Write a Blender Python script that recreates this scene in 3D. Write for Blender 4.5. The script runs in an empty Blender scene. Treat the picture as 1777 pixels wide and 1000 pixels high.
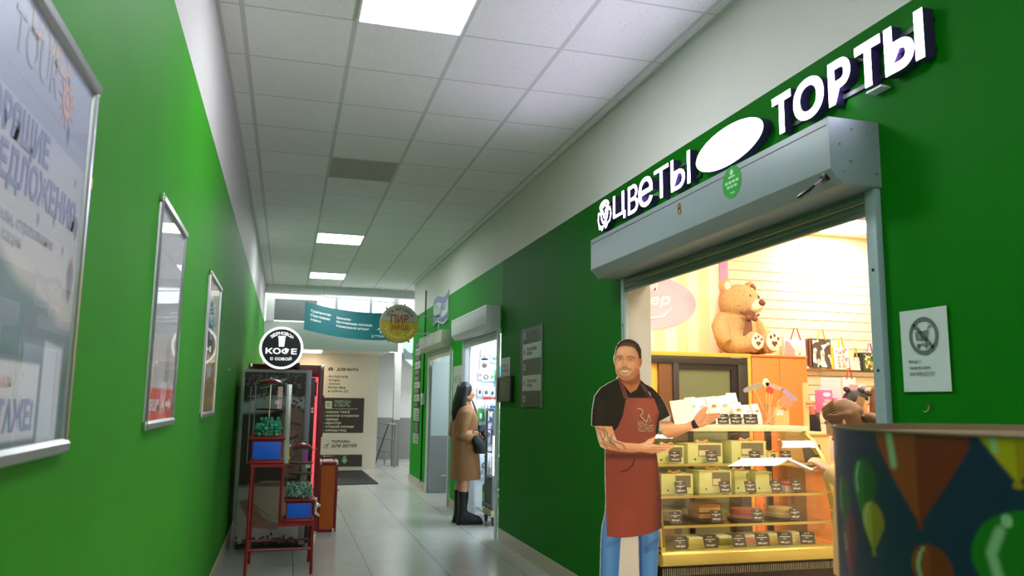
import bpy, bmesh, math, random
import numpy as np
from mathutils import Vector, Matrix
PI = math.pi
scene = bpy.context.scene
C = scene.collection
random.seed(7)

# ------------------------------------------------------------------ camera
FPX, YAW, PITCH, ROLL = 1374.097, 0.273344, 0.143437, 0.012976
CAM = Vector((0.0, 0.0, 1.385))
def _basis():
    f = Vector((math.sin(YAW)*math.cos(PITCH), math.cos(YAW)*math.cos(PITCH), math.sin(PITCH)))
    r = Vector((math.cos(YAW), -math.sin(YAW), 0)); u = r.cross(f)
    return r*math.cos(ROLL)+u*math.sin(ROLL), -r*math.sin(ROLL)+u*math.cos(ROLL), f
_r, _u, _f = _basis()
cd = bpy.data.cameras.new('camera'); cam = bpy.data.objects.new('camera', cd); C.objects.link(cam)
cam.matrix_world = Matrix(((_r.x, _u.x, -_f.x, CAM.x), (_r.y, _u.y, -_f.y, CAM.y), (_r.z, _u.z, -_f.z, CAM.z), (0, 0, 0, 1)))
cd.sensor_width = 36; cd.lens = FPX/1777*36; cd.clip_start = .05; cd.clip_end = 100
cd.dof.use_dof = True; cd.dof.focus_distance = 4.6; cd.dof.aperture_fstop = 4.5
scene.camera = cam
def on_y(x, y, Y):           # a point of the photograph's frame on the plane Y = const
    d = _f + _r*((x-888.5)/FPX) + _u*((500-y)/FPX)
    return CAM + d*(Y/d.y)

# ------------------------------------------------------------------ world, view, lamps
w = bpy.data.worlds.new('world'); scene.world = w; w.use_nodes = True
w.node_tree.nodes['Background'].inputs[0].default_value = (.75, .85, 1, 1)
w.node_tree.nodes['Background'].inputs[1].default_value = .12
scene.view_settings.view_transform = 'Standard'; scene.view_settings.look = 'None'
scene.view_settings.exposure = 1.06; scene.view_settings.gamma = 1; scene.view_settings.use_curve_mapping = False
L_PANEL = 17.5       # radiance of the corridor ceiling panels
L_SHOP = 24.0       # of the warm shop's ceiling panels
L_PHONE = 20.0       # of the phone shop's tube panel
L_LETTER = 14.0      # of the lit sign faces
def area_lamp(name, loc, rot, sx, sy, power, col):
    d = bpy.data.lights.new(name, 'AREA'); d.shape = 'RECTANGLE'; d.size = sx; d.size_y = sy; d.energy = power; d.color = col
    o = bpy.data.objects.new(name, d); o.location = loc; o.rotation_euler = rot; C.objects.link(o); return o
# unseen area lamp above the gallery, brightening the stair hall
area_lamp('stair_hall_area_lamp', (1.2, 17.2, 5.3), (0, 0, 0), 3.6, 2.6, 330, (.9, .95, 1))

# ------------------------------------------------------------------ helpers
def lin(c):
    return tuple(((v/255)/12.92 if v/255 <= .04045 else ((v/255+.055)/1.055)**2.4) for v in c)
MATS = {}
def M(name, rgb=(200, 200, 200), rough=.5, metal=0, var=.05, scale=14, bump=0, bscale=60, emit=0, ecol=None, spec=.5, attr=False, coat=0):
    if name in MATS: return MATS[name]
    m = bpy.data.materials.new(name); m.use_nodes = True; MATS[name] = m
    nt = m.node_tree; N = nt.nodes; Lk = nt.links; b = N['Principled BSDF']
    b.inputs['Roughness'].default_value = rough; b.inputs['Metallic'].default_value = metal
    b.inputs['Specular IOR Level'].default_value = spec; b.inputs['Coat Weight'].default_value = coat
    col = lin(rgb)
    if attr:
        a = N.new('ShaderNodeAttribute'); a.attribute_name = 'Col'; Lk.new(a.outputs['Color'], b.inputs['Base Color'])
    elif var > 0:
        tc = N.new('ShaderNodeTexCoord'); nz = N.new('ShaderNodeTexNoise'); nz.inputs['Scale'].default_value = scale; nz.inputs['Detail'].default_value = 3
        Lk.new(tc.outputs['Object'], nz.inputs['Vector'])
        mx = N.new('ShaderNodeMix'); mx.data_type = 'RGBA'
        mx.inputs['A'].default_value = (*[v*(1-var) for v in col], 1); mx.inputs['B'].default_value = (*[min(1, v*(1+var)) for v in col], 1)
        Lk.new(nz.outputs['Fac'], mx.inputs['Factor']); Lk.new(mx.outputs['Result'], b.inputs['Base Color'])
    else:
        b.inputs['Base Color'].default_value = (*col, 1)
    if bump:
        tc = N.new('ShaderNodeTexCoord'); nz = N.new('ShaderNodeTexNoise'); nz.inputs['Scale'].default_value = bscale; nz.inputs['Detail'].default_value = 4
        bp = N.new('ShaderNodeBump'); bp.inputs['Strength'].default_value = bump; bp.inputs['Distance'].default_value = .01
        Lk.new(tc.outputs['Object'], nz.inputs['Vector']); Lk.new(nz.outputs['Fac'], bp.inputs['Height']); Lk.new(bp.outputs['Normal'], b.inputs['Normal'])
    if emit:
        b.inputs['Emission Color'].default_value = (*lin(ecol or rgb), 1); b.inputs['Emission Strength'].default_value = emit
    return m
def glass(name, tint=(1, 1, 1), refl=1.0, rough=0.0, f0=.04):
    # thin clear sheet: see-through, with a mirror share that grows towards grazing angles
    if name in MATS: return MATS[name]
    m = bpy.data.materials.new(name); m.use_nodes = True; MATS[name] = m
    nt = m.node_tree; N = nt.nodes; Lk = nt.links; N.clear()
    o = N.new('ShaderNodeOutputMaterial'); t = N.new('ShaderNodeBsdfTransparent'); g = N.new('ShaderNodeBsdfGlossy'); mx = N.new('ShaderNodeMixShader')
    lw = N.new('ShaderNodeLayerWeight'); lw.inputs[0].default_value = .5
    t.inputs[0].default_value = (*tint, 1); g.inputs['Roughness'].default_value = rough
    pw = N.new('ShaderNodeMath'); pw.operation = 'POWER'; pw.inputs[1].default_value = 5
    ma = N.new('ShaderNodeMath'); ma.operation = 'MULTIPLY_ADD'; ma.inputs[1].default_value = (1-f0)*refl; ma.inputs[2].default_value = f0*refl; ma.use_clamp = True
    Lk.new(lw.outputs['Facing'], pw.inputs[0]); Lk.new(pw.outputs[0], ma.inputs[0]); Lk.new(ma.outputs[0], mx.inputs[0]); Lk.new(t.outputs[0], mx.inputs[1]); Lk.new(g.outputs[0], mx.inputs[2]); Lk.new(mx.outputs[0], o.inputs[0])
    return m
class MB:
    def __init__(s): s.v = []; s.f = []
    def add(s, v, f):
        k = len(s.v); s.v += [tuple(p) for p in v]; s.f += [tuple(i+k for i in q) for q in f]; return s
    def box(s, x0, x1, y0, y1, z0, z1):
        x0, x1 = sorted((x0, x1)); y0, y1 = sorted((y0, y1)); z0, z1 = sorted((z0, z1))
        return s.add([(x0, y0, z0), (x1, y0, z0), (x1, y1, z0), (x0, y1, z0), (x0, y0, z1), (x1, y0, z1), (x1, y1, z1), (x0, y1, z1)],
                     [(0, 3, 2, 1), (4, 5, 6, 7), (0, 1, 5, 4), (1, 2, 6, 5), (2, 3, 7, 6), (3, 0, 4, 7)])
    def loft(s, rings, cap=True, closed=True):
        n = len(rings[0]); v = [p for r in rings for p in r]; f = []
        for i in range(len(rings)-1):
            for j in range(n if closed else n-1):
                a, b = i*n+j, i*n+(j+1) % n
                f.append((a, b, b+n, a+n))
        if cap: f.append(tuple(range(n-1, -1, -1))); f.append(tuple(range((len(rings)-1)*n, len(rings)*n)))
        return s.add(v, f)
    def tube(s, pts, r, n=8, cap=True, up=None):
        pts = [Vector(p) for p in pts]; rs = r if isinstance(r, (list, tuple)) else [r]*len(pts); rings = []; ref = None
        for i, p in enumerate(pts):
            t = ((pts[min(i+1, len(pts)-1)]-p).normalized()+(p-pts[max(i-1, 0)]).normalized()).normalized()
            if ref is None: ref = Vector((0, 0, 1)) if abs(t.z) < .9 else Vector((1, 0, 0))
            a = t.cross(ref).normalized(); b = a.cross(t).normalized(); ref = b
            q = rs[i]; qa, qb = q if isinstance(q, tuple) else (q, q)
            rings.append([p+a*math.cos(2*PI*k/n)*qa+b*math.sin(2*PI*k/n)*qb for k in range(n)])
        return s.loft(rings, cap)
    def lathe(s, prof, c=(0, 0, 0), n=24, axis='z', cap=True):
        rings = []
        for r, z in prof:
            ring = []
            for k in range(n):
                a = 2*PI*k/n; x, y = r*math.cos(a), r*math.sin(a)
                p = (x, y, z) if axis == 'z' else ((z, x, y) if axis == 'x' else (y, z, x))
                ring.append((p[0]+c[0], p[1]+c[1], p[2]+c[2]))
            rings.append(ring)
        return s.loft(rings, cap)
    def ell(s, c, r, n=20, m=12):
        r = r if isinstance(r, (tuple, list)) else (r, r, r)
        v = [(c[0], c[1], c[2]+r[2])]
        for i in range(1, m):
            t = PI*i/m
            for k in range(n):
                a = 2*PI*k/n; v.append((c[0]+r[0]*math.sin(t)*math.cos(a), c[1]+r[1]*math.sin(t)*math.sin(a), c[2]+r[2]*math.cos(t)))
        v.append((c[0], c[1], c[2]-r[2])); f = []
        for k in range(n): f.append((0, 1+k, 1+(k+1) % n))
        for i in range(m-2):
            for k in range(n):
                a = 1+i*n+k; b = 1+i*n+(k+1) % n; f.append((a, a+n, b+n, b))
        e = len(v)-1; o = 1+(m-2)*n
        for k in range(n): f.append((e, o+(k+1) % n, o+k))
        return s.add(v, f)
    def prism(s, poly, n0, n1, ax='uvn'):
        # polygon in the first two axes, extruded along the third; ax tells which world axis each is
        def P(a, b, c):
            if ax == 'uvn' or ax == 'xyz': return (a, b, c)
            if ax == 'xzy': return (a, c, b)      # poly in x,z; extruded along y
            if ax == 'yzx': return (c, a, b)      # poly in y,z; extruded along x
        n = len(poly)
        v = [P(a, b, n0) for a, b in poly]+[P(a, b, n1) for a, b in poly]
        f = [tuple(range(n-1, -1, -1)), tuple(range(n, 2*n))]+[(i, (i+1) % n, n+(i+1) % n, n+i) for i in range(n)]
        return s.add(v, f)
    def xform(s, Mx):
        s.v = [tuple(Mx @ Vector(p)) for p in s.v]; return s
def shade(me, ang=40):
    me.shade_smooth(); me.set_sharp_from_angle(angle=math.radians(ang))
def obj(name, mb, m, parent=None, bev=0, ang=40, label=None, fix=True):
    me = bpy.data.meshes.new(name); me.from_pydata(mb.v, [], mb.f); me.validate()
    if bev or fix:
        bm = bmesh.new(); bm.from_mesh(me); bmesh.ops.recalc_face_normals(bm, faces=bm.faces)
        if bev:
            es = [e for e in bm.edges if len(e.link_faces) == 2 and e.calc_face_angle(0) > .6]
            bmesh.ops.bevel(bm, geom=es, offset=bev, segments=2, affect='EDGES', profile=.6, clamp_overlap=True)
        bm.to_mesh(me); bm.free()
    shade(me, ang); me.materials.append(m)
    o = bpy.data.objects.new(name, me); C.objects.link(o)
    if parent: o.parent = parent
    if label: o['label'] = label
    return o
def tag(o, label, cat, group=None, kind=None):
    o['label'] = label; o['category'] = cat
    if group: o['group'] = group
    if kind: o['kind'] = kind
    return o
ROT = {'R': Matrix(((0, 0, -1), (-1, 0, 0), (0, 1, 0))), 'L': Matrix(((0, 0, 1), (1, 0, 0), (0, 1, 0))),
       'F': Matrix(((1, 0, 0), (0, 0, -1), (0, 1, 0))), 'Z': Matrix.Identity(3)}
def thing(name, label, cat, loc=(0, 0, 0), rz=0, group=None, face=None):
    o = bpy.data.objects.new(name, None); C.objects.link(o); o.empty_display_size = .05
    o.location = loc; o.rotation_euler = ROT[face].to_euler() if face else (0, 0, rz)
    return tag(o, label, cat, group)
def struct(name, mb, m, parent=None, **k):
    o = obj(name, mb, m, parent, **k); o['kind'] = 'structure'; return o
def dup(o, loc, label=None, rot=None, group=None):
    r = o.copy(); C.objects.link(r); r.location = loc
    if rot is not None: r.rotation_euler = rot
    if label: r['label'] = label
    if group: r['group'] = group
    for ch in list(o.children):
        c = ch.copy(); C.objects.link(c); c.parent = r
        for g in list(ch.children):
            d = g.copy(); C.objects.link(d); d.parent = c
    return r
def fuse(mb, voxel=.012, it=4, f=.5):
    # melt overlapping lumps into one continuous skin
    me = bpy.data.meshes.new('t'); me.from_pydata(mb.v, [], mb.f)
    o = bpy.data.objects.new('t', me); C.objects.link(o)
    r = o.modifiers.new('r', 'REMESH'); r.mode = 'VOXEL'; r.voxel_size = voxel
    s = o.modifiers.new('s', 'SMOOTH'); s.iterations = it; s.factor = f
    ev = o.evaluated_get(bpy.context.evaluated_depsgraph_get()); m2 = ev.to_mesh()
    out = MB(); out.v = [tuple(v.co) for v in m2.vertices]; out.f = [tuple(p.vertices) for p in m2.polygons]
    ev.to_mesh_clear(); bpy.data.objects.remove(o); bpy.data.meshes.remove(me)
    return out
_TC = {}
def text_geo(s, bold=0, ext=0, align='LEFT', line=1.0):
    k = (s, bold, ext, align, line)
    if k in _TC: return _TC[k]
    c = bpy.data.curves.new('t', 'FONT'); c.body = s; c.size = 1; c.offset = bold; c.extrude = ext; c.align_x = align; c.space_line = line; c.resolution_u = 4
    if bold > .01: c.space_character = 1+bold*1.5
    o = bpy.data.objects.new('t', c); C.objects.link(o)
    ev = o.evaluated_get(bpy.context.evaluated_depsgraph_get()); m = ev.to_mesh()
    v = np.array([tuple(p.co) for p in m.vertices]) if len(m.vertices) else np.zeros((1, 3)); f = [tuple(p.vertices) for p in m.polygons]
    ev.to_mesh_clear(); bpy.data.objects.remove(o); bpy.data.curves.remove(c)
    _TC[k] = (v, f); return _TC[k]
def text_mb(s, u, v, h=None, w=None, n0=0, n1=.0006, bold=.012, align='LEFT', line=1.0, anchor='l', mb=None):
    # fitted to the box that starts (or is centred) at u and rests on v; h, w = size of its bounding box
    P, F = text_geo(s, bold, .5, align, line); lo = P.min(0); hi = P.max(0); d = np.maximum(hi-lo, 1e-6)
    su = w/d[0] if w else h/d[1]; sv = h/d[1] if h else su
    if not w: su = sv
    q = (P-lo)*(su, sv, 1); W = d[0]*su
    if anchor == 'c': q[:, 0] -= W/2
    if anchor == 'r': q[:, 0] -= W
    q[:, 0] += u; q[:, 1] += v; q[:, 2] = np.where(q[:, 2] > .5, n1, n0)
    mb = mb or MB(); return mb.add([tuple(p) for p in q], F)
def arc_text(s, R, a0, a1, h, bold=.02, inside=False, c=(0, 0), n0=0, n1=.001, mb=None, wid=None):
    # letters set along a circle from angle a0 to a1 (degrees)
    mb = mb or MB(); k = len(s)
    for i, ch in enumerate(s):
        if ch == ' ': continue
        a = math.radians(a0+(a1-a0)*(i+.5)/k); t = text_mb(ch, 0, 0, h=h, w=wid, anchor='c', bold=bold, n0=n0, n1=n1)
        rot = a-PI/2 if not inside else a+PI/2
        for p in range(len(t.v)):
            x, y, z = t.v[p]; y -= h/2
            t.v[p] = (c[0]+R*math.cos(a)+x*math.cos(rot)-y*math.sin(rot), c[1]+R*math.sin(a)+x*math.sin(rot)+y*math.cos(rot), z)
        mb.add(t.v, t.f)
    return mb
def circ(cx, cy, rx, ry=None, n=40, a0=0, a1=360):
    ry = ry or rx
    return [(cx+rx*math.cos(math.radians(a0+(a1-a0)*i/n)), cy+ry*math.sin(math.radians(a0+(a1-a0)*i/n))) for i in range(n if abs(a1-a0) >= 360 else n+1)]
def ring_mb(cx, cy, ro, ri, n0, n1, n=40, mb=None, ryo=None, ryi=None):
    mb = mb or MB(); o = circ(cx, cy, ro, ryo, n); i = circ(cx, cy, ri, ryi, n)
    return mb.loft([[(*p, n0) for p in o], [(*p, n1) for p in o], [(*p, n1) for p in i], [(*p, n0) for p in i], [(*p, n0) for p in o]], cap=False)
class Paint:
    # a print on a fine grid of points, each carrying its own ink colour
    def __init__(s, u0, u1, v0, v1, step, base):
        s.us = np.arange(u0, u1+step*.5, step); s.vs = np.arange(v0, v1+step*.5, step)
        s.U, s.V = np.meshgrid(s.us, s.vs); s.c = np.zeros(s.U.shape+(3,)); s.c[:] = lin(base); s.id = np.zeros(s.U.shape, int)
    def _mix(s, a, col):
        s.c += (np.array(lin(col))-s.c)*a[..., None]
    def mask(s, pts, soft=0):
        pts = np.array(pts, float); ins = np.zeros(s.U.shape, bool); n = len(pts); d2 = np.full(s.U.shape, 1e9)
        for i in range(n):
            (x0, y0), (x1, y1) = pts[i], pts[(i+1) % n]
            if y0 != y1:
                ins ^= ((y0 > s.V) != (y1 > s.V)) & (s.U < (x1-x0)*(s.V-y0)/(y1-y0)+x0)
            if soft:
                dx, dy = x1-x0, y1-y0; l = dx*dx+dy*dy+1e-12; t = np.clip(((s.U-x0)*dx+(s.V-y0)*dy)/l, 0, 1)
                d2 = np.minimum(d2, (s.U-x0-t*dx)**2+(s.V-y0-t*dy)**2)
        if not soft: return ins.astype(float)
        return np.clip(.5+np.where(ins, 1, -1)*np.sqrt(d2)/soft, 0, 1)
    def poly(s, pts, col, soft=0, a=1, id=None):
        m = s.mask(pts, soft); s._mix(m*a, col)
        if id is not None: s.id[m > .5] = id
        return s
    def ell(s, cx, cy, rx, ry, col, soft=.3, a=1, rot=0, clip=None):
        c, sn = math.cos(math.radians(rot)), math.sin(math.radians(rot)); x = s.U-cx; y = s.V-cy
        q = np.sqrt(((x*c+y*sn)/rx)**2+((-x*sn+y*c)/ry)**2)
        m = np.clip((1+soft/2-q)/max(soft, 1e-3), 0, 1)
        if clip is not None: m = m*clip
        s._mix(m*a, col); return s
    def line(s, pts, wid, col, a=1, soft=.5):
        pts = np.array(pts, float); d2 = np.full(s.U.shape, 1e9)
        for (x0, y0), (x1, y1) in zip(pts[:-1], pts[1:]):
            dx, dy = x1-x0, y1-y0; l = dx*dx+dy*dy+1e-12; t = np.clip(((s.U-x0)*dx+(s.V-y0)*dy)/l, 0, 1)
            d2 = np.minimum(d2, (s.U-x0-t*dx)**2+(s.V-y0-t*dy)**2)
        s._mix(np.clip((wid/2*(1+soft)-np.sqrt(d2))/(wid/2*2*soft+1e-9), 0, 1)*a, col); return s
    def grad(s, v0, c0, v1, c1, pts=None, a=1, axis='v'):
        t = np.clip(((s.V if axis == 'v' else s.U)-v0)/(v1-v0), 0, 1)[..., None]; col = np.array(lin(c0))*(1-t)+np.array(lin(c1))*t
        m = (s.mask(pts) if pts is not None else np.ones(s.U.shape))[..., None]*a; s.c += (col-s.c)*m; return s
    def noise(s, amp, seed=1, blur=0):
        g = np.random.RandomState(seed).normal(0, 1, s.U.shape)
        for _ in range(blur):
            g = (g+np.roll(g, 1, 0)+np.roll(g, -1, 0)+np.roll(g, 1, 1)+np.roll(g, -1, 1))/5*1.5
        s.c = np.clip(s.c*(1+amp*g[..., None]), 0, 1); return s
    def obj(s, name, fn, m, parent=None, sel=None, label=None):
        # fn(u, v) -> x, y, z arrays ; sel = boolean grid of the points to keep
        X, Y, Z = fn(s.U, s.V); H, W = s.U.shape; idx = np.arange(H*W).reshape(H, W)
        q = np.stack([idx[:-1, :-1], idx[:-1, 1:], idx[1:, 1:], idx[1:, :-1]], -1).reshape(-1, 4)
        col = s.c.reshape(-1, 3); pts = np.stack([np.broadcast_to(a, s.U.shape) for a in (X, Y, Z)], -1).reshape(-1, 3)
        if sel is not None:
            q = q[sel.reshape(-1)[q].sum(1) >= 3]
            keep = np.unique(q); mp = np.zeros(H*W, int); mp[keep] = np.arange(len(keep)); q = mp[q]; pts = pts[keep]; col = col[keep]
        me = bpy.data.meshes.new(name); me.from_pydata(pts.tolist(), [], q.tolist())
        at = me.color_attributes.new('Col', 'FLOAT_COLOR', 'POINT'); at.data.foreach_set('color', np.hstack([col, np.ones((len(col), 1))]).astype(np.float32).ravel())
        me.materials.append(m); me.shade_smooth()
        o = bpy.data.objects.new(name, me); C.objects.link(o)
        if parent: o.parent = parent
        if label: o['label'] = label
        return o
# ------------------------------------------------------------------ the setting
XL, XR, H = -.4695, 2.148, 3.469
CX0, CP, CY0, CQ = -.336, .6, 4.219, .6458        # ceiling grid
def mat_wall(name, green, white, green2=None, ysplit=8.03, zsplit=2.875):
    m = M(name, green, rough=.6, var=0, spec=.1); nt = m.node_tree; N = nt.nodes; Lk = nt.links; b = N['Principled BSDF']
    tc = N.new('ShaderNodeTexCoord'); sx = N.new('ShaderNodeSeparateXYZ'); Lk.new(tc.outputs['Object'], sx.inputs[0])
    nz = N.new('ShaderNodeTexNoise'); nz.inputs['Scale'].default_value = 3; nz.inputs['Detail'].default_value = 5; Lk.new(tc.outputs['Object'], nz.inputs['Vector'])
    def mix(f, A, B):
        x = N.new('ShaderNodeMix'); x.data_type = 'RGBA'
        for k, s in (('Factor', f), ('A', A), ('B', B)):
            if isinstance(s, tuple): x.inputs[k].default_value = (*s, 1)
            else: Lk.new(s, x.inputs[k])
        return x.outputs['Result']
    def gt(src, v):
        g = N.new('ShaderNodeMath'); g.operation = 'GREATER_THAN'; g.inputs[1].default_value = v; Lk.new(src, g.inputs[0]); return g.outputs[0]
    g = lin(green); base = mix(nz.outputs['Fac'], tuple(v*.9 for v in g), tuple(v*1.1 for v in g))
    if green2: base = mix(gt(sx.outputs['Y'], ysplit), base, lin(green2))
    wh = lin(white); top = mix(nz.outputs['Fac'], tuple(v*.95 for v in wh), tuple(min(1, v*1.04) for v in wh))
    Lk.new(mix(gt(sx.outputs['Z'], zsplit), base, top), b.inputs['Base Color'])
    bp = N.new('ShaderNodeBump'); bp.inputs['Strength'].default_value = .12; bp.inputs['Distance'].default_value = .004
    n2 = N.new('ShaderNodeTexNoise'); n2.inputs['Scale'].default_value = 90; Lk.new(tc.outputs['Object'], n2.inputs['Vector']); Lk.new(n2.outputs['Fac'], bp.inputs['Height']); Lk.new(bp.outputs['Normal'], b.inputs['Normal'])
    return m
GREENL = mat_wall('green_paint_left', (46, 134, 26), (188, 188, 186), zsplit=2.83)  # same green paint as the right wall, lighter here for its stronger light
GREENR = mat_wall('green_paint_right', (4, 110, 6), (226, 226, 218), (22, 146, 28))  # first green darker than the left wall's: dimmer grazing light put into colour
def mat_grid(name, base, linec, px, py, ox, oy, lw, rough, dots=0, bump=.3, var=.04, lw2=None, linec2=None, rvar=0):
    m = M(name, base, rough=rough, var=0, spec=.5); nt = m.node_tree; N = nt.nodes; Lk = nt.links; b = N['Principled BSDF']
    tc = N.new('ShaderNodeTexCoord'); sx = N.new('ShaderNodeSeparateXYZ'); Lk.new(tc.outputs['Object'], sx.inputs[0])
    def math_(op, a, v=None):
        x = N.new('ShaderNodeMath'); x.operation = op
        for i, s in enumerate((a, v)):
            if s is None: continue
            if isinstance(s, (int, float)): x.inputs[i].default_value = s
            else: Lk.new(s, x.inputs[i])
        return x.outputs[0]
    def band(src, o, p, w):
        a = math_('FRACT', math_('DIVIDE', math_('SUBTRACT', src, o-w/2-100*p), p)); return math_('LESS_THAN', a, w/p)
    def cell(src, o, p): return math_('FLOOR', math_('DIVIDE', math_('SUBTRACT', src, o), p))
    bx = band(sx.outputs['X'], ox, px, lw); by = band(sx.outputs['Y'], oy, py, lw2 or lw); ln = math_('MAXIMUM', bx, by)
    cb = N.new('ShaderNodeCombineXYZ'); Lk.new(cell(sx.outputs['X'], ox, px), cb.inputs[0]); Lk.new(cell(sx.outputs['Y'], oy, py), cb.inputs[1])
    wn = N.new('ShaderNodeTexWhiteNoise'); wn.noise_dimensions = '2D'; Lk.new(cb.outputs[0], wn.inputs['Vector'])
    nz = N.new('ShaderNodeTexNoise'); nz.inputs['Scale'].default_value = 6; nz.inputs['Detail'].default_value = 6; Lk.new(tc.outputs['Object'], nz.inputs['Vector'])
    c = lin(base); f = math_('ADD', math_('MULTIPLY', wn.outputs['Value'], .5), math_('MULTIPLY', nz.outputs['Fac'], .5))
    mx = N.new('ShaderNodeMix'); mx.data_type = 'RGBA'; Lk.new(f, mx.inputs['Factor']); mx.inputs['A'].default_value = (*[v*(1-var) for v in c], 1); mx.inputs['B'].default_value = (*[min(1, v*(1+var)) for v in c], 1)
    out = mx.outputs['Result']
    if dots:
        vo = N.new('ShaderNodeTexVoronoi'); vo.inputs['Scale'].default_value = dots; Lk.new(tc.outputs['Object'], vo.inputs['Vector'])
        sp = N.new('ShaderNodeTexNoise'); sp.inputs['Scale'].default_value = 9; Lk.new(tc.outputs['Object'], sp.inputs['Vector'])
        d = math_('LESS_THAN', vo.outputs['Distance'], math_('MULTIPLY', sp.outputs['Fac'], .3))
        m2 = N.new('ShaderNodeMix'); m2.data_type = 'RGBA'; Lk.new(math_('MULTIPLY', d, .45), m2.inputs['Factor']); Lk.new(out, m2.inputs['A']); m2.inputs['B'].default_value = (*[v*.35 for v in c], 1); out = m2.outputs['Result']
    for msk, col in ((by, linec2 or linec), (bx, linec)):
        m3 = N.new('ShaderNodeMix'); m3.data_type = 'RGBA'; Lk.new(msk, m3.inputs['Factor']); Lk.new(out, m3.inputs['A']); m3.inputs['B'].default_value = (*lin(col), 1); out = m3.outputs['Result']
    Lk.new(out, b.inputs['Base Color'])
    if rvar: Lk.new(math_('ADD', math_('MULTIPLY', nz.outputs['Fac'], rvar), rough-rvar/2), b.inputs['Roughness'])
    bp = N.new('ShaderNodeBump'); bp.inputs['Strength'].default_value = bump; bp.inputs['Distance'].default_value = .006; bp.invert = False
    Lk.new(ln, bp.inputs['Height']); Lk.new(bp.outputs['Normal'], b.inputs['Normal'])
    return m
CEIL = mat_grid('ceiling_tile_mineral_fibre', (224, 225, 223), (190, 194, 190), CP, CQ, CX0, CY0, .028, .85, dots=46, bump=.5, lw2=.016)
FLOOR = mat_grid('floor_porcelain_tile', (172, 172, 165), (80, 78, 72), .605, .655, .125, 7.18, .006, .2, bump=-.25, lw2=.004, linec2=(148, 147, 140), rvar=.14)
CREAM = M('cream_wall_paint', (224, 214, 200), .6); WHITE = M('white_paint', (222, 224, 220), .5); GREYLOW = M('grey_dado_paint', (128, 128, 128), .5)
SHOPW = M('shop_wall_cream', (240, 226, 196), .6); WHITEM = M('white_metal', (212, 216, 216), .38, var=.02); ALU = M('brushed_aluminium', (190, 192, 194), .3, .9, var=.04)
BLACKM = M('black_metal', (22, 22, 24), .4); BLACKP = M('black_plastic', (20, 20, 22), .35); CHROME = M('chrome', (215, 215, 218), .12, 1, var=0)
struct('floor', MB().box(-.6, 8, -3.2, 22, -.1, 0), FLOOR)
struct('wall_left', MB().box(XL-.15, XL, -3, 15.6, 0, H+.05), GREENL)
wr = MB()
XW = 2.318
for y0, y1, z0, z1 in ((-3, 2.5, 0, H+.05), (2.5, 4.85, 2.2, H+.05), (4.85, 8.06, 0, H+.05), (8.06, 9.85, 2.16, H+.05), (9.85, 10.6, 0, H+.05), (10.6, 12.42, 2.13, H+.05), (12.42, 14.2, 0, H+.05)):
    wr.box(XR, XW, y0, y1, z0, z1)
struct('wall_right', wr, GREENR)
struct('wall_near', MB().box(XL-.15, XW, -3.15, -3, 0, H+.05), WHITE)
struct('ceiling', MB().box(XL-.15, XW, -3.1, 15.05, H, H+.1), CEIL)
struct('trim_1', MB().box(XL, XW, 15.0, 15.18, 3.325, H+.3), WHITE)                 # the beam where the ceiling ends
ANG = M('white_angle_trim', (188, 192, 188), .5)
struct('trim_2', MB().box(XR-.022, XR, -3, 14.2, H-.006, H), ANG); struct('trim_3', MB().box(XL, XL+.022, -3, 15, H-.006, H), ANG)
BASE = mat_grid('baseboard_tile', (178, 170, 152), (112, 106, 94), 50, .605, 0, 7.18, .004, .35, bump=-.2)
bb = MB()
for y0, y1 in ((-3, 2.45), (4.9, 8.03), (9.9, 10.58), (12.46, 14.2)): bb.box(XR-.012, XR, y0, y1, 0, .12)
bb.box(XR-.012, XW, 14.2, 14.212, 0, .12)
struct('baseboard_right', bb, BASE)
struct('baseboard_left', MB().box(XL, XL+.012, -3, 15.6, 0, .12), BASE)
# ceiling light panels
DIFF = M('light_panel_diffuser', (255, 255, 255), .5, var=0, emit=L_PANEL, ecol=(248, 252, 255))
proto = thing('ceiling_light', 'square ceiling light panel nearest the camera, cut by the top of the picture', 'light', (CX0+CP*1.5, CY0-CQ/2, H), group='corridor ceiling lights')
hw, hl = CP/2-.018, CQ/2-.018
fr = MB()
for a in (-1, 1): fr.box(a*hw, a*(hw+.012), -hl-.012, hl+.012, -.012, 0); fr.box(-hw, hw, a*hl, a*(hl+.012), -.012, 0)
obj('frame', fr, WHITEM, proto); obj('diffuser', MB().box(-hw, hw, -hl, hl, -.006, 0), DIFF, proto)
def rowY(k): return CY0+CQ*(k+.5)
dup(proto, (CX0+CP*1.5, rowY(9), H), 'second lit ceiling panel down the corridor')
dup(proto, (CX0+CP*1.5, rowY(14), H), 'farthest and smallest lit ceiling panel, just before the beam')
for k in (-6, -10): dup(proto, (CX0+CP*1.5, rowY(k), H), 'lit ceiling panel behind the camera')
t = thing('ceiling_tile', 'single dull grey ceiling tile set in the white grid', 'tile', (CX0+CP*1.5, rowY(4), H))
obj('tile', MB().box(-hw-.004, hw+.004, -hl-.004, hl+.004, -.002, .0), M('grey_tile', (166, 164, 152), .8, bump=.2), t)

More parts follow.
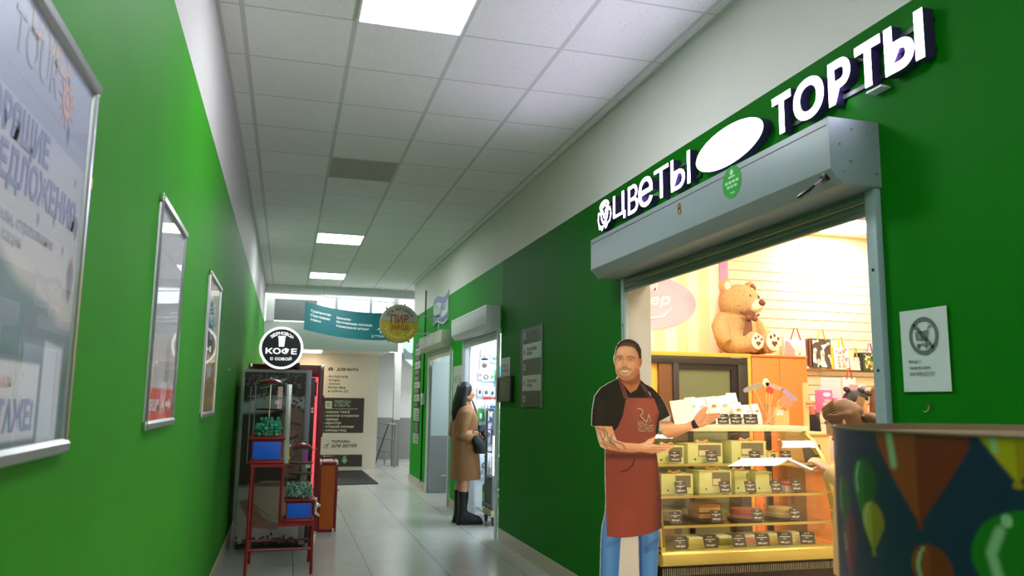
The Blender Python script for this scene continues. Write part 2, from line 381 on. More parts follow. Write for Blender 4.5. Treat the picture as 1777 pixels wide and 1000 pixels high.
# ------------------------------------------------------------------ left wall: three snap frame posters
PRINT = M('poster_print', attr=True, rough=.45); COVER = glass('poster_cover', refl=.4)
def poster(label, yc, zc, w, h, paint, covr=COVER):
    t = thing('poster_frame', label, 'poster', (XL, yc, zc), face='L', group='framed posters on the left wall')
    W, Hh = w/2, h/2; b = .026
    for a, nm in ((1, 'top_rail'), (-1, 'bottom_rail')):
        pr = [(-b/2, .0), (b/2, .0), (b/2, .012), (b*.2, .02), (-b*.3, .018), (-b/2, .01)]
        k = 1.25
        obj(nm, MB().loft([[(x, a*(Hh-b/2)+v*k, n) for v, n in pr] for x in (-W, W)]), ALU, t)
        for e in (-1, 1): obj('corner_cap', MB().box(e*W, e*(W+.006), a*(Hh-b/2)-.015, a*(Hh-b/2)+.015, 0, .016), CHROME, t, bev=.002)
    for a in (-1, 1): obj('side_rail', MB().loft([[(a*(W-.011)+v*.85, y, n) for v, n in ((-.011, 0), (.011, 0), (.011, .01), (.004, .016), (-.006, .014), (-.011, .008))] for y in (-Hh+b, Hh-b)]), ALU, t)
    p = paint.obj('print', lambda U, V: (U, V, np.full(U.shape, .004)), PRINT, t)
    obj('cover_sheet', MB().box(-W+.02, W-.02, -Hh+.03, Hh-.03, .0075, .0085), covr, t)
    return t
# 1: travel poster
w1, h1 = .68, .84
p = Paint(-.33, .33, -.41, .41, .004, (206, 214, 232))
p.grad(-.41, (96, 108, 116), .41, (186, 196, 226)); p.grad(-.16, (226, 214, 208), .2, (200, 206, 226), [(-.4, -.16), (.4, -.16), (.4, .2), (-.4, .2)], a=.8)
p.poly([(-.4, -.06), (-.2, -.05), (-.05, -.1), (.12, -.12), (.22, -.15), (.4, -.16), (.4, -.5), (-.4, -.5)], (134, 148, 160), .03)
p.poly([(-.4, -.2), (.0, -.22), (.4, -.22), (.4, -.5), (-.4, -.5)], (112, 128, 138), .03)
for cx, cy, r in ((.275, -.045, .026), (.285, .07, .015), (.12, .05, .008), (.2, .0, .007), (.02, .03, .008), (.16, .24, .012), (.25, .16, .006)):
    p.ell(cx, cy, r, r*1.35, (104, 112, 140), .4, .8); p.poly([(cx-r*.8, cy-r*.9), (cx+r*.8, cy-r*.9), (cx+r*.15, cy-r*2.2), (cx-r*.15, cy-r*2.2)], (104, 112, 140), r*.3, .8)
p.ell(.275, -.03, .015, .03, (150, 120, 120), .6, .5)
p.poly([(-.4, -.24), (.12, -.24), (.12, -.38), (-.4, -.38)], (214, 216, 220), .006); p.poly([(.14, -.19), (.27, -.2), (.27, -.39), (.14, -.39)], (206, 212, 222), .006)
p.noise(.02, 3)
t = poster('large travel poster with balloons and blue lettering, cut by the left edge', 1.62, 1.6855, w1, h1, p)
INK = M('poster_blue_ink', (148, 156, 196), .5); INKP = M('poster_pink_ink', (226, 194, 190), .5); INKG = M('poster_grey_ink', (176, 182, 202), .5)
obj('lettering', text_mb('TOUR', -.2, .275, h=.075, w=.26, n0=.0044, n1=.005, bold=0), INKG, t)
obj('lettering', text_mb('LA VELA', -.12, .335, h=.045, w=.26, n0=.0044, n1=.005, bold=.01), INKP, t)
obj('lettering', text_mb('ГОРЯЩИЕ\nПРЕДЛОЖЕНИЯ', -.31, .04, h=.155, w=.58, n0=.0044, n1=.005, bold=.035, line=.95), INK, t)
obj('lettering', text_mb('туры, визы, страхование\nконсультация', -.31, -.05, h=.055, w=.44, n0=.0044, n1=.005, bold=0), INKG, t)
obj('lettering', text_mb('НА 2 ЭТАЖЕ!', -.31, -.365, h=.06, w=.41, n0=.0044, n1=.005, bold=.04), INK, t)
obj('lettering', text_mb('мы находимся', -.28, -.29, h=.025, n0=.0044, n1=.005, bold=.02), INKP, t)
sm = ring_mb(.13, .3, .034, .022, .0044, .005); sm.prism(circ(.13, .3, .014), .0044, .005)
for k in range(12):
    a = k*30; ca, sa = math.cos(math.radians(a)), math.sin(math.radians(a)); sm.prism([(.13+ca*.038-sa*.005, .3+sa*.038+ca*.005), (.13+ca*.058, .3+sa*.058), (.13+ca*.038+sa*.005, .3+sa*.038-ca*.005)], .0044, .005)
obj('sun_emblem', sm, M('poster_sun', (222, 180, 184), .5), t)
obj('sticker', MB().box(.3345, .34, .17, .195, .012, .0165), M('yellow_sticker', (226, 190, 40), .5), t)
# 2: pale poster with a red foot
p = Paint(-.315, .315, -.4, .4, .005, (190, 192, 198)); p.grad(-.4, (198, 192, 190), .4, (176, 180, 190)); p.noise(.05, 5, 3)
p.poly([(-.4, -.41), (.4, -.41), (.4, -.27), (-.4, -.27)], (216, 92, 82), .006)
for k in range(3): p.line([(.08, .06+.04*k), (.15, .1+.04*k), (.22, .06+.04*k)], .008, (150, 156, 160), .7)
p.ell(.12, -.17, .06, .1, (132, 134, 140), .8, .6)
t = poster('middle framed poster, pale with a red foot bearing a number', 3.325, 1.69, .69, .83, p)
wh = M('poster_white_ink', (236, 236, 236), .5)
obj('lettering', text_mb('СЕКЦИЯ', -.3, -.36, h=.05, w=.25, n0=.0055, n1=.006, bold=.03), wh, t); obj('lettering', text_mb('14', .0, -.365, h=.075, n0=.0055, n1=.006, bold=.03), wh, t)
obj('arrow', MB().prism([(.13, -.34), (.2, -.34), (.2, -.355), (.27, -.33), (.2, -.305), (.2, -.32), (.13, -.32)], .0055, .006), wh, t)
# 3: gold poster
p = Paint(-.33, .33, -.405, .405, .005, (196, 176, 84)); p.grad(-.4, (150, 126, 44), .4, (206, 200, 150)); p.poly([(-.34, .2), (.34, .05), (.34, .42), (-.34, .42)], (214, 206, 170), .05, .7)
p.ell(-.1, .1, .17, .17, (74, 84, 88), .06); p.ell(-.05, -.04, .15, .12, (86, 92, 90), .1, .9); p.poly([(-.2, -.2), (.1, -.18), (.1, -.05), (-.2, -.05)], (214, 214, 206), .02)
p.poly([(-.1, -.12), (.05, -.11), (.05, -.03), (-.1, -.04)], (222, 176, 50), .02); p.noise(.05, 6, 1)
t = poster('farthest framed poster, gold with a dark round badge', 5.245, 1.7, .79, .85, p)
obj('lettering', text_mb('РЕСО', -.2, .13, h=.06, w=.2, n0=.0055, n1=.006, bold=.03), wh, t); obj('lettering', text_mb('10%', -.16, .04, h=.06, w=.16, n0=.0055, n1=.006, bold=.03), wh, t)
t = thing('wall_nail', 'small pale nail on green left wall before coffee machine', 'nail', (XL, 6.9, 1.62), face='L'); obj('shank', MB().lathe([(.006, 0), (.006, .012), (.011, .012), (.011, .016)], n=10), WHITEM, t)
# ------------------------------------------------------------------ coffee machine and what stands with it
RED = M('red_lacquer', (132, 18, 22), .35, var=.08); REDD = M('dark_red_plastic', (110, 16, 22), .3); BLUE = M('blue_enamel', (8, 96, 214), .4); CLEAR = glass('clear_acrylic', (.86, .93, .9), refl=.8)
LITW = M('lit_white_acrylic', (255, 255, 255), .4, var=0, emit=.55); NAVY = M('navy_acrylic', (14, 20, 40), .3)
cm = thing('coffee_machine', 'tall coffee vending machine with bean print, between green wall and gumball stand', 'vending machine', (-.09, 8.0, 0))
X0, X1 = -.315, .315
b = MB().box(X0, X1, .012, .55, .03, 1.66); obj('body', b, BLACKM, cm, bev=.004)
for a, c_ in (('left_trim', (X0-.004, X0+.016)), ('right_trim', (X1-.05, X1+.004))): obj(a, MB().box(c_[0], c_[1], -.012, .02, .03, 1.668), M('grey_trim', (128, 132, 132), .4, .3), cm, bev=.002)
obj('top_trim', MB().box(X0, X1-.05, -.008, .02, 1.64, 1.668), MATS['grey_trim'], cm)
obj('plinth', MB().box(X0+.01, X1-.01, .03, .53, 0, .035), BLACKP, cm)
obj('side_cabinet', MB().box(X1+.004, X1+.045, .06, .5, .03, 1.6).box(X1+.045, X1+.06, .1, .2, 1.42, 1.56), BLACKP, cm, bev=.003)
for z in (1.3, 1.27): obj('lock', MB().lathe([(.012, 0), (.012, .02), (.008, .024)], (X1+.025, .05, z), 12, 'y'), CHROME, cm)
p = Paint(X0+.012, X1-.046, .04, 1.638, .004, (150, 150, 148))
U = lambda px: (px-423)*.00538-.31
V = lambda py: 1.665-(py-641)*.00536
PX = lambda *q: [(U(a), V(c)) for a, c in q]
p.grad(.05, (166, 162, 150), 1.4, (150, 154, 156))
p.poly(PX((400, 720), (470, 716), (505, 702), (545, 716), (545, 845), (400, 845)), (40, 26, 24), .04)             # hair and shadow
p.poly(PX((490, 720), (512, 705), (534, 720), (534, 800), (520, 830), (500, 832), (486, 780)), (122, 92, 84), .03)  # face
p.ell(U(512), V(770), .04, .1, (150, 118, 108), .8, .8); p.line(PX((497, 740), (510, 735), (523, 738)), .018, (40, 24, 24)); p.line(PX((498, 757), (508, 763), (520, 758)), .022, (34, 20, 22), .9)
p.line(PX((516, 765), (523, 790), (515, 797)), .014, (84, 56, 52), .8); p.ell(U(508), V(812), .05, .016, (120, 52, 52), .6)
p.poly(PX((440, 842), (470, 836), (528, 838), (524, 890), (505, 905), (470, 903), (448, 880)), (150, 138, 120), .02); p.ell(U(486), V(842), .2, .02, (96, 74, 58), .5)
p.poly(PX((426, 870), (446, 866), (470, 898), (500, 912), (490, 920), (452, 915)), (136, 104, 88), .02); p.line(PX((440, 880), (470, 902)), .008, (84, 56, 48), .8); p.line(PX((446, 872), (480, 897)), .008, (84, 56, 48), .7)
rs = random.Random(3)
dark = p.mask(PX((400, 630), (545, 630), (545, 682), (520, 690), (490, 684), (450, 690), (430, 700), (400, 694)), .03); p._mix(dark, (34, 22, 18))
for _ in range(360):
    px_, py_ = rs.uniform(418, 538), rs.uniform(642, 692)
    if py_ > 680 and rs.random() > .35: continue
    k = rs.choice([(60, 44, 38), (20, 12, 10), (92, 80, 72), (14, 9, 8), (120, 110, 102)]); p.ell(U(px_), V(py_), .011, .007, k, .3, .8, rs.uniform(0, 180))
for px_, py_ in ((503, 701), (511, 696), (507, 703), (516, 699), (512, 704), (523, 695), (500, 705), (520, 707)): p.ell(U(px_), V(py_), .014, .01, (24, 16, 14), .3, 1, 30)
for _ in range(300):
    py_ = 948-abs(rs.gauss(0, 7)); p.ell(U(rs.uniform(418, 536)), V(py_), .014, .009, rs.choice([(16, 10, 8), (32, 20, 15), (60, 44, 36)]), .3, 1, rs.uniform(0, 180))
p.poly(PX((400, 944), (545, 944), (545, 960), (400, 960)), (16, 12, 10), .02)
p.obj('front_panel', lambda U_, V_: (U_, np.full(U_.shape, -.001), V_), M('coffee_print', attr=True, rough=.25), cm)
SCR = M('dark_ink', (16, 14, 14), .5)
def front(s, u, v, h, m, parent, y=-.0015, **k):
    mb = text_mb(s, 0, 0, h=h, n0=0, n1=.001, **k); sl = .22
    mb.v = [(u+x+yy*sl, y-z, v+yy+x*.22) for x, yy, z in mb.v]; return obj('lettering', mb, m, parent)
PALE = M('pale_ink', (170, 172, 170), .5)
front('Угощаем', U(430), V(694), .035, PALE, cm); front('чем', U(478), V(664), .03, PALE, cm, bold=.03); front('ароматный', U(452), V(676), .026, PALE, cm, bold=.03); front('кофе!!!', U(495), V(688), .05, SCR, cm, bold=.01)
def disc_sign(t, r, dep, face_m, rim_m, n=56):
    obj('lightbox', MB().lathe([(r, 0), (r, dep)], n=n), rim_m, t, bev=.004); return t
t = thing('light_box_sign', 'round glowing coffee to go sign with cup emblem, on top of the vending machine', 'sign', (-.07, 7.98, 1.877), face='F')
obj('box', MB().lathe([(.205, -.05), (.205, 0)], n=56), BLACKP, t); obj('lit_ring', ring_mb(0, 0, .205, .182, 0, .004, 56), LITW, t); obj('face', MB().prism(circ(0, 0, .183, n=56), 0, .003), NAVY, t)
obj('lettering', arc_text('ЗЕРНОВОЙ', .143, 137, 43, .032, .02, n0=.003, n1=.0045, wid=.026), LITW, t)
obj('lettering', text_mb('КОФЕ', 0, -.062, h=.062, w=.29, bold=.03, anchor='c', n0=.003, n1=.0045), LITW, t); obj('lettering', text_mb('С СОБОЙ', 0, -.12, h=.036, w=.2, bold=.025, anchor='c', n0=.003, n1=.0045), LITW, t)
obj('cup_emblem', MB().prism([(-.032, .098), (.032, .098), (.024, .012), (-.024, .012)], .003, .0045).prism([(-.037, .102), (.037, .102), (.034, .116), (-.034, .116)], .003, .0045), LITW, t)
obj('cup_badge', ring_mb(0, .055, .017, .0145, .0045, .0052, 24), NAVY, t)
obj('bracket', MB().box(-.012, .012, -.2, -.215, -.04, -.01).box(-.06, .06, -.212, -.208, -.06, 0), BLACKM, t)
# red machine behind
t = thing('toy_machine', 'red framed prize machine with glowing pink window, standing behind the coffee machine', 'vending machine', (0, 8.62, 0))
fr = MB()
for x in (-.385, .315): fr.box(x, x+.055, 0, .05, 0, 1.745)
fr.box(-.33, .315, 0, .05, 1.62, 1.745).box(-.33, .315, 0, .05, 0, .42)
obj('frame', fr, RED, t, bev=.003); obj('body', MB().box(-.38, .365, .05, .5, .02, 1.74), M('dark_red_body', (70, 10, 14), .4), t)
obj('window', MB().box(-.33, .315, .03, .045, .42, 1.62), M('glowing_pink_window', (255, 96, 96), .4, var=.5, scale=9, emit=.9, ecol=(255, 70, 80)), t)
for x, z in ((-.37, 1.72), (.35, 1.72), (.35, .02)): obj('corner_fitting', MB().box(x-.022, x+.022, -.006, .03, z-.02, z+.03), CHROME, t, bev=.004)
for z in (.62, 1.0, 1.36): obj('hinge', MB().box(.368, .382, .01, .04, z, z+.07), REDD, t, bev=.003)
obj('latch', MB().box(.06, .12, -.03, .03, 1.70, 1.765), BLACKP, t, bev=.006)
# orange cabinet
t = thing('prize_cabinet', 'low orange panelled cabinet with red frame beside the vending machines', 'cabinet', (.475, 8.86, 0))
fr = MB()
for x in (-.1, .072): fr.box(x, x+.028, 0, .028, 0, .72)
fr.box(-.072, .072, 0, .028, .69, .72).box(-.072, .072, 0, .028, 0, .03).box(-.1, .1, .028, .36, 0, .72)
obj('frame', fr, RED, t, bev=.002); obj('front_panel', MB().box(-.073, .073, .006, .03, .03, .69), M('orange_panel', (200, 98, 12), .4), t)
obj('top', MB().box(-.102, .102, -.004, .362, .72, .735), M('worn_pink_top', (196, 128, 118), .4, var=.2), t, bev=.003)
for x, z in ((-.1, .7), (.076, .7), (.06, .002)): obj('corner_fitting', MB().box(x, x+.026, -.006, .03, z, z+.036), CHROME, t, bev=.004)
h = MB().tube([(-.06, .15, .735), (-.055, .15, .775), (.055, .15, .775), (.06, .15, .735)], .008); obj('handle', h, REDD, t)
for z in (.42, .55): obj('latch', MB().tube([(.1, .08, z+.02), (.118, .08, z+.01), (.118, .08, z-.01), (.1, .08, z-.02)], .005), CHROME, t)
# gumball stand
st = thing('gumball_stand', 'stepped red tube stand carrying two gumball machines', 'stand', (0, 6.8, 0))
def leg(x, y, z1, splay=(0, 0)): return MB().tube([(x+splay[0], y+splay[1], 0), (x, y, z1)], .0125, 8)
for x, y, z1, sp in ((-.235, .0, .86, (-.008, 0)), (-.235, .36, .86, (0, .15)), (.255, 0, .4, (.006, 0)), (.255, .36, .4, (0, .15))): obj('leg', leg(x, y, z1, sp), RED, st)
for x, y in ((.0, 0), (.0, .36)): obj('post', MB().tube([(x, y, .385), (x, y, .86)], .0125), RED, st)
for z, a, b_ in ((.855, -.235, 0), (.39, 0, .255)):
    fr = MB(); fr.box(a-.014, b_+.014, -.014, .014, z-.012, z+.012).box(a-.014, b_+.014, .346, .374, z-.012, z+.012).box(a-.014, a+.014, 0, .36, z-.012, z+.012).box(b_-.014, b_+.014, 0, .36, z-.012, z+.012)
    fr.box(a, b_, 0, .36, z-.002, z+.008); obj('platform', fr, RED, st)
obj('stretcher', MB().tube([(-.24, 0, .2), (.258, 0, .2)], .011), RED, st); obj('stretcher', MB().tube([(-.235, .44, .2), (.255, .44, .2)], .011), RED, st)
for x in (-.236, .256): obj('stretcher', MB().tube([(x, 0, .2), (x, .44, .2)], .011), RED, st)
def gum(loc, label, s, hcan, price, disks, panel):
    g = thing('gumball_machine', label, 'gumball machine', loc, group=None)
    w = .125*s
    obj('base', MB().loft([[(x*w*k, y*w*k, z) for x, y in ((-1, -1), (1, -1), (1, 1), (-1, 1))] for k, z in ((1.03, 0), (1.03, .02), (.9, .035), (.9, .165*s), (1.06, .185*s), (1.06, .2*s))]), RED, g, bev=.003)
    obj('front_plate', MB().box(-w*.82, w*.82, -w*.93, -w*.89, .035, .165*s), BLUE, g, bev=.002); obj('side_plate', MB().box(w*.89, w*.93, -w*.8, w*.8, .035, .165*s), RED, g)
    z0, z1 = .2*s, .2*s+hcan; r = w*1.02; n = 6 if panel else 20
    cn = MB(); cn.loft([[(r*math.cos(2*PI*(k+.5)/n), r*math.sin(2*PI*(k+.5)/n), z) for k in range(n)] for z in (z0, z1)], cap=False)
    obj('canister', cn, CLEAR, g, ang=20)
    if panel:
        for k in (2, 3, 4, 5): a = 2*PI*(k+.5)/n; obj('corner_strip', MB().tube([(r*math.cos(a), r*math.sin(a), z0), (r*math.cos(a), r*math.sin(a), z1)], .0025), M('strip_grey', (130, 138, 136), .35, .4), g)
    obj('collar', MB().lathe([(r*1.02, z1-.012), (r*1.05, z1), (r*.95, z1+.012)], n=24), glass('collar_acrylic', (.8, .9, .95), 1.6), g)
    obj('lid', MB().lathe([(r*.72, z1), (r*.74, z1+.012), (r*.5, z1+.035), (.02, z1+.045), (.0, z1+.045)], n=24), REDD, g)
    obj('lid_knob', MB().lathe([(.012, z1+.044), (.012, z1+.055), (.0, z1+.058)], n=12), CHROME, g)
    for dz in disks: obj('divider', MB().lathe([(r*.8, z0+dz), (r*.84, z0+dz+.006), (r*.8, z0+dz+.014)], n=24), REDD, g)
    obj('centre_rod', MB().tube([(0, 0, z0), (0, 0, z1)], .005), CHROME, g)
    # coin mechanism on the right flank
    x = w*1.06
    obj('coin_mechanism', MB().box(x, x+.02, -.04, .04, .05, .2*s), CHROME, g, bev=.006)
    obj('coin_handle', MB().lathe([(.02, 0), (.02, .012), (.012, .02)], (x+.02, 0, .13*s), 14, 'x').box(x+.03, x+.05, -.03, .03, .13*s-.006, .13*s+.006), CHROME, g, bev=.002)
    obj('coin_chute', MB().loft([[(x, -.03, .055), (x, .03, .055), (x, .03, .1), (x, -.03, .1)], [(x+.045, -.028, .03), (x+.045, .028, .03), (x+.045, .028, .045), (x+.045, -.028, .045)]]), CHROME, g)
    obj('price_sticker', text_mb(price, 0, 0, h=.028, bold=.04).xform(Matrix.Translation((r*.3, -r*.9-.003, z0+hcan*.62)) @ Matrix.Rotation(PI/2, 4, 'X')), M('white_sticker', (226, 226, 220), .5), g)
    if not panel: obj('sticker', MB().box(r*.05, r*.42, -r*.985, -r*.975, z0+hcan*.74, z0+hcan*.95), M('magenta_sticker', (150, 50, 130), .5), g)
    return g, z0, r
g1, z0, r1 = gum((-.13, 6.96, .868), 'taller gumball machine with green gumballs on the upper step', 1.06, .43, '20', (.215,), True)
obj('side_column', MB().box(.128, .172, -.1, -.06, .0, .64).box(.142, .152, -.102, -.058, .2, .62), ALU, g1, bev=.003)
obj('yellow_label', MB().box(.17, .176, -.1, -.04, .02, .16), M('yellow_label', (212, 190, 40), .5), g1)
obj('hinged_panel', MB().box(-.004, .004, -.12, .0, -.0, .36).xform(Matrix.Translation((-.15, -.03, .26)) @ Matrix.Rotation(math.radians(-62), 4, 'Z')), CLEAR, g1)
obj('panel_rod', MB().tube([(-.15, -.12, -.0), (-.15, -.12, .62)], .004), M('grey_rod', (110, 116, 112), .4, .3), g1)
obj('info_sticker', MB().box(.06, .1, -.124, -.122, .44, .52).box(.062, .1, -.124, -.122, .53, .62), M('pinkish_sticker', (200, 170, 160), .5), g1)
g2, z2, r2 = gum((.147, 6.95, .398), 'shorter gumball machine with mixed small beads on the lower step', .92, .40, '30', (.19, .275), False)
cols = [M('gumball_%s' % n, c_, .3, var=.1, scale=60) for n, c_ in (('teal', (40, 150, 128)), ('green', (52, 178, 130)), ('blue', (30, 120, 150)), ('mint', (120, 200, 170)), ('amber', (200, 130, 60)))]
ball = MB().ell((0, 0, 0), .0155, 14, 8); first = {}
rs = random.Random(5); spots = []
lay = 0
for k in range(6):
    z = .868+z0+.018+k*.0255; rr = r1*.86-.018
    for i in range(-4, 5):
        for j in range(-4, 5):
            x = (i+.5*(j % 2)+.25*(k % 2))*.0325; y = j*.0285+.014*(k % 2)
            if math.hypot(x, y) < rr and not (math.hypot(x, y) < .021) and (k < 4 or rs.random() < (.6 if k == 4 else .25)): spots.append((x, y, z))
vis = sorted(spots, key=lambda q: q[1])[:110]
for x, y, z in vis:
    ci = rs.choice([0, 0, 1, 1, 1, 2, 3]) if z > .868+z0+.04 or rs.random() < .4 else rs.choice([3, 4, 0, 4])
    if ci not in first: o = obj('gumball', ball, cols[ci]); first[ci] = o
    else: o = first[ci].copy(); C.objects.link(o)
    o.location = (-.13+x+rs.uniform(-.002, .002), 6.96+y, z)
    tag(o, 'small round gumball heaped in the taller gumball machine', 'gumball', 'gumballs in the taller machine')
bd = MB()
for _ in range(620):
    a = rs.uniform(0, 2*PI); q = math.sqrt(rs.random())*(r2-.012); bd.ell((q*math.cos(a), q*math.sin(a), rs.uniform(.012, .1+.03*rs.random())), rs.uniform(.007, .01), 6, 4)
BEAD = M('mottled_beads', (200, 214, 206), .4, var=0); nt = BEAD.node_tree; gi = nt.nodes.new('ShaderNodeNewGeometry'); cr = nt.nodes.new('ShaderNodeValToRGB')
for i, (ps, c_) in enumerate(((0, (200, 220, 210)), (.35, (60, 150, 120)), (.6, (20, 60, 50)), (.8, (150, 200, 180)))):
    e = cr.color_ramp.elements[i] if i < 2 else cr.color_ramp.elements.new(ps); e.position = ps; e.color = (*lin(c_), 1)
cr.color_ramp.interpolation = 'CONSTANT'; nt.links.new(gi.outputs['Random Per Island'], cr.inputs[0]); nt.links.new(cr.outputs[0], nt.nodes['Principled BSDF'].inputs['Base Color'])
o = obj('bead_filling', bd, BEAD, fix=False); o.location = (.147, 6.95, .398+z2); tag(o, 'mixed white and green beads filling the shorter gumball machine', 'beads', kind='stuff')
# ------------------------------------------------------------------ lit letters over the cake shop
LITL = M('lit_letter_face', (255, 255, 255), .4, var=0, emit=L_LETTER, ecol=(232, 218, 255)); LSIDE = M('letter_return_purple', (46, 34, 74), .35, var=.02)
def R_sign(name, label, cat, y, z, **k): return thing(name, label, cat, (XR-.0015, y, z), face='R', **k)
def letter(t, s, y0, y1, z0, z1, bold, yr, zr, name='letter'):
    a, b_ = yr-y0, yr-y1
    L = obj(name, text_mb(s, a, z0-zr, h=z1-z0, w=b_-a, bold=bold, n0=.004, n1=.05), LSIDE, t)
    obj('lit_face', text_mb(s, a+.001, z0-zr+.001, h=z1-z0-.002, w=b_-a-.002, bold=bold, n0=.05, n1=.0515), LITL, L)
def rails(t, a, b_):
    for v in (.035, .15): obj('mounting_rail', MB().box(a, b_, v-.009, v+.009, .0, .012), M('dark_rail', (30, 50, 40), .4), t)
t = R_sign('lit_letters', 'thin glowing white flower letters with rose, left end above shutter box', 'sign', 4.55, 2.605)
for s, y0, y1 in (('Ц', 4.925, 4.72), ('В', 4.678, 4.525), ('е', 4.516, 4.313), ('Т', 4.288, 4.10), ('Ы', 4.069, 3.839)): letter(t, s, y0, y1, 2.605, 2.795, .0, 4.55, 2.605)
rails(t, -.36, .76)
ro = MB(); cu, cv = 4.55-5.085, .1
def petal(ps, wd, n0, n1, mb):
    ps = [Vector((cu+x*.95, cv+y, 0)) for x, y in ps]
    for i in range(len(ps)-1):
        d = (ps[i+1]-ps[i]).normalized(); nn = Vector((-d.y, d.x, 0))*wd/2; e = d*wd*.3
        mb.prism([tuple((ps[i]-e+nn).xy), tuple((ps[i]-e-nn).xy), tuple((ps[i+1]+e-nn).xy), tuple((ps[i+1]+e+nn).xy)], n0, n1)
pet = [circ(0, .015, .062, .07, 24, 150, 390), [(-.055, .05), (-.03, .03), (0, -.025), (.03, .03), (.055, .05)], [(-.03, .06), (0, .085), (.03, .06)], circ(-.02, .055, .05, .03, 10, 20, 200), circ(.03, .055, .045, .03, 10, -20, 170),
       [(-.065, .02), (-.11, .03), (-.12, -.02), (-.1, -.06), (-.04, -.085), (0, -.07)], [(.065, .02), (.11, .03), (.125, -.02), (.1, -.06), (.04, -.075), (0, -.07)], [(-.1, -.06), (-.095, -.085), (-.06, -.085), (-.045, -.1), (-.02, -.08)], [(.06, -.07), (.04, -.09), (.02, -.095)], [(-.05, -.02), (-.03, -.05), (.03, -.05), (.05, -.02)], circ(0, .03, .1, .07, 14, 30, 150)]
a_, b_ = MB(), MB()
for q in pet: petal(q, .013, .004, .05, a_); petal(q, .012, .05, .0515, b_)
rose = obj('rose_emblem', a_, LSIDE, t); obj('lit_face', b_, LITL, rose)
t = R_sign('lit_oval', 'blank glowing white oval light box between the two lit words', 'sign', 3.45, 2.692)
obj('box', MB().prism(circ(0, 0, .322, .105, 64), .004, .05), LSIDE, t); obj('lit_face', MB().prism(circ(0, 0, .318, .102, 64), .05, .052), LITL, t)
t = R_sign('lit_letters', 'bold glowing white cake letters, right end above shutter box', 'sign', 2.6, 2.605)
for s, y0, y1 in (('Т', 3.055, 2.914), ('О', 2.897, 2.69), ('Р', 2.66, 2.525), ('Т', 2.497, 2.356), ('Ы', 2.337, 2.145)): letter(t, s, y0, y1, 2.605, 2.79, .035, 2.6, 2.605)
rails(t, -.46, .46); obj('white_plate', MB().box(.15, .23, -.02, -.012, 0, .045), WHITEM, t)  # thin white plate below the bold letters

# ------------------------------------------------------------------ roller shutters
SHUT = M('shutter_box_metal', (142, 154, 158), .45, .1, var=.03); SLAT = M('shutter_slat_grey', (104, 118, 110), .5, .1); SHUTP = M('shutter_box_pale', (206, 212, 210), .45, .1); RAILM = M('guide_rail_blue_grey', (150, 170, 174), .45, .1)
def shutter(label, y0, y1, x_, z0, z1, o0, o1, zo, box_m, slat_m, rail_m, nsl=2, zbot=0.0, rd=.03):
    t = thing('roller_shutter', label, 'roller shutter', (XR, (y0+y1)/2, z0), group=None); yc = (y0+y1)/2; d = x_-XR; ch = .055
    prof = [(0, 0), (0, z1-z0), (d, z1-z0), (d, ch), (d+.05, .0)]
    obj('box', MB().prism(prof, y0-yc+.003, y1-yc-.003, 'xzy'), box_m, t, bev=.003)
    obj('box_seam', MB().box(d-.0012, d, y0-yc+.01, y1-yc-.01, z1-z0-.031, z1-z0-.028), M('seam_dark', (50, 54, 56), .6), t)
    for y in (y0, y1):
        e = obj('end_plate', MB().prism([(a*1.004, b_) for a, b_ in prof], y-yc-.003, y-yc+.003, 'xzy'), box_m, t, bev=.001)
        s = -1 if y == y0 else 1
        sc = MB()
        for a, b_ in ((.25, .8), (.55, .85), (.8, .6), (.3, .45), (.6, .35), (.75, .2), (.1, .2), (.1, .9)): sc.lathe([(.005, 0), (.004, s*.003)], (d*a, y-yc+s*.003, (z1-z0)*b_), 8, 'y')
        obj('screw', sc, ALU, e)
    zt = z0-.002
    hs = (zt-zo)/nsl
    for k in range(nsl):
        a = zt-(k+1)*hs; obj('slat', MB().prism([(-.022, a+.003), (-.028, a+hs*.5), (-.022, a+hs-.002), (-.012, a+hs-.002), (-.012, a+.003)], o0-yc, o1-yc, 'xzy').xform(Matrix.Translation((0, 0, -z0))), slat_m, t, bev=.001)
    obj('bottom_bar', MB().box(-.029, -.008, o0-yc, o1-yc, zo-z0-.012, zo-z0+.004), slat_m, t)
    for y, s in ((o0, 1), (o1, -1)):
        r = MB().box(-rd, -.001, y-yc-s*.056, y-yc, zbot-z0, -.0)
        obj('guide_rail', r, rail_m, t, bev=.004)
        for z in (.5, 1.0, 1.52, 1.9): obj('rail_hole', MB().lathe([(.006, 0), (.006, -.003)], (-rd, y-yc-s*.028, z-z0), 10, 'x'), BLACKP, t)
    return t, yc
t, yc = shutter('large blue grey roller shutter box across the cake shop opening', 2.45, 4.9, 1.922, 2.215, 2.474, 2.51, 4.80, 2.13, SHUT, SLAT, RAILM)
GOLD = M('brass', (176, 146, 84), .35, .7)
n8 = ring_mb(yc-3.64, .195, .017, .009, .226, .229, 20); ring_mb(yc-3.64, .168, .02, .011, .226, .229, 20, n8)
o = obj('keyhole_numeral', n8.xform(ROT['R'].to_4x4()), GOLD, t)
st_ = MB().prism(circ(yc-3.13, .186, .08, .076, 40), .2265, .2275); o = obj('round_sticker', st_.xform(ROT['R'].to_4x4()), M('sticker_green', (40, 160, 50), .5), t)
ic = ring_mb(yc-3.13, .232, .014, .0, .2275, .2285, 16)
for r_, n_ in ((.187, 4), (.166, 3)):
    for k in range(n_): u_ = yc-3.13+(k-(n_-1)/2)*.03; ic.box(u_-.011, u_+.011, r_-.006, r_+.006, .2275, .2285)
ic.box(yc-3.13-.028, yc-3.13+.028, .207, .215, .2275, .2285); ic.box(yc-3.13-.012, yc-3.13+.022, .133, .138, .2275, .2285)
obj('sticker_symbols', ic.xform(ROT['R'].to_4x4()), M('pale_green_ink', (190, 232, 190), .5), o)
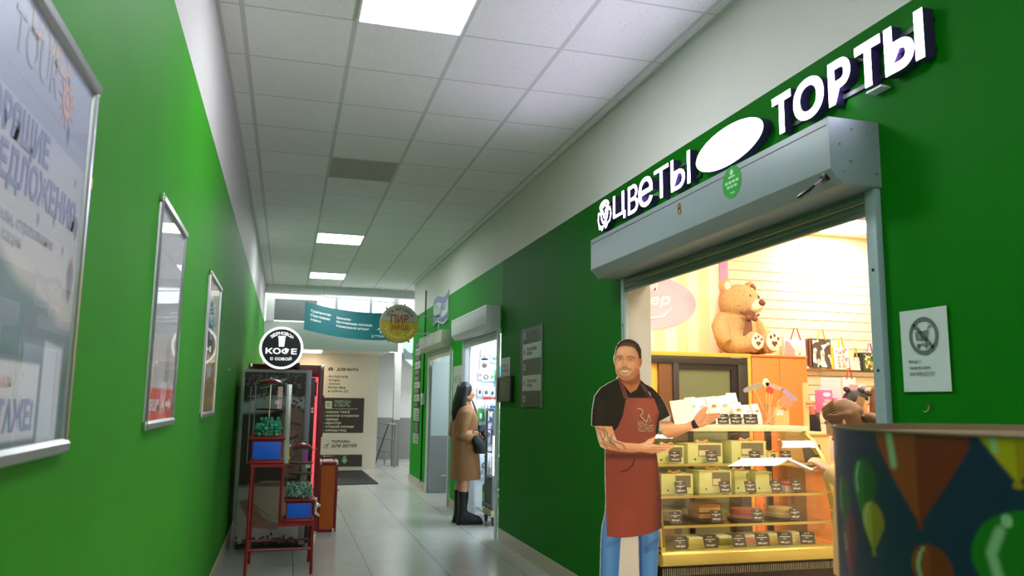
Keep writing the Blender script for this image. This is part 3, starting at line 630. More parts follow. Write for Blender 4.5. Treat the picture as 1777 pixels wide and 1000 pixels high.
cr = MB().tube([(-.214, 2.50-yc, .035), (-.235, 2.53-yc, .012)], .004); crk = obj('crank_rod', cr, M('lilac_cord', (200, 150, 220), .4), t)
obj('crank_grip', MB().tube([(-.235, 2.53-yc, .012), (-.245, 2.55-yc, -.002), (-.262, 2.585-yc, -.02), (-.268, 2.6-yc, -.024)], [.004, .009, .009, .004]), BLACKP, crk); obj('crank_socket', MB().box(-.222, -.2, 2.485-yc, 2.52-yc, .022, .05), BLACKP, t, bev=.003)
shutter('pale roller shutter box over the bright phone accessory shop', 8.1, 9.95, 1.99, 2.155, 2.41, 8.14, 9.8, 2.06, SHUTP, M('slat_pale', (170, 176, 172), .5, .1), SHUTP)
shutter('weathered roller shutter box over the farthest doorway', 10.62, 12.5, 1.985, 2.14, 2.36, 10.68, 12.36, 2.03, M('weathered_box', (190, 190, 178), .6, var=.16, scale=9), M('slat_cream', (196, 190, 172), .5, .1), SHUTP)

# ------------------------------------------------------------------ papers, boards, hook on the right wall
PAPER = M('white_paper', (196, 208, 204), .7, var=.02); GREYI = M('grey_print_ink', (92, 104, 100), .6)
t = R_sign('paper_notice', 'white paper sign forbidding shopping carts, right of the cake shop', 'sign', 2.277, 1.585)
pv = [(-.108, -.144), (.107, -.146), (.11, .144), (-.108, .145)]
pn = 8; mb = MB()
for i in range(pn+1): mb.v += [(-.108+.216*i/pn, -.145, .005+.0015*math.sin(i*.9)), (-.108+.216*i/pn, .145, .005+.0015*math.cos(i*.8))]
mb.f = [(2*i, 2*i+2, 2*i+3, 2*i+1) for i in range(pn)]
obj('sheet', mb, PAPER, t, fix=False)
N0, N1 = .0075, .0082
obj('prohibition_ring', ring_mb(0, .05, .066, .053, N0, N1, 48).prism([(-.048, .087), (-.039, .096), (.047, .01), (.038, .001)], N0, N1), GREYI, t)
ca = MB()
def bar(a, b_, wd, mb=ca):
    a, b_ = Vector(a), Vector(b_); d = (b_-a).normalized(); n_ = Vector((-d.y, d.x))*wd/2; mb.prism([tuple(a+n_), tuple(a-n_), tuple(b_-n_), tuple(b_+n_)], N0, N1)
for q in (((-.035, .062), (.018, .066)), ((-.035, .062), (-.032, .038)), ((-.032, .038), (.016, .035)), ((.036, .083), (.024, .08)), ((.024, .08), (.012, .022)), ((-.032, .02), (.014, .021))): bar(*q, .004)
for k in range(1, 4): bar((-.034, .062-.0065*k), (.017, .065-.0075*k), .0015)
for k in range(1, 6): bar((-.034+.009*k, .063), (-.032+.0085*k, .037), .0015)
for x in (-.025, .01): ca.prism(circ(x, .013, .006, n=14), N0, N1)
obj('cart_symbol', ca, GREYI, t)
obj('lettering', text_mb('Вход с\nтележками\nЗАПРЕЩЕН!!!', -.075, -.09, h=.058, w=.115, bold=-.004, n0=N0, n1=N1, line=1.4), GREYI, t)
t = R_sign('adhesive_hook', 'small clear adhesive hook with metal prong below the cart notice', 'hook', 2.277, 1.385)
obj('pad', MB().prism(circ(0, .005, .016, n=20), 0, .004), glass('hook_plastic', (.8, .95, .8), 1.5), t); obj('prong', MB().tube([(.003, .008, .005), (.003, -.008, .008), (.0, -.014, .014), (-.008, -.012, .018), (-.012, -.006, .018)], .002), CHROME, t)
DKP = M('dark_board_plastic', (46, 52, 50), .4); LTP = M('light_board_plastic', (178, 184, 180), .4); FAINT = M('faint_grey_ink', (88, 94, 92), .5); DKI = M('dark_board_ink', (50, 54, 52), .5); PALEI = M('pale_icon_plastic', (170, 176, 172), .5)
t = R_sign('directory_board', 'five row grey directory board of offices, on the dark green wall past the cake shop', 'sign', 6.96, 1.7)
obj('side_strip', MB().box(-.37, -.25, -.355, .365, 0, .006), M('brown_strip', (40, 40, 34), .5), t)
obj('edge_strip', MB().box(-.252, -.244, -.365, .375, 0, .012).box(.318, .326, -.36, .385, 0, .012), ALU, t)
rows = [('НОТАРИАЛЬНАЯ\nПАЛАТА', 0), ('БУХГАЛТЕРСКАЯ\nКОНТОРА', 1), ('КАДРОВАЯ\nСЛУЖБА', 0), ('ТАБАЧНАЯ\nЛАВКА', 1), ('СТРАХОВАНИЕ', 0)]
for k, (s, l) in enumerate(rows):
    z = .375-.146*(k+1); pl = obj('row_panel', MB().box(-.243, .317, z, z+.143, .002, .01), LTP if l else DKP, t)
    obj('row_lettering', text_mb(s, -.12, z+.035, h=.07 if '\n' in s else .028, w=.3, n0=.01, n1=.0106, bold=.02), DKI if l else FAINT, pl)
    if not l: obj('row_icon', MB().box(-.215, -.155, z+.045, z+.1, .01, .0112), PALEI, pl, bev=.008); obj('icon_mark', MB().box(-.198, -.172, z+.06, z+.085, .0112, .012), DKP, pl)
    else: obj('row_icon', MB().prism([(-.2, z+.095), (-.18, z+.07), (-.2, z+.04), (-.215, z+.07)], .01, .0106), DKI, pl)
t = R_sign('chalk_board', 'small black framed text board on the corner left of the directory', 'sign', 7.8, 1.515)
obj('panel', MB().box(-.235, .235, -.11, .11, 0, .03), M('black_board', (26, 28, 28), .35), t); fr = MB()
for a in (-1, 1): fr.box(a*.235, a*.255, -.13, .13, 0, .038); fr.box(-.235, .235, a*.11, a*.13, 0, .038)
obj('frame', fr, BLACKP, t, bev=.003); obj('lettering', text_mb('НАКЛЕЙКА\nСТЁКОЛ\nРЕМОНТ\nТЕЛЕФОНОВ', -.15, -.08, h=.16, w=.3, n0=.03, n1=.0306, bold=.01), M('chalk_ink', (120, 124, 120), .6), t)
t = R_sign('paper_notice', 'white paper help wanted notice above the small black text board', 'sign', 7.86, 1.738); obj('sheet', MB().box(-.175, .175, -.1, .1, .001, .003), M('pale_paper', (190, 194, 184), .7), t)
obj('lettering', text_mb('ТРЕБУЕТСЯ\nПРОДАВЕЦ', -.12, -.05, h=.08, w=.24, n0=.003, n1=.0036, bold=.0, line=1.2), DKI, t)
t = R_sign('paper_notice', 'long white rental notice taped between the two far doorways', 'sign', 10.2, 1.63); obj('sheet', MB().box(-.31, .31, -.38, .22, .001, .003), MATS['pale_paper'], t)
obj('lettering', text_mb('АРЕНДА', -.23, -.02, h=.11, w=.46, n0=.003, n1=.0036, bold=-.008), M('grey_marker', (96, 98, 96), .6), t)
t = R_sign('directory_board', 'tall narrow stack of grey and white directory rows at the far corner', 'sign', 13.55, 1.66)
zz = .74
for k, (l, hgt) in enumerate([(0, .11), (1, .13), (0, .1), (1, .13), (0, .11), (0, .11), (1, .11), (0, .1), (1, .12), (0, .11), (2, .22), (3, .2), (2, .18)]):
    zz -= hgt; pl = obj('row_panel', MB().box(-.27, .27, zz+.004, zz+hgt-.004, .001, .012), LTP if l in (1, 2) else DKP, t)
    ik = MB()
    if l < 2: ik.box(-.2, -.14, zz+.03, zz+.08, .012, .013); ik.box(-.08, .15, zz+.06, zz+.075, .012, .013); ik.box(-.08, .05, zz+.03, zz+.045, .012, .013)
    else:
        for r_ in range(4): ik.box(-.2, -.14, zz+.03+r_*.04, zz+.045+r_*.04, .012, .013); ik.box(-.06, .2, zz+.03+r_*.04, zz+.045+r_*.04, .012, .013)
    obj('row_marks', ik, DKI if l in (1, 2) else PALEI, pl)
t = R_sign('switch_box', 'small pale switch box on the green wall by the farthest doorway', 'switch', 12.75, 1.42); obj('box', MB().box(-.12, .0, -.09, .09, 0, .05), WHITEM, t, bev=.005); obj('button', MB().box(-.085, -.035, -.03, .03, .05, .056), WHITE, t)
t = R_sign('cable', 'thin dark cable running down the far end of right wall', 'cable', 12.9, 1.0); obj('cable_run', MB().tube([(0, 2.2, .006), (.01, 1.9, .006), (0, .6, .006), (0, -.9, .006)], .014), BLACKP, t)
t = R_sign('flag_sign', 'wavy white and blue flag shaped betting sign high on far right wall', 'sign', 11.5, 2.74)
def wave(v0, v1, amp=.035, u0=-.56, u1=.56, n0=0, n1=.02, n=24):
    a = [(u0+(u1-u0)*i/n, v0+amp*math.sin(2*PI*i/n)*1.0) for i in range(n+1)]; b_ = [(u0+(u1-u0)*i/n, v1+amp*math.sin(2*PI*i/n)) for i in range(n+1)]
    mb = MB(); mb.loft([[(*a[i], n0), (*b_[i], n0), (*b_[i], n1), (*a[i], n1)] for i in range(n+1)]); return mb
obj('panel', wave(-.21, .21), M('flag_white', (196, 206, 206), .5), t); FB = M('flag_blue', (92, 112, 160), .5)
obj('blue_band', wave(.09, .185, n0=.02, n1=.022), FB, t); obj('blue_band', wave(-.185, -.1, n0=.02, n1=.022), FB, t); obj('green_field', wave(-.08, .07, u0=-.5, u1=.1, amp=.02, n0=.02, n1=.022), M('flag_teal', (96, 150, 140), .5), t)
obj('lettering', text_mb('БАЛТ', -.46, -.06, h=.12, w=.5, n0=.022, n1=.024, bold=.03), M('flag_white_ink', (220, 228, 226), .5), t); obj('lettering', text_mb('БЕТ', .1, -.045, h=.12, w=.36, n0=.022, n1=.024, bold=.03), FB, t)
obj('lettering', text_mb('букмекер', -.2, -.155, h=.04, w=.5, n0=.022, n1=.024, bold=.02), MATS['flag_white_ink'], t)
# round beer sign on brackets
t = thing('hanging_sign', 'round beer shop sign, yellow below and grey above, on wall brackets', 'sign', (1.545, 11.6, 2.51), face='F')
obj('drum', MB().lathe([(.278, -.1), (.284, -.09), (.284, -.01), (.278, 0)], n=56), M('sign_rim', (150, 150, 120), .5), t)
p = Paint(-.28, .28, -.28, .28, .005, (128, 130, 112)); p.poly([(-.3, .04), (.3, .02), (.3, -.3), (-.3, -.3)], (148, 132, 18), .01); rs = random.Random(4)
for _ in range(260):
    a, r_ = rs.uniform(0, 2*PI), .27*math.sqrt(rs.random()); x, y = r_*math.cos(a), r_*math.sin(a)
    if y < .0: p.ell(x, y, .008, .005, rs.choice([(120, 104, 16), (206, 190, 50), (70, 60, 16)]), .4, .8, rs.uniform(0, 180))
p.line([(-.26, .035), (.26, .025)], .008, (90, 84, 40), .7)
p.obj('face', lambda U_, V_: (U_, V_, np.full(U_.shape, .002)), M('beer_sign_print', attr=True, rough=.5), t, sel=np.hypot(p.U, p.V) < .276)
RB = M('beer_brown', (116, 44, 24), .5); DB = M('beer_dark', (60, 40, 26), .5); OL = M('beer_pale', (200, 186, 130), .5)
obj('lettering', text_mb('ПИВ', 0, -.005, h=.135, w=.27, bold=.03, anchor='c', n0=.002, n1=.006), RB, t); obj('lettering', text_mb('ЗАВОД', 0, -.105, h=.085, w=.26, bold=.025, anchor='c', n0=.002, n1=.006), RB, t)
obj('lettering', arc_text('СЕТЬ МАГАЗИНОВ', .213, 152, 28, .045, .02, n0=.002, n1=.004, wid=.028), DB, t); obj('lettering', arc_text('РАЗЛИВНОГО ПИВА', .213, 200, 340, .04, .015, inside=True, n0=.002, n1=.004, wid=.024), OL, t)
br = MB(); br.tube([(.2, .13, -.05), (.6, .13, -.05)], .012); br.tube([(.2, -.13, -.05), (.6, -.13, -.05)], .012); br.box(.59, .602, -.15, .15, -.09, -.01); obj('bracket', br, ALU, t)
for a in (20, 75, 130, 200, 240, 300): obj('lug', MB().box(.27, .31, -.012, .012, -.07, -.03).xform(Matrix.Rotation(math.radians(a), 4, 'Z')), M('sign_lug', (110, 120, 90), .5), t)
# ------------------------------------------------------------------ far end: stair hall, gallery, signs
HALLW = M('hall_white', (214, 214, 210), .6); HALLG = M('hall_grey', (132, 132, 130), .55)
struct('wall_hall_back', MB().box(-1.5, 1.83, 16.7, 16.85, 0, 2.4), CREAM)
struct('ceiling_passage', MB().box(-1.5, 1.83, 15.6, 16.9, 2.335, 2.4), CREAM)
struct('wall_gallery', MB().box(-1.5, 2.05, 15.5, 15.62, 2.335, 2.84), HALLW)            # edge of the upper floor
struct('ceiling_gallery', MB().box(-1.5, 2.05, 15.62, 18.6, 2.4, 2.5), HALLW)
struct('wall_passage_left', MB().box(-.6, XL, 15.6, 16.8, 0, 2.4), CREAM)
struct('wall_stair_back', MB().box(1.6, 5, 19.4, 19.5, .98, 6.2), HALLW); struct('trim_dado', MB().box(1.6, 5, 19.385, 19.5, 0, .98), HALLG)
struct('wall_stair_right', MB().box(4.2, 4.3, 14.2, 19.5, 0, 6.2), HALLW); struct('wall_hall_left', MB().box(-1.6, -1.5, 15.5, 19.5, 2.3, 6.2), HALLW)
struct('wall_upper_back', MB().box(-1.5, 5, 18.6, 18.7, 2.5, 6.2), HALLW)
struct('ceiling_hall', MB().box(-1.6, 5, 14.7, 19.6, 6.2, 6.3), WHITE)
struct('wall_above_corridor', MB().box(-1.6, 5, 15.05, 15.17, 3.6, 6.2), HALLW)
struct('column', MB().box(2.25, 2.39, 17.4, 17.55, 0, 6.2), HALLW); struct('trim_column_base', MB().box(2.245, 2.395, 17.395, 17.555, 0, .98), HALLG)
struct('wall_left_hall', MB().box(XL-.15, XL, 15.6, 15.62, 0, 6), HALLW)
t = thing('balustrade', 'grey infill panel in white frame on the upper gallery edge', 'railing', (0, 15.5, 2.84))
obj('infill_panel', MB().box(-.3, .47, -.02, .0, .02, .42), M('panel_grey', (112, 118, 116), .5), t)
fr = MB().box(-.45, -.3, -.03, .01, 0, .42).box(.47, .54, -.03, .01, 0, .42).box(-.45, .54, -.03, .01, .4205, .56); obj('frame', fr, HALLW, t)
t = thing('gallery_railing', 'slim grey metal railing along the upper gallery above the banner', 'railing', (1.2, 15.55, 2.84))
RL = M('rail_grey', (136, 144, 152), .4, .4)
rr = MB()
for z in (.12, .52): rr.tube([(-.66, 0, z), (.78, 0, z-.06)], .014)
obj('rail', rr, RL, t)
for x in (-.36, .3): obj('post', MB().box(x-.025, x+.025, -.02, .02, 0, .62), RL, t)
obj('post', MB().box(.74, .84, -.02, .03, -.5, .8), RL, t)
t = thing('window_blind', 'bright white slatted blinds behind the upper gallery railing', 'blind', (1.1, 18.55, 2.6)); bl = MB()
for k in range(34): bl.add([(-.75, 0, .05*k), (.9, 0, .05*k), (.9, -.03, .05*k+.04), (-.75, -.03, .05*k+.04)], [(0, 1, 2, 3)])
obj('slats', bl, M('blind_white', (226, 230, 234), .6), t, fix=False); fr = MB().box(-.8, -.74, -.05, .02, 0, 1.8).box(-.1, -.05, -.05, .02, 0, 1.8).box(.88, .94, -.05, .02, 0, 1.8); obj('mullion', fr, RL, t)
# hanging banner
t = thing('banner', 'curved teal hanging banner listing second floor services', 'banner', (1.06, 14.62, 2.79), face='F'); W_, Hb = .82, .25
def bpt(u, v, n=0): return (u, v-.02-.05*(u/W_)+.075*((u/W_-.12)**2-.4), n+.06*math.cos(u*1.6)-.03)
mb = MB(); K = 28
mb.loft([[bpt(-W_+2*W_*i/K, -Hb), bpt(-W_+2*W_*i/K, Hb-.0), tuple(np.add(bpt(-W_+2*W_*i/K, Hb), (0, 0, .006))), tuple(np.add(bpt(-W_+2*W_*i/K, -Hb), (0, 0, .006)))] for i in range(K+1)])
obj('panel', mb, M('banner_teal', (20, 104, 110), .45, var=.12, scale=2), t)
WINK = M('white_ink', (226, 234, 232), .5, var=.02)
def btext(s, u, v, h, w=None, **k):
    m = text_mb(s, u, v, h=h, w=w, bold=.03, n0=0, n1=.002, **k); m.v = [bpt(a, b_, n+.009) for a, b_, n in m.v]; obj('lettering', m, WINK, t)
btext('Турагентство\nСтрахование\nАтелье', -.72, -.06, .2, .36, line=1.35); btext('Зоосалон\nИзготовление потолков\nМаникюрный кабинет', -.26, -.085, .2, .64, line=1.35); btext('2 ЭТАЖ', .38, -.2, .045, .26)
ar = MB().prism([(.47, -.06), (.55, -.0), (.63, -.06), (.57, -.06), (.57, -.12), (.53, -.12), (.53, -.06)], 0, .002); ar.v = [bpt(a, b_, n+.009) for a, b_, n in ar.v]; obj('arrow', ar, WINK, t)
obj('hanging_wire', MB().tube([(-.5, .2, .02), (-.5, .679, .0)], .003).tube([(.5, .2, .02), (.5, .679, .0)], .003), ALU, t)
# printed wall directory
t = thing('wall_directory', 'large cream and dark wall directory of services beneath the gallery', 'sign', (.6, 16.7, 0), face='F'); DKW = M('directory_dark', (60, 54, 48), .5); CRW = M('directory_cream', (226, 214, 198), .5); INKD = M('directory_ink', (70, 62, 54), .5); GRN = M('directory_sage', (150, 172, 146), .5)
obj('panel', MB().box(-.75, .95, .03, 2.16, 0, .012), CRW, t); obj('dark_field', MB().box(-.75, .95, .725, 1.43, .012, .014), DKW, t); obj('dark_field', MB().box(-.75, .95, .05, .29, .012, .014), DKW, t)
a = (.0145, .0155)
def dtext(s, x, z, h, w, m, **k): obj('lettering', text_mb(s, x, z, h=h, w=w, n0=a[0], n1=a[1], **k), m, t)
dtext('ДЛЯ БЫТА', .37, 1.975, .062, .44, INKD, bold=.03); dtext('- фотоуслуги\n- оптика\n- скупка\n- батарейки\n  и пульты ДУ', .17, 1.53, .36, .45, INKD, bold=.008, line=1.1)
obj('icon', MB().box(.2, .29, 1.98, 2.035, *a).box(.225, .265, 2.035, 2.05, *a), INKD, t); obj('icon_lens', ring_mb(.245, 2.006, .018, .009, .0155, .0162, 16), CRW, t)
dtext('ОДЕЖДА\nИ ОБУВЬ', .35, 1.25, .135, .33, GRN, bold=.035, line=1.05); obj('icon', MB().box(.17, .3, 1.22, 1.36, *a), CRW, t, bev=.004); obj('icon_shirt', MB().prism([(.19, 1.245), (.28, 1.245), (.275, 1.31), (.295, 1.3), (.27, 1.345), (.2, 1.345), (.175, 1.3), (.195, 1.31)], .0155, .0165), GRN, t)
obj('underline', MB().box(.18, .82, 1.205, 1.213, *a), CRW, t); dtext('- нижнее бельё\n- женская и мужская\n  одежда\n- евросток\n- обувной магазин\n- секонд-хенд', .15, .745, .43, .7, CRW, bold=.03, line=1.15)
dtext('ТОВАРЫ\nДЛЯ ДЕТЕЙ', .33, .43, .15, .5, INKD, bold=.03, line=1.15); obj('icon', ring_mb(.22, .455, .04, .032, *a, 20).prism([(.22, .46), (.27, .53), (.28, .52), (.23, .45)], *a), INKD, t)
obj('arrow', MB().prism([(.6, .11), (.67, .18), (.635, .18), (.635, .225), (.565, .225), (.565, .18), (.53, .18)], *a).box(.565, .635, .235, .25, *a).box(.565, .635, .257, .268, *a), GRN, t)
t = thing('ceiling_light', 'long warm ceiling light under the passage below the gallery', 'light', (.42, 16.1, 2.335)); obj('diffuser', MB().box(-.17, .2, -.28, .28, -.02, 0), M('passage_lamp', (255, 255, 255), .5, var=0, emit=7, ecol=(255, 226, 190)), t); obj('frame', MB().box(-.19, -.17, -.3, .3, -.022, 0).box(.2, .22, -.3, .3, -.022, 0), WHITEM, t)
o = obj('door_mat', MB().prism([(.62, 13.55), (1.56, 13.7), (1.52, 16.3), (.62, 16.3)], .0, .012), M('black_mat', (18, 18, 18), .9, bump=.6, bscale=200)); tag(o, 'black rubber entrance mat on the tiled floor before the wall directory', 'mat')
t = thing('stair_railing', 'grey tubular stair railing with slanted dark handrail by the column', 'railing', (2.25, 16.95, 0)); TB = M('railing_tube_grey', (150, 154, 150), .4, .3)
obj('handrail', MB().tube([(-.43, 0, .0), (-.15, 0, .9)], [(.03, .014)]*2), M('handrail_dark', (72, 68, 60), .5), t)
for x, y, z in ((0, 0, .9), (-.24, 1.45, .9), (-.1, .9, .3)): obj('post', MB().tube([(x, y, 0), (x, y, z)], .017), TB, t)
for z in (.88, .56, .28): obj('rail', MB().tube([(0, 0, z), (-.24, 1.45, z)], .012), TB, t)
obj('rail', MB().tube([(-.15, 0, .9), (.0, 0, .89)], .02), TB, t)
t = thing('stair_flight', 'white underside of stairs sloping down behind the green corner', 'stairs', (2.45, 17.6, 1.8)); obj('stringer', MB().prism([(0, .75), (1.6, -.55), (1.6, -.85), (0, .52)], -.05, .0, 'xzy'), HALLW, t)
obj('glass_panel', MB().box(-.1, 1.2, -.06, -.05, .5, 1.3), glass('stair_glass', (.7, .76, .76), 1.4), t)
struct('trim_jamb_phone', MB().box(XR+.004, XW, 9.83, 9.848, 0, 2.16), MATS['hall_white'] if 0 else HALLW); struct('trim_jamb_recess', MB().box(XR+.004, XW, 12.4, 12.418, 0, 2.12), HALLW)
# door recess behind the farthest shutter
t_ = MB().box(XW, 3.6, 12.42, 12.5, .0, 2.6); struct('wall_recess_far', t_, M('recess_pale_blue', (176, 190, 196), .5)); struct('trim_recess_dado', MB().box(XW, 3.6, 12.405, 12.42, .11, .86), M('recess_grey', (122, 128, 132), .5)); struct('baseboard_recess', MB().box(XW, 3.6, 12.4, 12.42, 0, .11), BASE)
struct('wall_recess_near', MB().box(XW, 3.6, 10.5, 10.58, 0, 2.6), WHITE); struct('wall_recess_right', MB().box(3.6, 3.7, 10.5, 12.5, 0, 2.6), HALLW); struct('ceiling_recess', MB().box(XW, 3.7, 10.5, 12.5, 2.6, 2.7), WHITE)
area_lamp('recess_lamp', (2.9, 11.5, 2.58), (0, 0, 0), .6, .6, 14, (.9, .96, 1))
t = thing('door_leaf', 'open pale blue door leaf with lever handle in the farthest doorway', 'door', (2.34, 12.3, 0), face=None); obj('leaf', MB().box(-.17, .13, -.02, .02, .01, 2.0), M('door_pale_blue', (168, 184, 190), .45), t); obj('lower_panel', MB().box(-.168, .128, -.024, -.02, .02, .86), MATS['recess_grey'], t); obj('handle', MB().tube([(.09, -.02, .26), (.09, -.06, .26), (.0, -.06, .26)], .009), CHROME, t)
t = thing('shop_sign', 'black and yellow angular shop symbol inside the farthest doorway', 'sign', (2.77, 12.4, 1.5), face='F')
YEL = M('sign_yellow', (206, 206, 40), .5)
obj('chevron', MB().prism([(-.2, .18), (.08, .42), (.08, .3), (-.06, .18), (.08, .06), (.08, -.06)], 0, .03), BLACKP, t); obj('chevron_line', MB().prism([(-.13, .18), (.06, .33), (.06, .28), (-.08, .18), (.06, .08), (.06, .03)], .03, .035), YEL, t)
obj('badge', MB().box(-.2, .12, -.32, -.1, 0, .03), BLACKP, t, bev=.02); obj('badge_field', MB().box(-.17, .12, -.29, -.13, .03, .034), YEL, t); obj('lettering', text_mb('В', -.1, -.27, h=.12, bold=.05, n0=.034, n1=.036), BLACKP, t)
t = thing('alarm_box', 'small dark red alarm box on the wall inside the farthest doorway', 'box', (2.67, 12.4, 1.22), face='F'); obj('box', MB().box(-.06, .06, -.05, .05, .0, .05), M('alarm_red', (90, 40, 44), .4), t, bev=.006); obj('screen', MB().box(-.04, .04, -.015, .03, .05, .053), M('alarm_face', (150, 120, 120), .4), t)

# ------------------------------------------------------------------ phone accessory shop
PW = M('phone_shop_white', (232, 236, 242), .5)
for nm, bx in (('wall_phone_far', (XW, 4.6, 9.86, 9.96, 0, 2.75)), ('wall_phone_near', (XW, 4.6, 8.0, 8.05, 0, 2.75)), ('wall_phone_right', (4.6, 4.7, 8, 9.96, 0, 2.75)), ('ceiling_phone', (XW, 4.7, 8, 9.96, 2.7, 2.8))): struct(nm, MB().box(*bx), PW)
t = thing('ceiling_light', 'cool white light panel inside the phone accessory shop', 'light', (2.75, 9.0, 2.7)); obj('diffuser', MB().box(-.3, .3, -.5, .5, -.02, 0), M('phone_lamp', (255, 255, 255), .5, var=0, emit=L_PHONE, ecol=(226, 238, 255)), t); obj('frame', MB().box(-.32, -.3, -.52, .52, -.024, 0).box(.3, .32, -.52, .52, -.024, 0), WHITEM, t)
t = thing('side_partition', 'tall white side partition standing behind the woman in the phone shop', 'panel', (2.24, 9.72, 0)); obj('panel', MB().box(-.06, .02, -.05, .02, .0, 2.06), PW, t, bev=.003); obj('foot', MB().box(-.07, .03, -.09, .03, 0, .02), ALU, t)
t = thing('pegboard', 'white pegboard wall with hooks behind phone accessories', 'pegboard', (2.75, 9.86, 0)); obj('board', MB().box(-.43, .75, -.026, -.004, .45, 2.3), PW, t)
hk = MB()
GRP = 'accessory packs on the phone shop pegboard'
packs = [(2.40, 1.99, .1, .16, (236, 238, 244), (150, 140, 180)), (2.53, 1.96, .11, .15, (240, 242, 246), (120, 140, 150)), (2.40, 1.86, .12, .15, (240, 240, 240), (96, 80, 70)), (2.345, 1.73, .05, .12, (240, 240, 240), (60, 60, 66)), (2.42, 1.71, .1, .13, (240, 242, 246), (60, 60, 72)), (2.50, 1.71, .06, .12, (236, 238, 240), (50, 50, 56)), (2.56, 1.72, .07, .14, (50, 180, 90), (40, 60, 60)), (2.625, 1.74, .05, .2, (60, 140, 210), (230, 240, 250)), (2.58, 1.62, .08, .1, (90, 130, 190), (40, 50, 70)),
         (2.345, 1.52, .06, .13, (240, 240, 244), (70, 70, 78)), (2.43, 1.52, .09, .13, (236, 240, 246), (110, 110, 118)), (2.51, 1.51, .06, .12, (200, 226, 240), (70, 90, 100)), (2.59, 1.52, .08, .14, (240, 240, 244), (80, 84, 90)), (2.36, 1.22, .07, .17, (40, 150, 70), (200, 230, 200)), (2.435, 1.22, .07, .15, (60, 160, 96), (220, 230, 220)), (2.505, 1.24, .1, .2, (50, 110, 180), (220, 230, 240)), (2.58, 1.25, .06, .2, (214, 220, 230), (120, 130, 150)),
         (2.38, 1.0, .09, .2, (70, 80, 96), (20, 20, 24)), (2.46, 1.0, .08, .24, (190, 190, 210), (60, 60, 70)), (2.53, .98, .08, .22, (90, 80, 150), (40, 36, 70)), (2.42, .62, .1, .16, (226, 230, 236), (60, 60, 64)), (2.52, .62, .1, .16, (232, 234, 238), (40, 40, 46))]
lab = ['white pack with violet power bank', 'white boxed pack, top right', 'large white pack with neckband earphones', 'narrow white pack by the side panel', 'white pack with black car holder', 'small white pack with dark earbuds', 'green boxed pack', 'tall blue pack at the right edge', 'short blue pack under the green one', 'white pack with round dark gadget, left', 'white pack with grey charger, middle row', 'pale blue small pack', 'white pack with charger, right', 'dark green pack low at left', 'light green pack beside dark green pack', 'wide blue card pack', 'pale slim cable pack', 'dark slate pouch pack', 'lilac grey cable pack', 'violet pack', 'white box low at left', 'white box low at right']
for (x, z, w_, h_, c_, c2), lb in zip(packs, lab):
    t = thing('accessory_pack', lb+' on the phone shop pegboard', 'pack', (x, 9.82, z), group=GRP)
    obj('card', MB().box(-w_/2, w_/2, -.018, .0, -h_/2, h_/2), M('pack_%d_%d_%d' % c_, c_, .4), t, bev=.002)
    b = MB()
    k = (x*37+z*11) % 3
    if k < 1: b = ring_mb(0, 0, w_*.32, w_*.22, 0, .012, 18)
    elif k < 2: b.ell((0, 0, .004), (w_*.28, h_*.22, .012), 12, 8)
    else: b.prism(circ(0, 0, w_*.26, h_*.3, 6), 0, .012)
    b.xform(Matrix.Translation((0, -.018, -h_*.08)) @ ROT['F'].to_4x4()); obj('gadget', b, M('gad_%d_%d_%d' % c2, c2, .4), t)
    obj('hook', MB().tube([(0, .03, h_/2+.012), (0, -.05, h_/2+.012), (0, -.055, h_/2+.02)], .003), BLACKM, t)
for x in (2.43, 2.57):
    t = thing('hanging_bundle', 'pale hanging cable bundle with red bow, %s on the phone shop pegboard' % ('left of two' if x < 2.5 else 'right of two'), 'cable', (x, 9.76, 1.42), group='cable bundles with red bows')
    obj('bundle', MB().tube([(0, 0, 0), (-.02, -.01, -.12), (-.015, -.01, -.26), (.015, -.01, -.26), (.02, -.01, -.12), (0, 0, 0)], .016), M('bundle_pale', (206, 196, 200), .5), t)
    obj('bow', MB().ell((-.03, -.01, .015), (.03, .012, .016), 10, 6).ell((.03, -.01, .015), (.03, .012, .016), 10, 6).ell((0, -.015, .015), .012, 8, 6), M('bow_red', (220, 40, 40), .4), t)
t = thing('display_trolley', 'grey wheeled glass display trolley at the phone shop entrance', 'trolley', (2.45, 9.1, 0)); GC = M('trolley_grey', (128, 136, 138), .4)
fr = MB()
for x in (-.14, .16):
    for y in (-.18, .18): fr.box(x-.014, x+.014, y-.014, y+.014, .16, 1.3)
fr.box(-.155, .175, -.195, .195, 1.28, 1.31).box(-.155, .175, -.195, .195, .2, .23); obj('frame', fr, GC, t, bev=.002)
for z in (.52, .8, 1.06): obj('shelf', MB().box(-.14, .16, -.18, .18, z, z+.01), GC, t)
obj('lower_cabinet', MB().box(-.15, .17, -.19, .19, .24, .5), M('trolley_black', (34, 34, 40), .4), t); obj('glazing', MB().box(-.146, .166, -.186, -.182, .52, 1.28), glass('case_glass', (.9, .94, .94), 1.1), t)
obj('base_board', MB().box(-.17, .19, -.21, .21, .1, .17), M('trolley_base', (206, 196, 150), .5), t, bev=.006)
pr = MB(); ring_mb(-.06, .37, .05, .03, 0, .002, 20, pr); pr.prism([(.03, .42), (.05, .42), (.05, .3), (.03, .3)], 0, .002); pr.prism([(.07, .3), (.1, .38), (.13, .3), (.115, .3), (.1, .34), (.085, .3)], 0, .002).box(.08, .13, .39, .44, 0, .002)
obj('graphic', pr.xform(Matrix.Translation((0, -.191, 0)) @ ROT['F'].to_4x4()), M('trolley_white_ink', (220, 224, 224), .5), t)
obj('lamp_strip', MB().box(-.155, -.14, -.2, -.186, .56, 1.0), M('lamp_strip', (255, 255, 255), .4, var=0, emit=2.5, ecol=(255, 255, 235)), t)
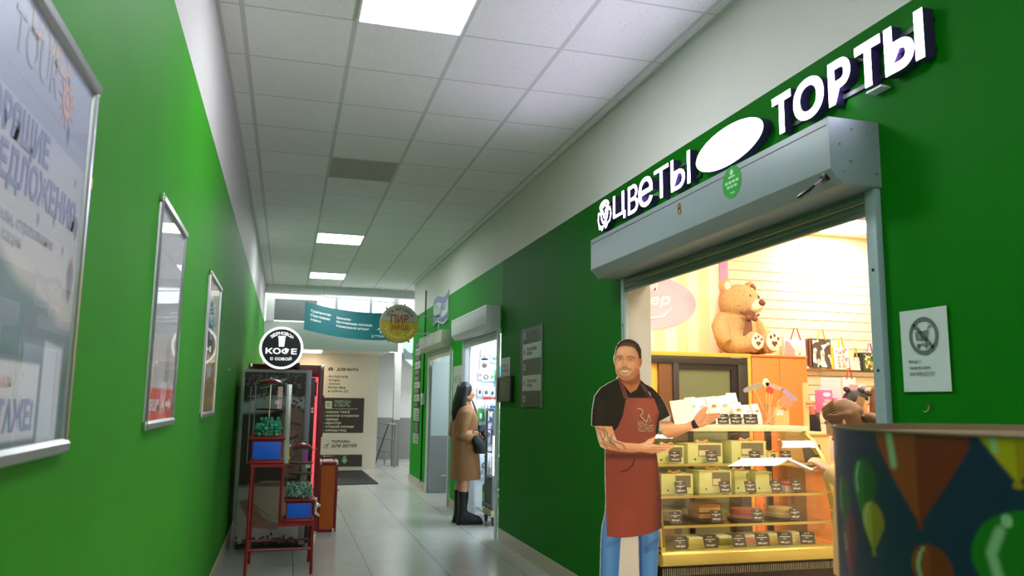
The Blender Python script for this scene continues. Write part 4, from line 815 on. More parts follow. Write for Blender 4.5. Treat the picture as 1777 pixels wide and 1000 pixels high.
for x, y in ((-.13, -.17), (.15, -.17), (-.13, .17), (.15, .17)):
    wv = obj('caster', MB().lathe([(.03, -.012), (.03, .012)], (x, y+.01, .032), 16, 'x'), BLACKP, t, bev=.003); obj('caster_fork', MB().box(x-.018, x+.018, y-.018, y+.018, .05, .1), BLACKM, wv)
for nm, lb, z, c_ in (('boxed_headphones', 'boxed grey headphones on the middle shelf of the display trolley', .81, (180, 176, 150)), ('boxed_speaker', 'pale boxed speaker on the upper shelf of the display trolley', 1.07, (190, 200, 196)), ('dark_box', 'dark boxed gadget on the bottom shelf of the display trolley', .53, (50, 46, 54))):
    t = thing(nm, lb, 'box', (2.45, 9.08, z+.001)); obj('carton', MB().box(-.1, .12, -.15, .1, 0, .22 if z < 1 else .19), M(nm+'_card', c_, .5), t, bev=.003)
    g = ring_mb(.01, .12, .055, .04, 0, .012, 24) if z == .81 else MB().prism(circ(.01, .1, .03, .045, 16), 0, .01); obj('picture', g.xform(Matrix.Translation((0, -.15, 0)) @ ROT['F'].to_4x4()), M('picture_grey', (84, 96, 98), .4), t)
for x, y, lb in ((2.44, 9.6, 'large green plastic canister on phone shop floor behind the trolley'), (2.63, 9.68, 'green spray bottle with white nozzle behind the trolley')):
    t = thing('plastic_bottle', lb, 'bottle', (x, y, .11)); s = 1 if x < 2.5 else .8
    obj('body', MB().lathe([(.0, 0), (.085*s, 0), (.09*s, .02), (.09*s, .26*s), (.05*s, .33*s), (.03*s, .36*s), (.03*s, .4*s)], n=18), glass('green_plastic', (.08, .5, .2), 1.2) if 0 else M('green_bottle', (14, 110, 50), .25), t); obj('label', MB().lathe([(.0915*s, .08*s), (.0915*s, .2*s)], n=18, cap=False), M('lime_label', (140, 200, 40), .5), t); obj('nozzle', MB().lathe([(.02*s, .4*s), (.02*s, .47*s), (.03*s, .48*s), (.012*s, .56*s)], n=12), WHITEM, t)
struct('trim_phone_shelf', MB().box(XW, 3.0, 9.5, 9.8, .08, .11), PW)
t = thing('folded_stand', 'white folded metal stand legs lying on the phone shop floor', 'stand', (2.32, 9.45, 0)); obj('leg', MB().tube([(-.1, -.1, .012), (.3, .0, .05)], .011), WHITEM, t); obj('leg', MB().tube([(-.08, .08, .012), (.3, .02, .05)], .011), WHITEM, t)
# ------------------------------------------------------------------ foreground drum with balloon print
t = thing('balloon_drum', 'tall round drum wrapped in navy balloon print, in the right foreground', 'drum', (1.29, .94, 0)); R_ = .45; HT = 1.352
p = Paint(0, 2*PI*R_, .0, HT, .0032, (12, 36, 70))
def balloon(cx, cy, rx, top, tip, c1, c2, hl=(150, 196, 150)):
    # egg with a pointed foot: right half darker, a pale streak on the left
    ry = top-cy
    def half(s): return [(cx, top)]+[(cx+s*rx*math.sin(a), cy+ry*math.cos(a)) for a in np.linspace(.12, 1.75, 12)]+[(cx+s*rx*.55, cy-(cy-tip)*.55), (cx, tip)]
    p.poly(half(-1), c1, .003); p.poly(half(1), c2, .003)
    p.line([(cx-rx*.5, cy+ry*.55), (cx-rx*.66, cy+ry*.1), (cx-rx*.55, cy-ry*.45)], rx*.16, hl, .95); p.ell(cx-rx*.38, cy+ry*.76, rx*.09, rx*.11, hl, .3); p.ell(cx, tip-.002, .006, .005, c2, .3)
B = [(1.433, 1.35, .081, 1.45, 1.227, (150, 62, 22), (120, 34, 10)), (1.31, 1.272, .037, 1.306, 1.205, (16, 112, 24), (8, 84, 8)), (1.331, 1.217, .03, 1.245, 1.173, (170, 160, 14), (140, 128, 6)), (1.243, 1.18, .034, 1.226, 1.11, (140, 52, 60), (112, 24, 34)), (1.222, 1.236, .034, 1.275, 1.19, (22, 96, 50), (10, 84, 30)), (1.447, 1.172, .034, 1.203, 1.12, (140, 60, 20), (120, 40, 10)), (1.582, 1.2, .075, 1.263, 1.08, (12, 116, 12), (4, 84, 4)), (1.57, 1.36, .044, 1.42, 1.294, (176, 164, 12), (160, 140, 4)), (1.2, 1.335, .05, 1.4, 1.27, (60, 64, 96), (44, 50, 84))]
rs = random.Random(11); q = list(B)
PAL = [((150, 62, 22), (120, 34, 10)), ((16, 112, 24), (8, 84, 8)), ((170, 160, 14), (140, 128, 6)), ((140, 52, 60), (112, 24, 34)), ((60, 64, 120), (40, 44, 96))]
for _ in range(150):
    rx = rs.uniform(.03, .075); cx, cy = rs.uniform(0, 2*PI*R_), rs.uniform(.1, 1.25)
    if 1.12 < cx < 1.72 and cy > 1.06: continue
    if any(abs(cx-a[0]) < rx+a[2] and abs(cy-a[1]) < (rx+a[2])*1.4 for a in q): continue
    q.append((cx, cy, rx, cy+rx*1.2, cy-rx*1.7, *rs.choice(PAL)))
for a in q[len(B):]+B: balloon(*a)
p.obj('printed_wrap', lambda U_, V_: (R_*np.cos(U_/R_), R_*np.sin(U_/R_), V_), M('balloon_print', attr=True, rough=.42, spec=.6), t)
obj('lid', MB().lathe([(R_-.004, HT-.02), (R_-.002, HT-.004), (R_+.0015, HT-.003), (R_+.0015, HT), (R_-.004, HT), (R_-.006, HT-.012), (.0, HT-.012)], n=96), M('drum_rim', (120, 96, 70), .6), t); obj('base', MB().lathe([(R_-.006, .0), (R_-.006, .03)], n=64), BLACKP, t)

# ------------------------------------------------------------------ cardboard figure of a man, printed and cut out
sd = thing('cardboard_figure', 'life size cardboard cutout of a smiling man in brown apron presenting cakes', 'standee', (1.8, 4.1, 0)); YS = 4.1
CARD = M('cardboard_white', (214, 208, 200), .6); SPR = M('figure_print', attr=True, rough=.5, spec=.3)
def W7(cx, cy): q_ = on_y(1010+cx/2.326, 570+cy/2.326, YS); return q_.x-1.8, q_.z
def F7(yo):
    def fn(U_, V_):
        px = 1010+U_/2.326; py = 570+V_/2.326; d = [_f[i]+_r[i]*(px-888.5)/FPX+_u[i]*(500-py)/FPX for i in range(3)]; k = YS/d[1]
        return d[0]*k-1.8, np.full(U_.shape, yo), CAM.z+d[2]*k
    return fn
FOOT = 1306
head_o = [(190, 41), (168, 45), (150, 56), (140, 76), (135, 100), (129, 118), (131, 138), (137, 152), (139, 176), (146, 192)]
out = head_o+[(140, 205), (112, 218), (76, 240), (52, 272), (42, 330), (39, 392), (55, 399), (66, 448), (76, 478), (94, 488), (94, 600), (97, 690), (95, 742), (82, 800), (77, 860), (74, 1000), (70, 1200), (62, FOOT-4), (316, FOOT-4), (306, 1180), (304, 1000), (309, 880), (312, 822), (323, 806), (322, 700), (314, 600), (303, 508), (330, 498), (366, 484), (364, 474), (338, 474), (300, 470), (293, 460), (297, 436), (308, 420), (318, 408), (330, 430), (346, 443), (372, 442), (420, 420), (452, 407), (490, 398), (520, 384), (548, 364), (563, 348), (556, 341), (524, 343), (500, 345), (508, 322), (500, 314), (480, 328), (462, 350), (448, 372), (420, 384), (380, 388), (356, 376), (358, 350), (336, 306), (316, 272), (284, 240), (252, 222), (236, 206), (234, 165), (243, 150), (244, 124), (238, 118), (238, 88), (226, 62), (210, 46)]
hole = None
brd = [W7(*q_) for q_ in out]
obj('board', MB().prism(brd, .002, .012, 'xzy'), CARD, sd)
S = Paint(30, 572, 36, 1310, 1.6, (214, 208, 200))
SK, SKH, SKS = (238, 170, 126), (252, 206, 168), (186, 112, 76)
jl = [(97, 700), (82, 800), (77, 860), (74, 1000), (70, 1200), (74, 1240), (148, 1240), (148, 1000), (157, 846), (200, 800), (200, 700)]; jr = [(190, 700), (228, 845), (232, 1000), (236, 1240), (302, 1240), (304, 1000), (309, 880), (312, 800), (310, 700)]
for j in (jl, jr): S.poly(j, (62, 118, 190), 1, id=1)
mj = np.maximum(S.mask(jl, 4), S.mask(jr, 4))
for x, c_, wd in ((110, (96, 152, 216), 22), (278, (92, 148, 214), 22)): S._mix(mj*np.exp(-((S.U-x)/wd)**2)*.8, c_)
S._mix(mj*np.exp(-((S.U-235)/7)**2)*.8, (30, 66, 122)); S._mix(mj*np.exp(-((S.U-78)/6)**2)*.5, (40, 84, 150))
for q_ in ([(104, 880), (125, 874), (150, 860)], [(108, 866), (140, 856), (154, 850)], [(92, 1040), (140, 1050)], [(238, 1060), (290, 1045)]): S._mix(0*mj, (0, 0, 0)); S.line(q_, 9, (36, 76, 140), .4, 1.2)
S.line([(262, 890), (285, 868), (306, 858)], 16, (34, 62, 108), .6, 1.2); S.line([(256, 905), (300, 886)], 10, (42, 84, 150), .5, 1.2); S.line([(240, 850), (246, 1240)], 1.6, (24, 54, 100), .8); S.line([(262, 850), (256, 900)], 12, (30, 60, 110), .4, 1.2)
for x0, x1 in ((60, 158), (226, 316)): S.poly([(x0, 1300), (x0+4, 1262), (x0+30, 1236), (x1-18, 1236), (x1-4, 1266), (x1, 1300)], (40, 32, 28), 2, id=7)
shirt = [(140, 200), (112, 218), (76, 240), (52, 272), (42, 330), (39, 392), (60, 399), (90, 402), (122, 401), (140, 440), (310, 440), (312, 376), (356, 352), (336, 306), (316, 272), (284, 240), (252, 222), (236, 206), (200, 240)]
S.poly(shirt, (24, 20, 20), 1.5, id=2); S._mix(S.mask(shirt, 6)*np.exp(-(((S.U-70)/20)**2+((S.V-330)/70)**2))*.5, (50, 44, 44)); S._mix(S.mask(shirt, 6)*np.exp(-(((S.U-318)/14)**2+((S.V-310)/40)**2))*.4, (54, 48, 46)); S.line([(122, 400), (118, 370), (126, 330)], 4, (8, 6, 6), .8)
neck = [(146, 190), (146, 208), (165, 228), (196, 262), (222, 246), (238, 210), (232, 160), (180, 180)]
S.poly(neck, (190, 116, 76), 1.5, id=6); S.poly([(150, 196), (176, 212), (206, 208), (232, 180), (236, 214), (222, 225), (196, 230), (160, 220)], (140, 78, 50), 8, .8); S.line([(206, 218), (200, 244)], 4, (150, 86, 56), .6); S.poly([(166, 224), (196, 262), (222, 246), (228, 250), (196, 272), (160, 236)], (14, 12, 12), 1.5)
# arm at picture left, with ink
la = [(54, 394), (122, 396), (128, 420), (140, 452), (170, 462), (232, 466), (252, 462), (268, 448), (297, 436), (296, 448), (284, 466), (310, 474), (338, 474), (366, 476), (366, 484), (336, 494), (312, 500), (284, 506), (262, 502), (236, 498), (200, 502), (150, 498), (110, 490), (78, 480), (66, 448)]
lam = S.mask(la, 2)
apr = [(178, 281), (290, 282), (300, 306), (311, 340), (304, 372), (297, 410), (300, 500), (304, 520), (314, 600), (322, 700), (323, 806), (280, 828), (200, 843), (150, 846), (101, 840), (97, 700), (94, 600), (94, 488), (110, 484), (126, 420), (148, 394), (166, 350)]
S.poly(apr, (152, 76, 60), 1.5, id=5); ma = S.mask(apr, 5)
S._mix(ma*np.clip((S.V-420)/120, 0, 1)*.6, (138, 58, 44)); S._mix(ma*np.exp(-((S.U-318)/26)**2)*np.clip((S.V-480)/60, 0, 1)*.8, (74, 36, 30)); S._mix(ma*np.exp(-((S.U-170)/45)**2)*np.clip((S.V-690)/60, 0, 1)*.4, (170, 78, 60)); S._mix(ma*np.exp(-(((S.U-240)/40)**2+((S.V-320)/50)**2))*.5, (176, 94, 76))
S._mix(ma*np.exp(-((S.V-516)/14)**2)*.75, (60, 28, 24)); S.line([(157, 580), (185, 572), (205, 552), (212, 530)], 5, (40, 18, 16), .9); S.line([(165, 676), (320, 668)], 3, (170, 88, 70), .3); S.line([(165, 680), (320, 672)], 2, (110, 50, 40), .35); S.line([(232, 530), (232, 660)], 2, (120, 52, 42), .5)
S.line([(290, 395), (300, 380), (300, 350)], 8, (96, 44, 36), .6)
for a_, b_ in (((148, 198), (178, 284)), ((240, 222), (276, 284))):
    dx = 10; S.poly([(a_[0]-4, a_[1]), (a_[0]+10, a_[1]+8), (b_[0]+9, b_[1]), (b_[0]-7, b_[1])], (152, 84, 72), 1.5, id=5); S.line([(a_[0]+3, a_[1]+6), (b_[0]+1, b_[1])], 7, (74, 48, 52), .95)
S.line([(262, 262), (270, 276)], 8, (30, 26, 28)); S.line([(270, 256), (278, 270)], 2, (220, 220, 230), .9)
S.poly(la, SK, 1.5, id=3); S._mix(lam*np.exp(-((S.V-(440+.11*(S.U-60)))/14)**2)*.8, SKH); S._mix(lam*np.clip((S.V-(472+.06*(S.U-60)))/20, 0, 1)*.8, SKS); S._mix(lam*np.exp(-((S.U-64)/7)**2)*.3, SKS)
for q_ in ([(62, 402), (84, 410), (92, 430), (84, 450)], [(84, 400), (100, 420), (104, 446), (120, 466)], [(72, 420), (80, 446), (96, 466), (130, 482)], [(110, 440), (130, 456), (160, 466), (176, 486)], [(100, 456), (126, 470), (150, 490)], [(120, 430), (112, 450), (134, 472)], [(78, 460), (100, 478)]):
    S.line(q_, 5, (96, 82, 84), .55); S.line([(x+3, y+4) for x, y in q_], 2.5, (70, 60, 64), .5)
for q_ in ([(252, 480), (300, 482), (360, 480)], [(258, 488), (300, 490), (336, 490)], [(262, 470), (284, 466)]): S.line(q_, 2.2, (150, 84, 58), .7)
S.ell(264, 474, 16, 10, SKH, 1.2, .6); S.line([(296, 438), (280, 452), (270, 462)], 5, SKH, .7)
# arm at picture right, open hand
ra = [(312, 376), (356, 374), (380, 388), (420, 384), (446, 372), (462, 350), (480, 328), (498, 316), (507, 322), (500, 344), (524, 343), (554, 341), (562, 348), (552, 358), (540, 368), (520, 384), (490, 398), (452, 408), (420, 420), (372, 442), (346, 444), (330, 430), (318, 404)]
S.poly(ra, SK, 1.5, id=4); rm = S.mask(ra, 3); S._mix(rm*np.exp(-((S.V-(394-.02*(S.U-320)))/12)**2)*np.clip((450-S.U)/40, 0, 1)*.8, SKH); S._mix(rm*np.clip((S.V-(418-.2*(S.U-360)))/18, 0, 1)*np.clip((445-S.U)/20, 0, 1)*.85, SKS); S._mix(rm*np.exp(-((S.V-378)/9)**2)*np.clip((390-S.U)/40, 0, 1)*.8, SKS)
S.ell(478, 372, 26, 16, (236, 176, 140), 1.2, .8); S.line([(462, 352), (482, 332), (500, 320)], 7, (238, 180, 144), .7); S.line([(476, 384), (490, 368), (500, 346)], 2.4, (166, 96, 70), .7)
for q_ in ([(512, 353), (554, 347)], [(510, 364), (548, 356)], [(504, 376), (536, 368)]): S.line(q_, 2.2, (160, 92, 66), .75)
S.line([(452, 402), (490, 394), (520, 380)], 3, SKS, .6)
S.poly([(441, 374), (452, 366), (462, 386), (474, 402), (462, 408), (448, 404), (442, 390)], (34, 26, 26), 1.2); S.line([(446, 374), (454, 394), (466, 404)], 3, (64, 54, 54), .8)
inside = S.mask(out) > .5
for nm, i in (('printed_jeans', 1), ('printed_shirt', 2), ('printed_left_forearm', 3), ('printed_right_arm', 4), ('printed_apron', 5), ('printed_neck', 6), ('printed_shoes', 7)):
    g = S.id == i; g2 = g.copy()
    for ax in (0, 1):
        for k in (-1, 1): g2 |= np.roll(g, k, ax)
    S.obj(nm, F7({1: .0014, 2: .0010, 3: .0002, 4: .0004, 5: .0007, 6: .0012, 7: .0015}[i]), SPR, sd, sel=g2 & inside)
# head, at a finer grain; local grid a, b of the face
def AB(a, b_): return 69.8+.4185*a, 23.3+.4185*b_
Hd = Paint(135, 425, 38, 460, 1.5, SK); P_ = Hd
face = [(152, 200), (148, 240), (153, 300), (158, 345), (166, 380), (184, 412), (215, 435), (250, 443), (290, 435), (330, 410), (356, 375), (378, 325), (396, 320), (412, 285), (414, 250), (408, 236), (404, 200), (404, 150), (380, 100), (340, 66), (285, 46), (240, 52), (200, 72), (170, 105), (158, 150)]
P_.poly(face, (238, 172, 130), 2)
fm = P_.mask(face, 8)
G = lambda x, y, sx, sy: np.exp(-(((P_.U-x)/sx)**2+((P_.V-y)/sy)**2))
P_._mix(fm*np.clip((P_.U-300)/90, 0, 1)*.75, (190, 118, 84)); P_._mix(fm*G(225, 165, 60, 34)*.8, (252, 208, 174)); P_._mix(fm*G(190, 285, 24, 30)*.7, (250, 194, 154)); P_._mix(fm*G(310, 295, 34, 30)*.6, (240, 174, 132)); P_._mix(fm*G(156, 260, 8, 60)*.5, (180, 110, 76))
jaw = [(158, 345), (166, 380), (184, 412), (215, 435), (250, 443), (290, 435), (330, 410), (356, 375), (372, 330), (350, 330), (318, 370), (290, 395), (255, 405), (215, 398), (190, 372), (176, 340)]
P_.poly(jaw, (158, 108, 82), 22, .7); P_.poly([(200, 330), (245, 322), (300, 332), (310, 352), (290, 345), (245, 338), (208, 346), (196, 356)], (150, 96, 70), 10, .7); P_._mix(fm*G(248, 412, 22, 14)*.5, (196, 132, 96))
hair = [(152, 215), (156, 150), (168, 105), (200, 70), (240, 50), (285, 44), (340, 64), (382, 98), (406, 150), (408, 236), (392, 250), (384, 262), (380, 215), (370, 180), (352, 150), (330, 128), (300, 118), (255, 112), (215, 116), (186, 130), (168, 160), (160, 205)]
P_.poly(hair, (58, 42, 36), 8); P_.poly([(190, 110), (230, 84), (290, 80), (340, 100), (352, 140), (300, 122), (240, 116), (196, 126)], (112, 80, 64), 18, .6); P_._mix(P_.mask(hair, 10)*G(390, 170, 20, 60)*.6, (40, 28, 26))
P_.poly([(386, 240), (402, 232), (412, 250), (412, 285), (398, 318), (388, 326), (380, 300)], (198, 122, 84), 4); P_.line([(398, 246), (404, 262), (398, 290), (392, 300)], 4, (140, 76, 50), .8); P_.line([(388, 262), (394, 276)], 5, (130, 70, 48), .7)
P_.poly([(146, 226), (154, 222), (156, 262), (150, 266)], (196, 122, 86), 3)
for (cx, cy), wd in (((196, 238), 22), ((297, 244), 25)):
    P_.ell(cx, cy-1, wd*1.5, 15, (168, 102, 72), 1, .6); P_.ell(cx, cy, wd, 7.5, (236, 222, 210), .35); P_.ell(cx+2, cy, 8, 7.8, (74, 50, 36), .3); P_.ell(cx+2, cy, 3.6, 4, (14, 10, 10), .4); P_.ell(cx, cy-3, 1.8, 1.8, (240, 240, 240), .5)
    P_.line([(cx-wd, cy+1), (cx-wd*.5, cy-7), (cx+wd*.4, cy-8), (cx+wd, cy+1)], 3.6, (60, 34, 26), .95); P_.line([(cx-wd*.8, cy+6), (cx, cy+9), (cx+wd*.8, cy+5)], 2, (140, 80, 58), .8); P_.line([(cx-wd*.9, cy+18), (cx, cy+21), (cx+wd*.9, cy+15)], 4, (170, 104, 74), .5)
P_.line([(168, 224), (178, 213), (200, 211), (222, 218)], 8, (84, 54, 42), .9); P_.line([(268, 221), (296, 214), (322, 220), (342, 234)], 8, (80, 50, 40), .9)
P_.line([(238, 222), (232, 270), (222, 298)], 7, (184, 114, 80), .6); P_.line([(244, 222), (243, 290)], 9, (244, 190, 150), .6); P_.ell(242, 300, 20, 13, (232, 164, 122), .8, .8); P_.line([(216, 312), (226, 318), (240, 316), (258, 320), (270, 312)], 6, (140, 74, 52), .85); P_.ell(229, 315, 4, 3, (90, 44, 34)); P_.ell(256, 316, 4.5, 3, (90, 44, 34))
mouth = [(200, 343), (220, 346), (245, 347), (272, 346), (296, 341), (288, 360), (268, 376), (242, 381), (218, 374), (206, 360)]
P_.poly(mouth, (178, 92, 78), 4); P_.poly([(206, 347), (245, 351), (290, 346), (280, 362), (262, 370), (242, 372), (222, 367), (211, 357)], (240, 230, 222), 3)
for x in (224, 238, 254, 268): P_.line([(x, 349), (x, 369)], 1.2, (196, 176, 166), .7)
P_.line([(206, 346), (245, 351), (290, 345)], 2.2, (110, 50, 44), .8); P_.line([(190, 322), (186, 345), (194, 366)], 4, (156, 92, 66), .6); P_.line([(308, 322), (316, 346), (306, 366)], 4, (150, 86, 62), .6); P_.line([(222, 388), (248, 393), (272, 386)], 4, (150, 90, 66), .6)
P_.noise(.02, 2)
fin = P_.mask(face) > .5
def FH(U_, V_): return F7(-.0006)(69.8+.4185*U_, 23.3+.4185*V_)
P_.obj('printed_head', FH, SPR, sd, sel=fin)
AP = M('apron_emblem_ink', (206, 172, 140), .5, var=.02)
def ap_poly(pts): return [W7(*q_) for q_ in pts]
em = MB()
def stroke(pts, wd):
    pts = [Vector((*W7(*q_), 0)) for q_ in pts]
    for i in range(len(pts)-1):
        d = (pts[i+1]-pts[i]).normalized(); n_ = Vector((-d.y, d.x, 0))*wd/2; em.prism([tuple((pts[i]+n_).xy), tuple((pts[i]-n_).xy), tuple((pts[i+1]-n_).xy), tuple((pts[i+1]+n_).xy)], -.0016, -.0006, 'xzy')
stroke([(224, 325), (236, 324), (244, 332), (244, 344), (234, 352), (254, 374), (262, 376)], .006); stroke([(262, 376), (270, 346), (276, 376), (260, 376)], .005); stroke([(274, 392), (290, 392)], .005)
obj('apron_emblem', em, AP, sd)
for s, cy in (('RENAT', 397), ('AGLAMOV', 418)):
    x0, z0_ = W7(225, cy); x1, _ = W7(288, cy); m = text_mb(s, 0, 0, h=.03, w=x1-x0-(.02 if s == 'RENAT' else 0), n0=0, n1=.001, bold=-.004); m.v = [(x0+a, -.0006-n, z0_+b_) for a, b_, n in m.v]; obj('apron_lettering', m, AP, sd)
obj('rear_strut', MB().prism([(.012, 1.1), (.012, .0), (.3, .0)], -.02, .0, 'yzx'), CARD, sd); obj('foot_plate', MB().box(-.16, .14, .012, .32, 0, .006), CARD, sd)
# ------------------------------------------------------------------ people
SKIN = M('skin', (214, 160, 130), .5, var=.06, scale=30); HAIRD = M('dark_hair', (26, 20, 22), .55, var=.3, scale=40); HAIRB = M('brown_hair', (104, 72, 48), .6, var=.3, scale=30)
def head_mb(sc=1.0, n=56, m=44):
    mb = MB(); g = lambda v, s: math.exp(-(v/s)**2)
    def P(th, ph):
        z = .118*math.cos(th); s = math.sin(th); x = .098*s*math.cos(ph); y = .076*s*math.sin(ph)
        if z < 0:
            k = min(1, -z/.118); y *= 1-.3*k**1.3
            if x < 0: x *= 1-.45*k
            else: x *= 1+.06*k
        if math.cos(ph) > 0:
            f = max(0, math.cos(ph))
            nose = max(0, min(1, (.03-z)/.058)) if z > -.032 else max(0, 1-(-.032-z)/.012)
            x += f*(.027*g(y, .011+.006*nose)*nose-.011*(g(y-.031, .017)+g(y+.031, .017))*g(z-.014, .015)+.004*g(z-.036, .01)*g(y, .05))
            x += f*(.007*g(y, .024)*(g(z+.056, .007)+g(z+.070, .007))-.004*g(y, .024)*g(z+.063, .0028)+.010*g(y, .024)*g(z+.098, .016)-.003*g(y, .02)*g(z+.08, .006))
            x += f*.004*(g(y-.045, .02)+g(y+.045, .02))*g(z+.02, .02)
        return (x*sc, y*sc, z*sc)
    rings = [[P(PI*(i+.35)/(m+.7), 2*PI*k/n) for k in range(n)] for i in range(m+1)]
    mb.loft(rings); return mb
def ears(mb, sc=1.0):
    for s in (-1, 1):
        mb.tube([(-.012*sc, s*.071*sc, .018*sc), (-.022*sc, s*.08*sc, .02*sc), (-.028*sc, s*.083*sc, .002*sc), (-.02*sc, s*.078*sc, -.022*sc), (-.008*sc, s*.07*sc, -.03*sc)], .0075*sc, 8); mb.ell((-.014*sc, s*.072*sc, -.004*sc), (.014*sc, .008*sc, .024*sc), 10, 8)
    return mb
def hand_mb(side=1, curl=.5, sc=1.0):
    # wrist at the origin, fingers along +x, palm facing -z, thumb on side*y
    mb = MB(); mb.loft([[(x, w*math.cos(a)*.5, t_*math.sin(a)*.5) for a in np.linspace(0, 2*PI, 13)[:-1]] for x, w, t_ in ((-.02, .05, .042), (.0, .052, .04), (.03, .075, .036), (.065, .084, .032), (.088, .08, .026))])
    for k, (y, ln, r) in enumerate(((.031, .07, .0088), (.0105, .078, .0092), (-.0105, .073, .0088), (-.031, .057, .0078))):
        pts = [(.07, y*side, 0)]; a = 0; x, z = .088, 0
        for q in (.42, .33, .25):
            a += curl*(.55+.1*k); pts.append((x, y*side, z)); x += ln*q*math.cos(a); z -= ln*q*math.sin(a)
        pts.append((x, y*side, z)); mb.tube(pts, [r*1.1, r*1.1, r, r*.95, r*.7], 8)
    mb.tube([(.015, .03*side, -.004), (.04, .05*side, -.012), (.062, .06*side, -.022), (.082, .06*side, -.032)], [.014, .0115, .0098, .0075], 8)
    for i in range(len(mb.v)): mb.v[i] = tuple(c*sc for c in mb.v[i])
    return mb
def place(mb, loc, x, z):
    # turn local +x to x and local +z towards z
    x = Vector(x).normalized(); y = Vector(z).cross(x).normalized(); z = x.cross(y)
    return mb.xform(Matrix(((x.x, y.x, z.x, loc[0]), (x.y, y.y, z.y, loc[1]), (x.z, y.z, z.z, loc[2]), (0, 0, 0, 1))))
def oval(cx, cy, z, rx, ry, n=28, e=2.2):
    r = []
    for k in range(n):
        a = 2*PI*k/n; c, s = math.cos(a), math.sin(a); r.append((cx+rx*math.copysign(abs(c)**(2/e), c), cy+ry*math.copysign(abs(s)**(2/e), s), z))
    return r
def eyes(par, hx, hz, hy=0, sc=1.0):
    for s in (-1, 1):
        o = obj('eye', MB().ell((hx+.078*sc, hy+s*.031*sc, hz+.013*sc), (.011*sc, .014*sc, .0085*sc), 12, 8), M('eye_white', (220, 214, 208), .3, var=0), par); obj('iris', MB().ell((hx+.0865*sc, hy+s*.031*sc, hz+.013*sc), (.004*sc, .0058*sc, .0058*sc), 10, 8), M('eye_dark', (40, 26, 20), .2, var=0), o)
# woman in the corridor, in profile, facing the shop (+x)
wm = thing('person', 'woman with long dark hair, camel coat and black boots standing at the phone shop', 'person', (2.04, 9.2, 0)); HX, HZ = .005, 1.492
b = MB(); hd = ears(head_mb(.94)); b.add([(x+HX, y, z+HZ) for x, y, z in hd.v], hd.f)
b.tube([(-.02, 0, 1.28), (-.015, 0, 1.36), (-.008, 0, 1.44)], [.075, .056, .054], 16)
b.loft([oval(-.01, 0, z, rx, ry) for z, rx, ry in ((.72, .12, .15), (.9, .115, .16), (1.05, .1, .14), (1.2, .11, .16), (1.29, .09, .17), (1.34, .06, .08))])
for s in (-1, 1):
    fx = .03 if s < 0 else .0
    b.tube([(0, s*.08, .85), (-.02+fx*.3, s*.085, .62), (-.03+fx*.5, s*.085, .46), (-.045+fx*.4, s*.085, .34), (-.05+fx*.4, s*.085, .12), (-.04+fx*.4, s*.085, .05)], [.085, .07, .055, .056, .042, .04], 14)
    b.tube([(-.03, s*.16, 1.27), (-.09, s*.21, 1.03), (.1, s*.15, 1.0)], [.05, .045, .035], 12)
    h = hand_mb(-s, .8, .95); place(h, (.11, s*.14, 1.0), (1, -s*.35, 0), (0, s, .5)); b.add(h.v, h.f)
obj('body', fuse(b, .0075, 3), SKIN, wm, fix=False); eyes(wm, HX-.004, HZ, 0, .94)
CAMEL = M('camel_wool', (152, 106, 66), .85, bump=.25, bscale=220)
c = MB()
c.loft([oval(cx, 0, z, rx, ry, e=2.4) for z, cx, rx, ry in ((.5, .005, .172, .2), (.56, .005, .17, .2), (.75, .0, .162, .195), (.95, -.005, .155, .185), (1.06, -.01, .148, .172), (1.18, -.01, .145, .185), (1.26, -.015, .12, .2), (1.31, -.02, .1, .17), (1.345, -.025, .085, .1), (1.39, -.03, .075, .085), (1.415, -.03, .072, .08))])
for s in (-1, 1):
    c.tube([(-.025, s*.15, 1.3), (-.04, s*.2, 1.24), (-.075, s*.225, 1.12), (-.1, s*.225, 1.02), (-.02, s*.2, .99), (.1, s*.15, 1.0), (.13, s*.135, 1.0)], [.07, .075, .068, .066, .06, .05, .05], 16)
c = fuse(c, .009, 5); obj('coat', c, CAMEL, wm, fix=False)
ct = wm.children[-1]
obj('lapel', MB().tube([(.06, -.05, 1.4), (.1, -.05, 1.3), (.135, -.03, 1.16), (.148, -.02, 1.05)], [(.022, .01), (.034, .01), (.03, .01), (.012, .008)], 10), CAMEL, ct); obj('collar', MB().tube([(.045, -.06, 1.415), (-.03, -.085, 1.43), (-.1, -.04, 1.43), (-.105, .04, 1.43), (-.03, .085, 1.43), (.045, .06, 1.415)], [(.014, .03)]*6, 10), CAMEL, ct)
for s in (-1,): obj('pocket_flap', MB().box(-.03, .1, -.2, -.185, .86, .9), CAMEL, ct, bev=.006)
BOOT = M('black_leather', (14, 14, 15), .28, var=.2)
for s in (-1, 1):
    fx = .012 if s < 0 else -.0; y = s*.085
    bt = MB(); bt.loft([oval(cx+fx, y, z, rx, ry) for z, cx, rx, ry in ((.37, -.045, .062, .058), (.3, -.045, .06, .057), (.2, -.05, .052, .05), (.13, -.05, .052, .048), (.09, -.045, .06, .05))])
    bt.loft([oval(cx+fx, y, z, rx, ry, e=2.6) for z, cx, rx, ry in ((.03, .035, .15, .05), (.06, .035, .148, .05), (.09, .02, .125, .046), (.12, -.02, .075, .044), (.15, -.045, .052, .042))])
    o = obj('boot', fuse(bt, .008, 3), BOOT, wm, fix=False); so = MB().loft([oval(.035+fx, y, z, rx, .056, e=3) for z, rx in ((0, .152), (.012, .156), (.035, .154))]); obj('lug_sole', so, M('rubber_sole', (20, 20, 20), .7), o)
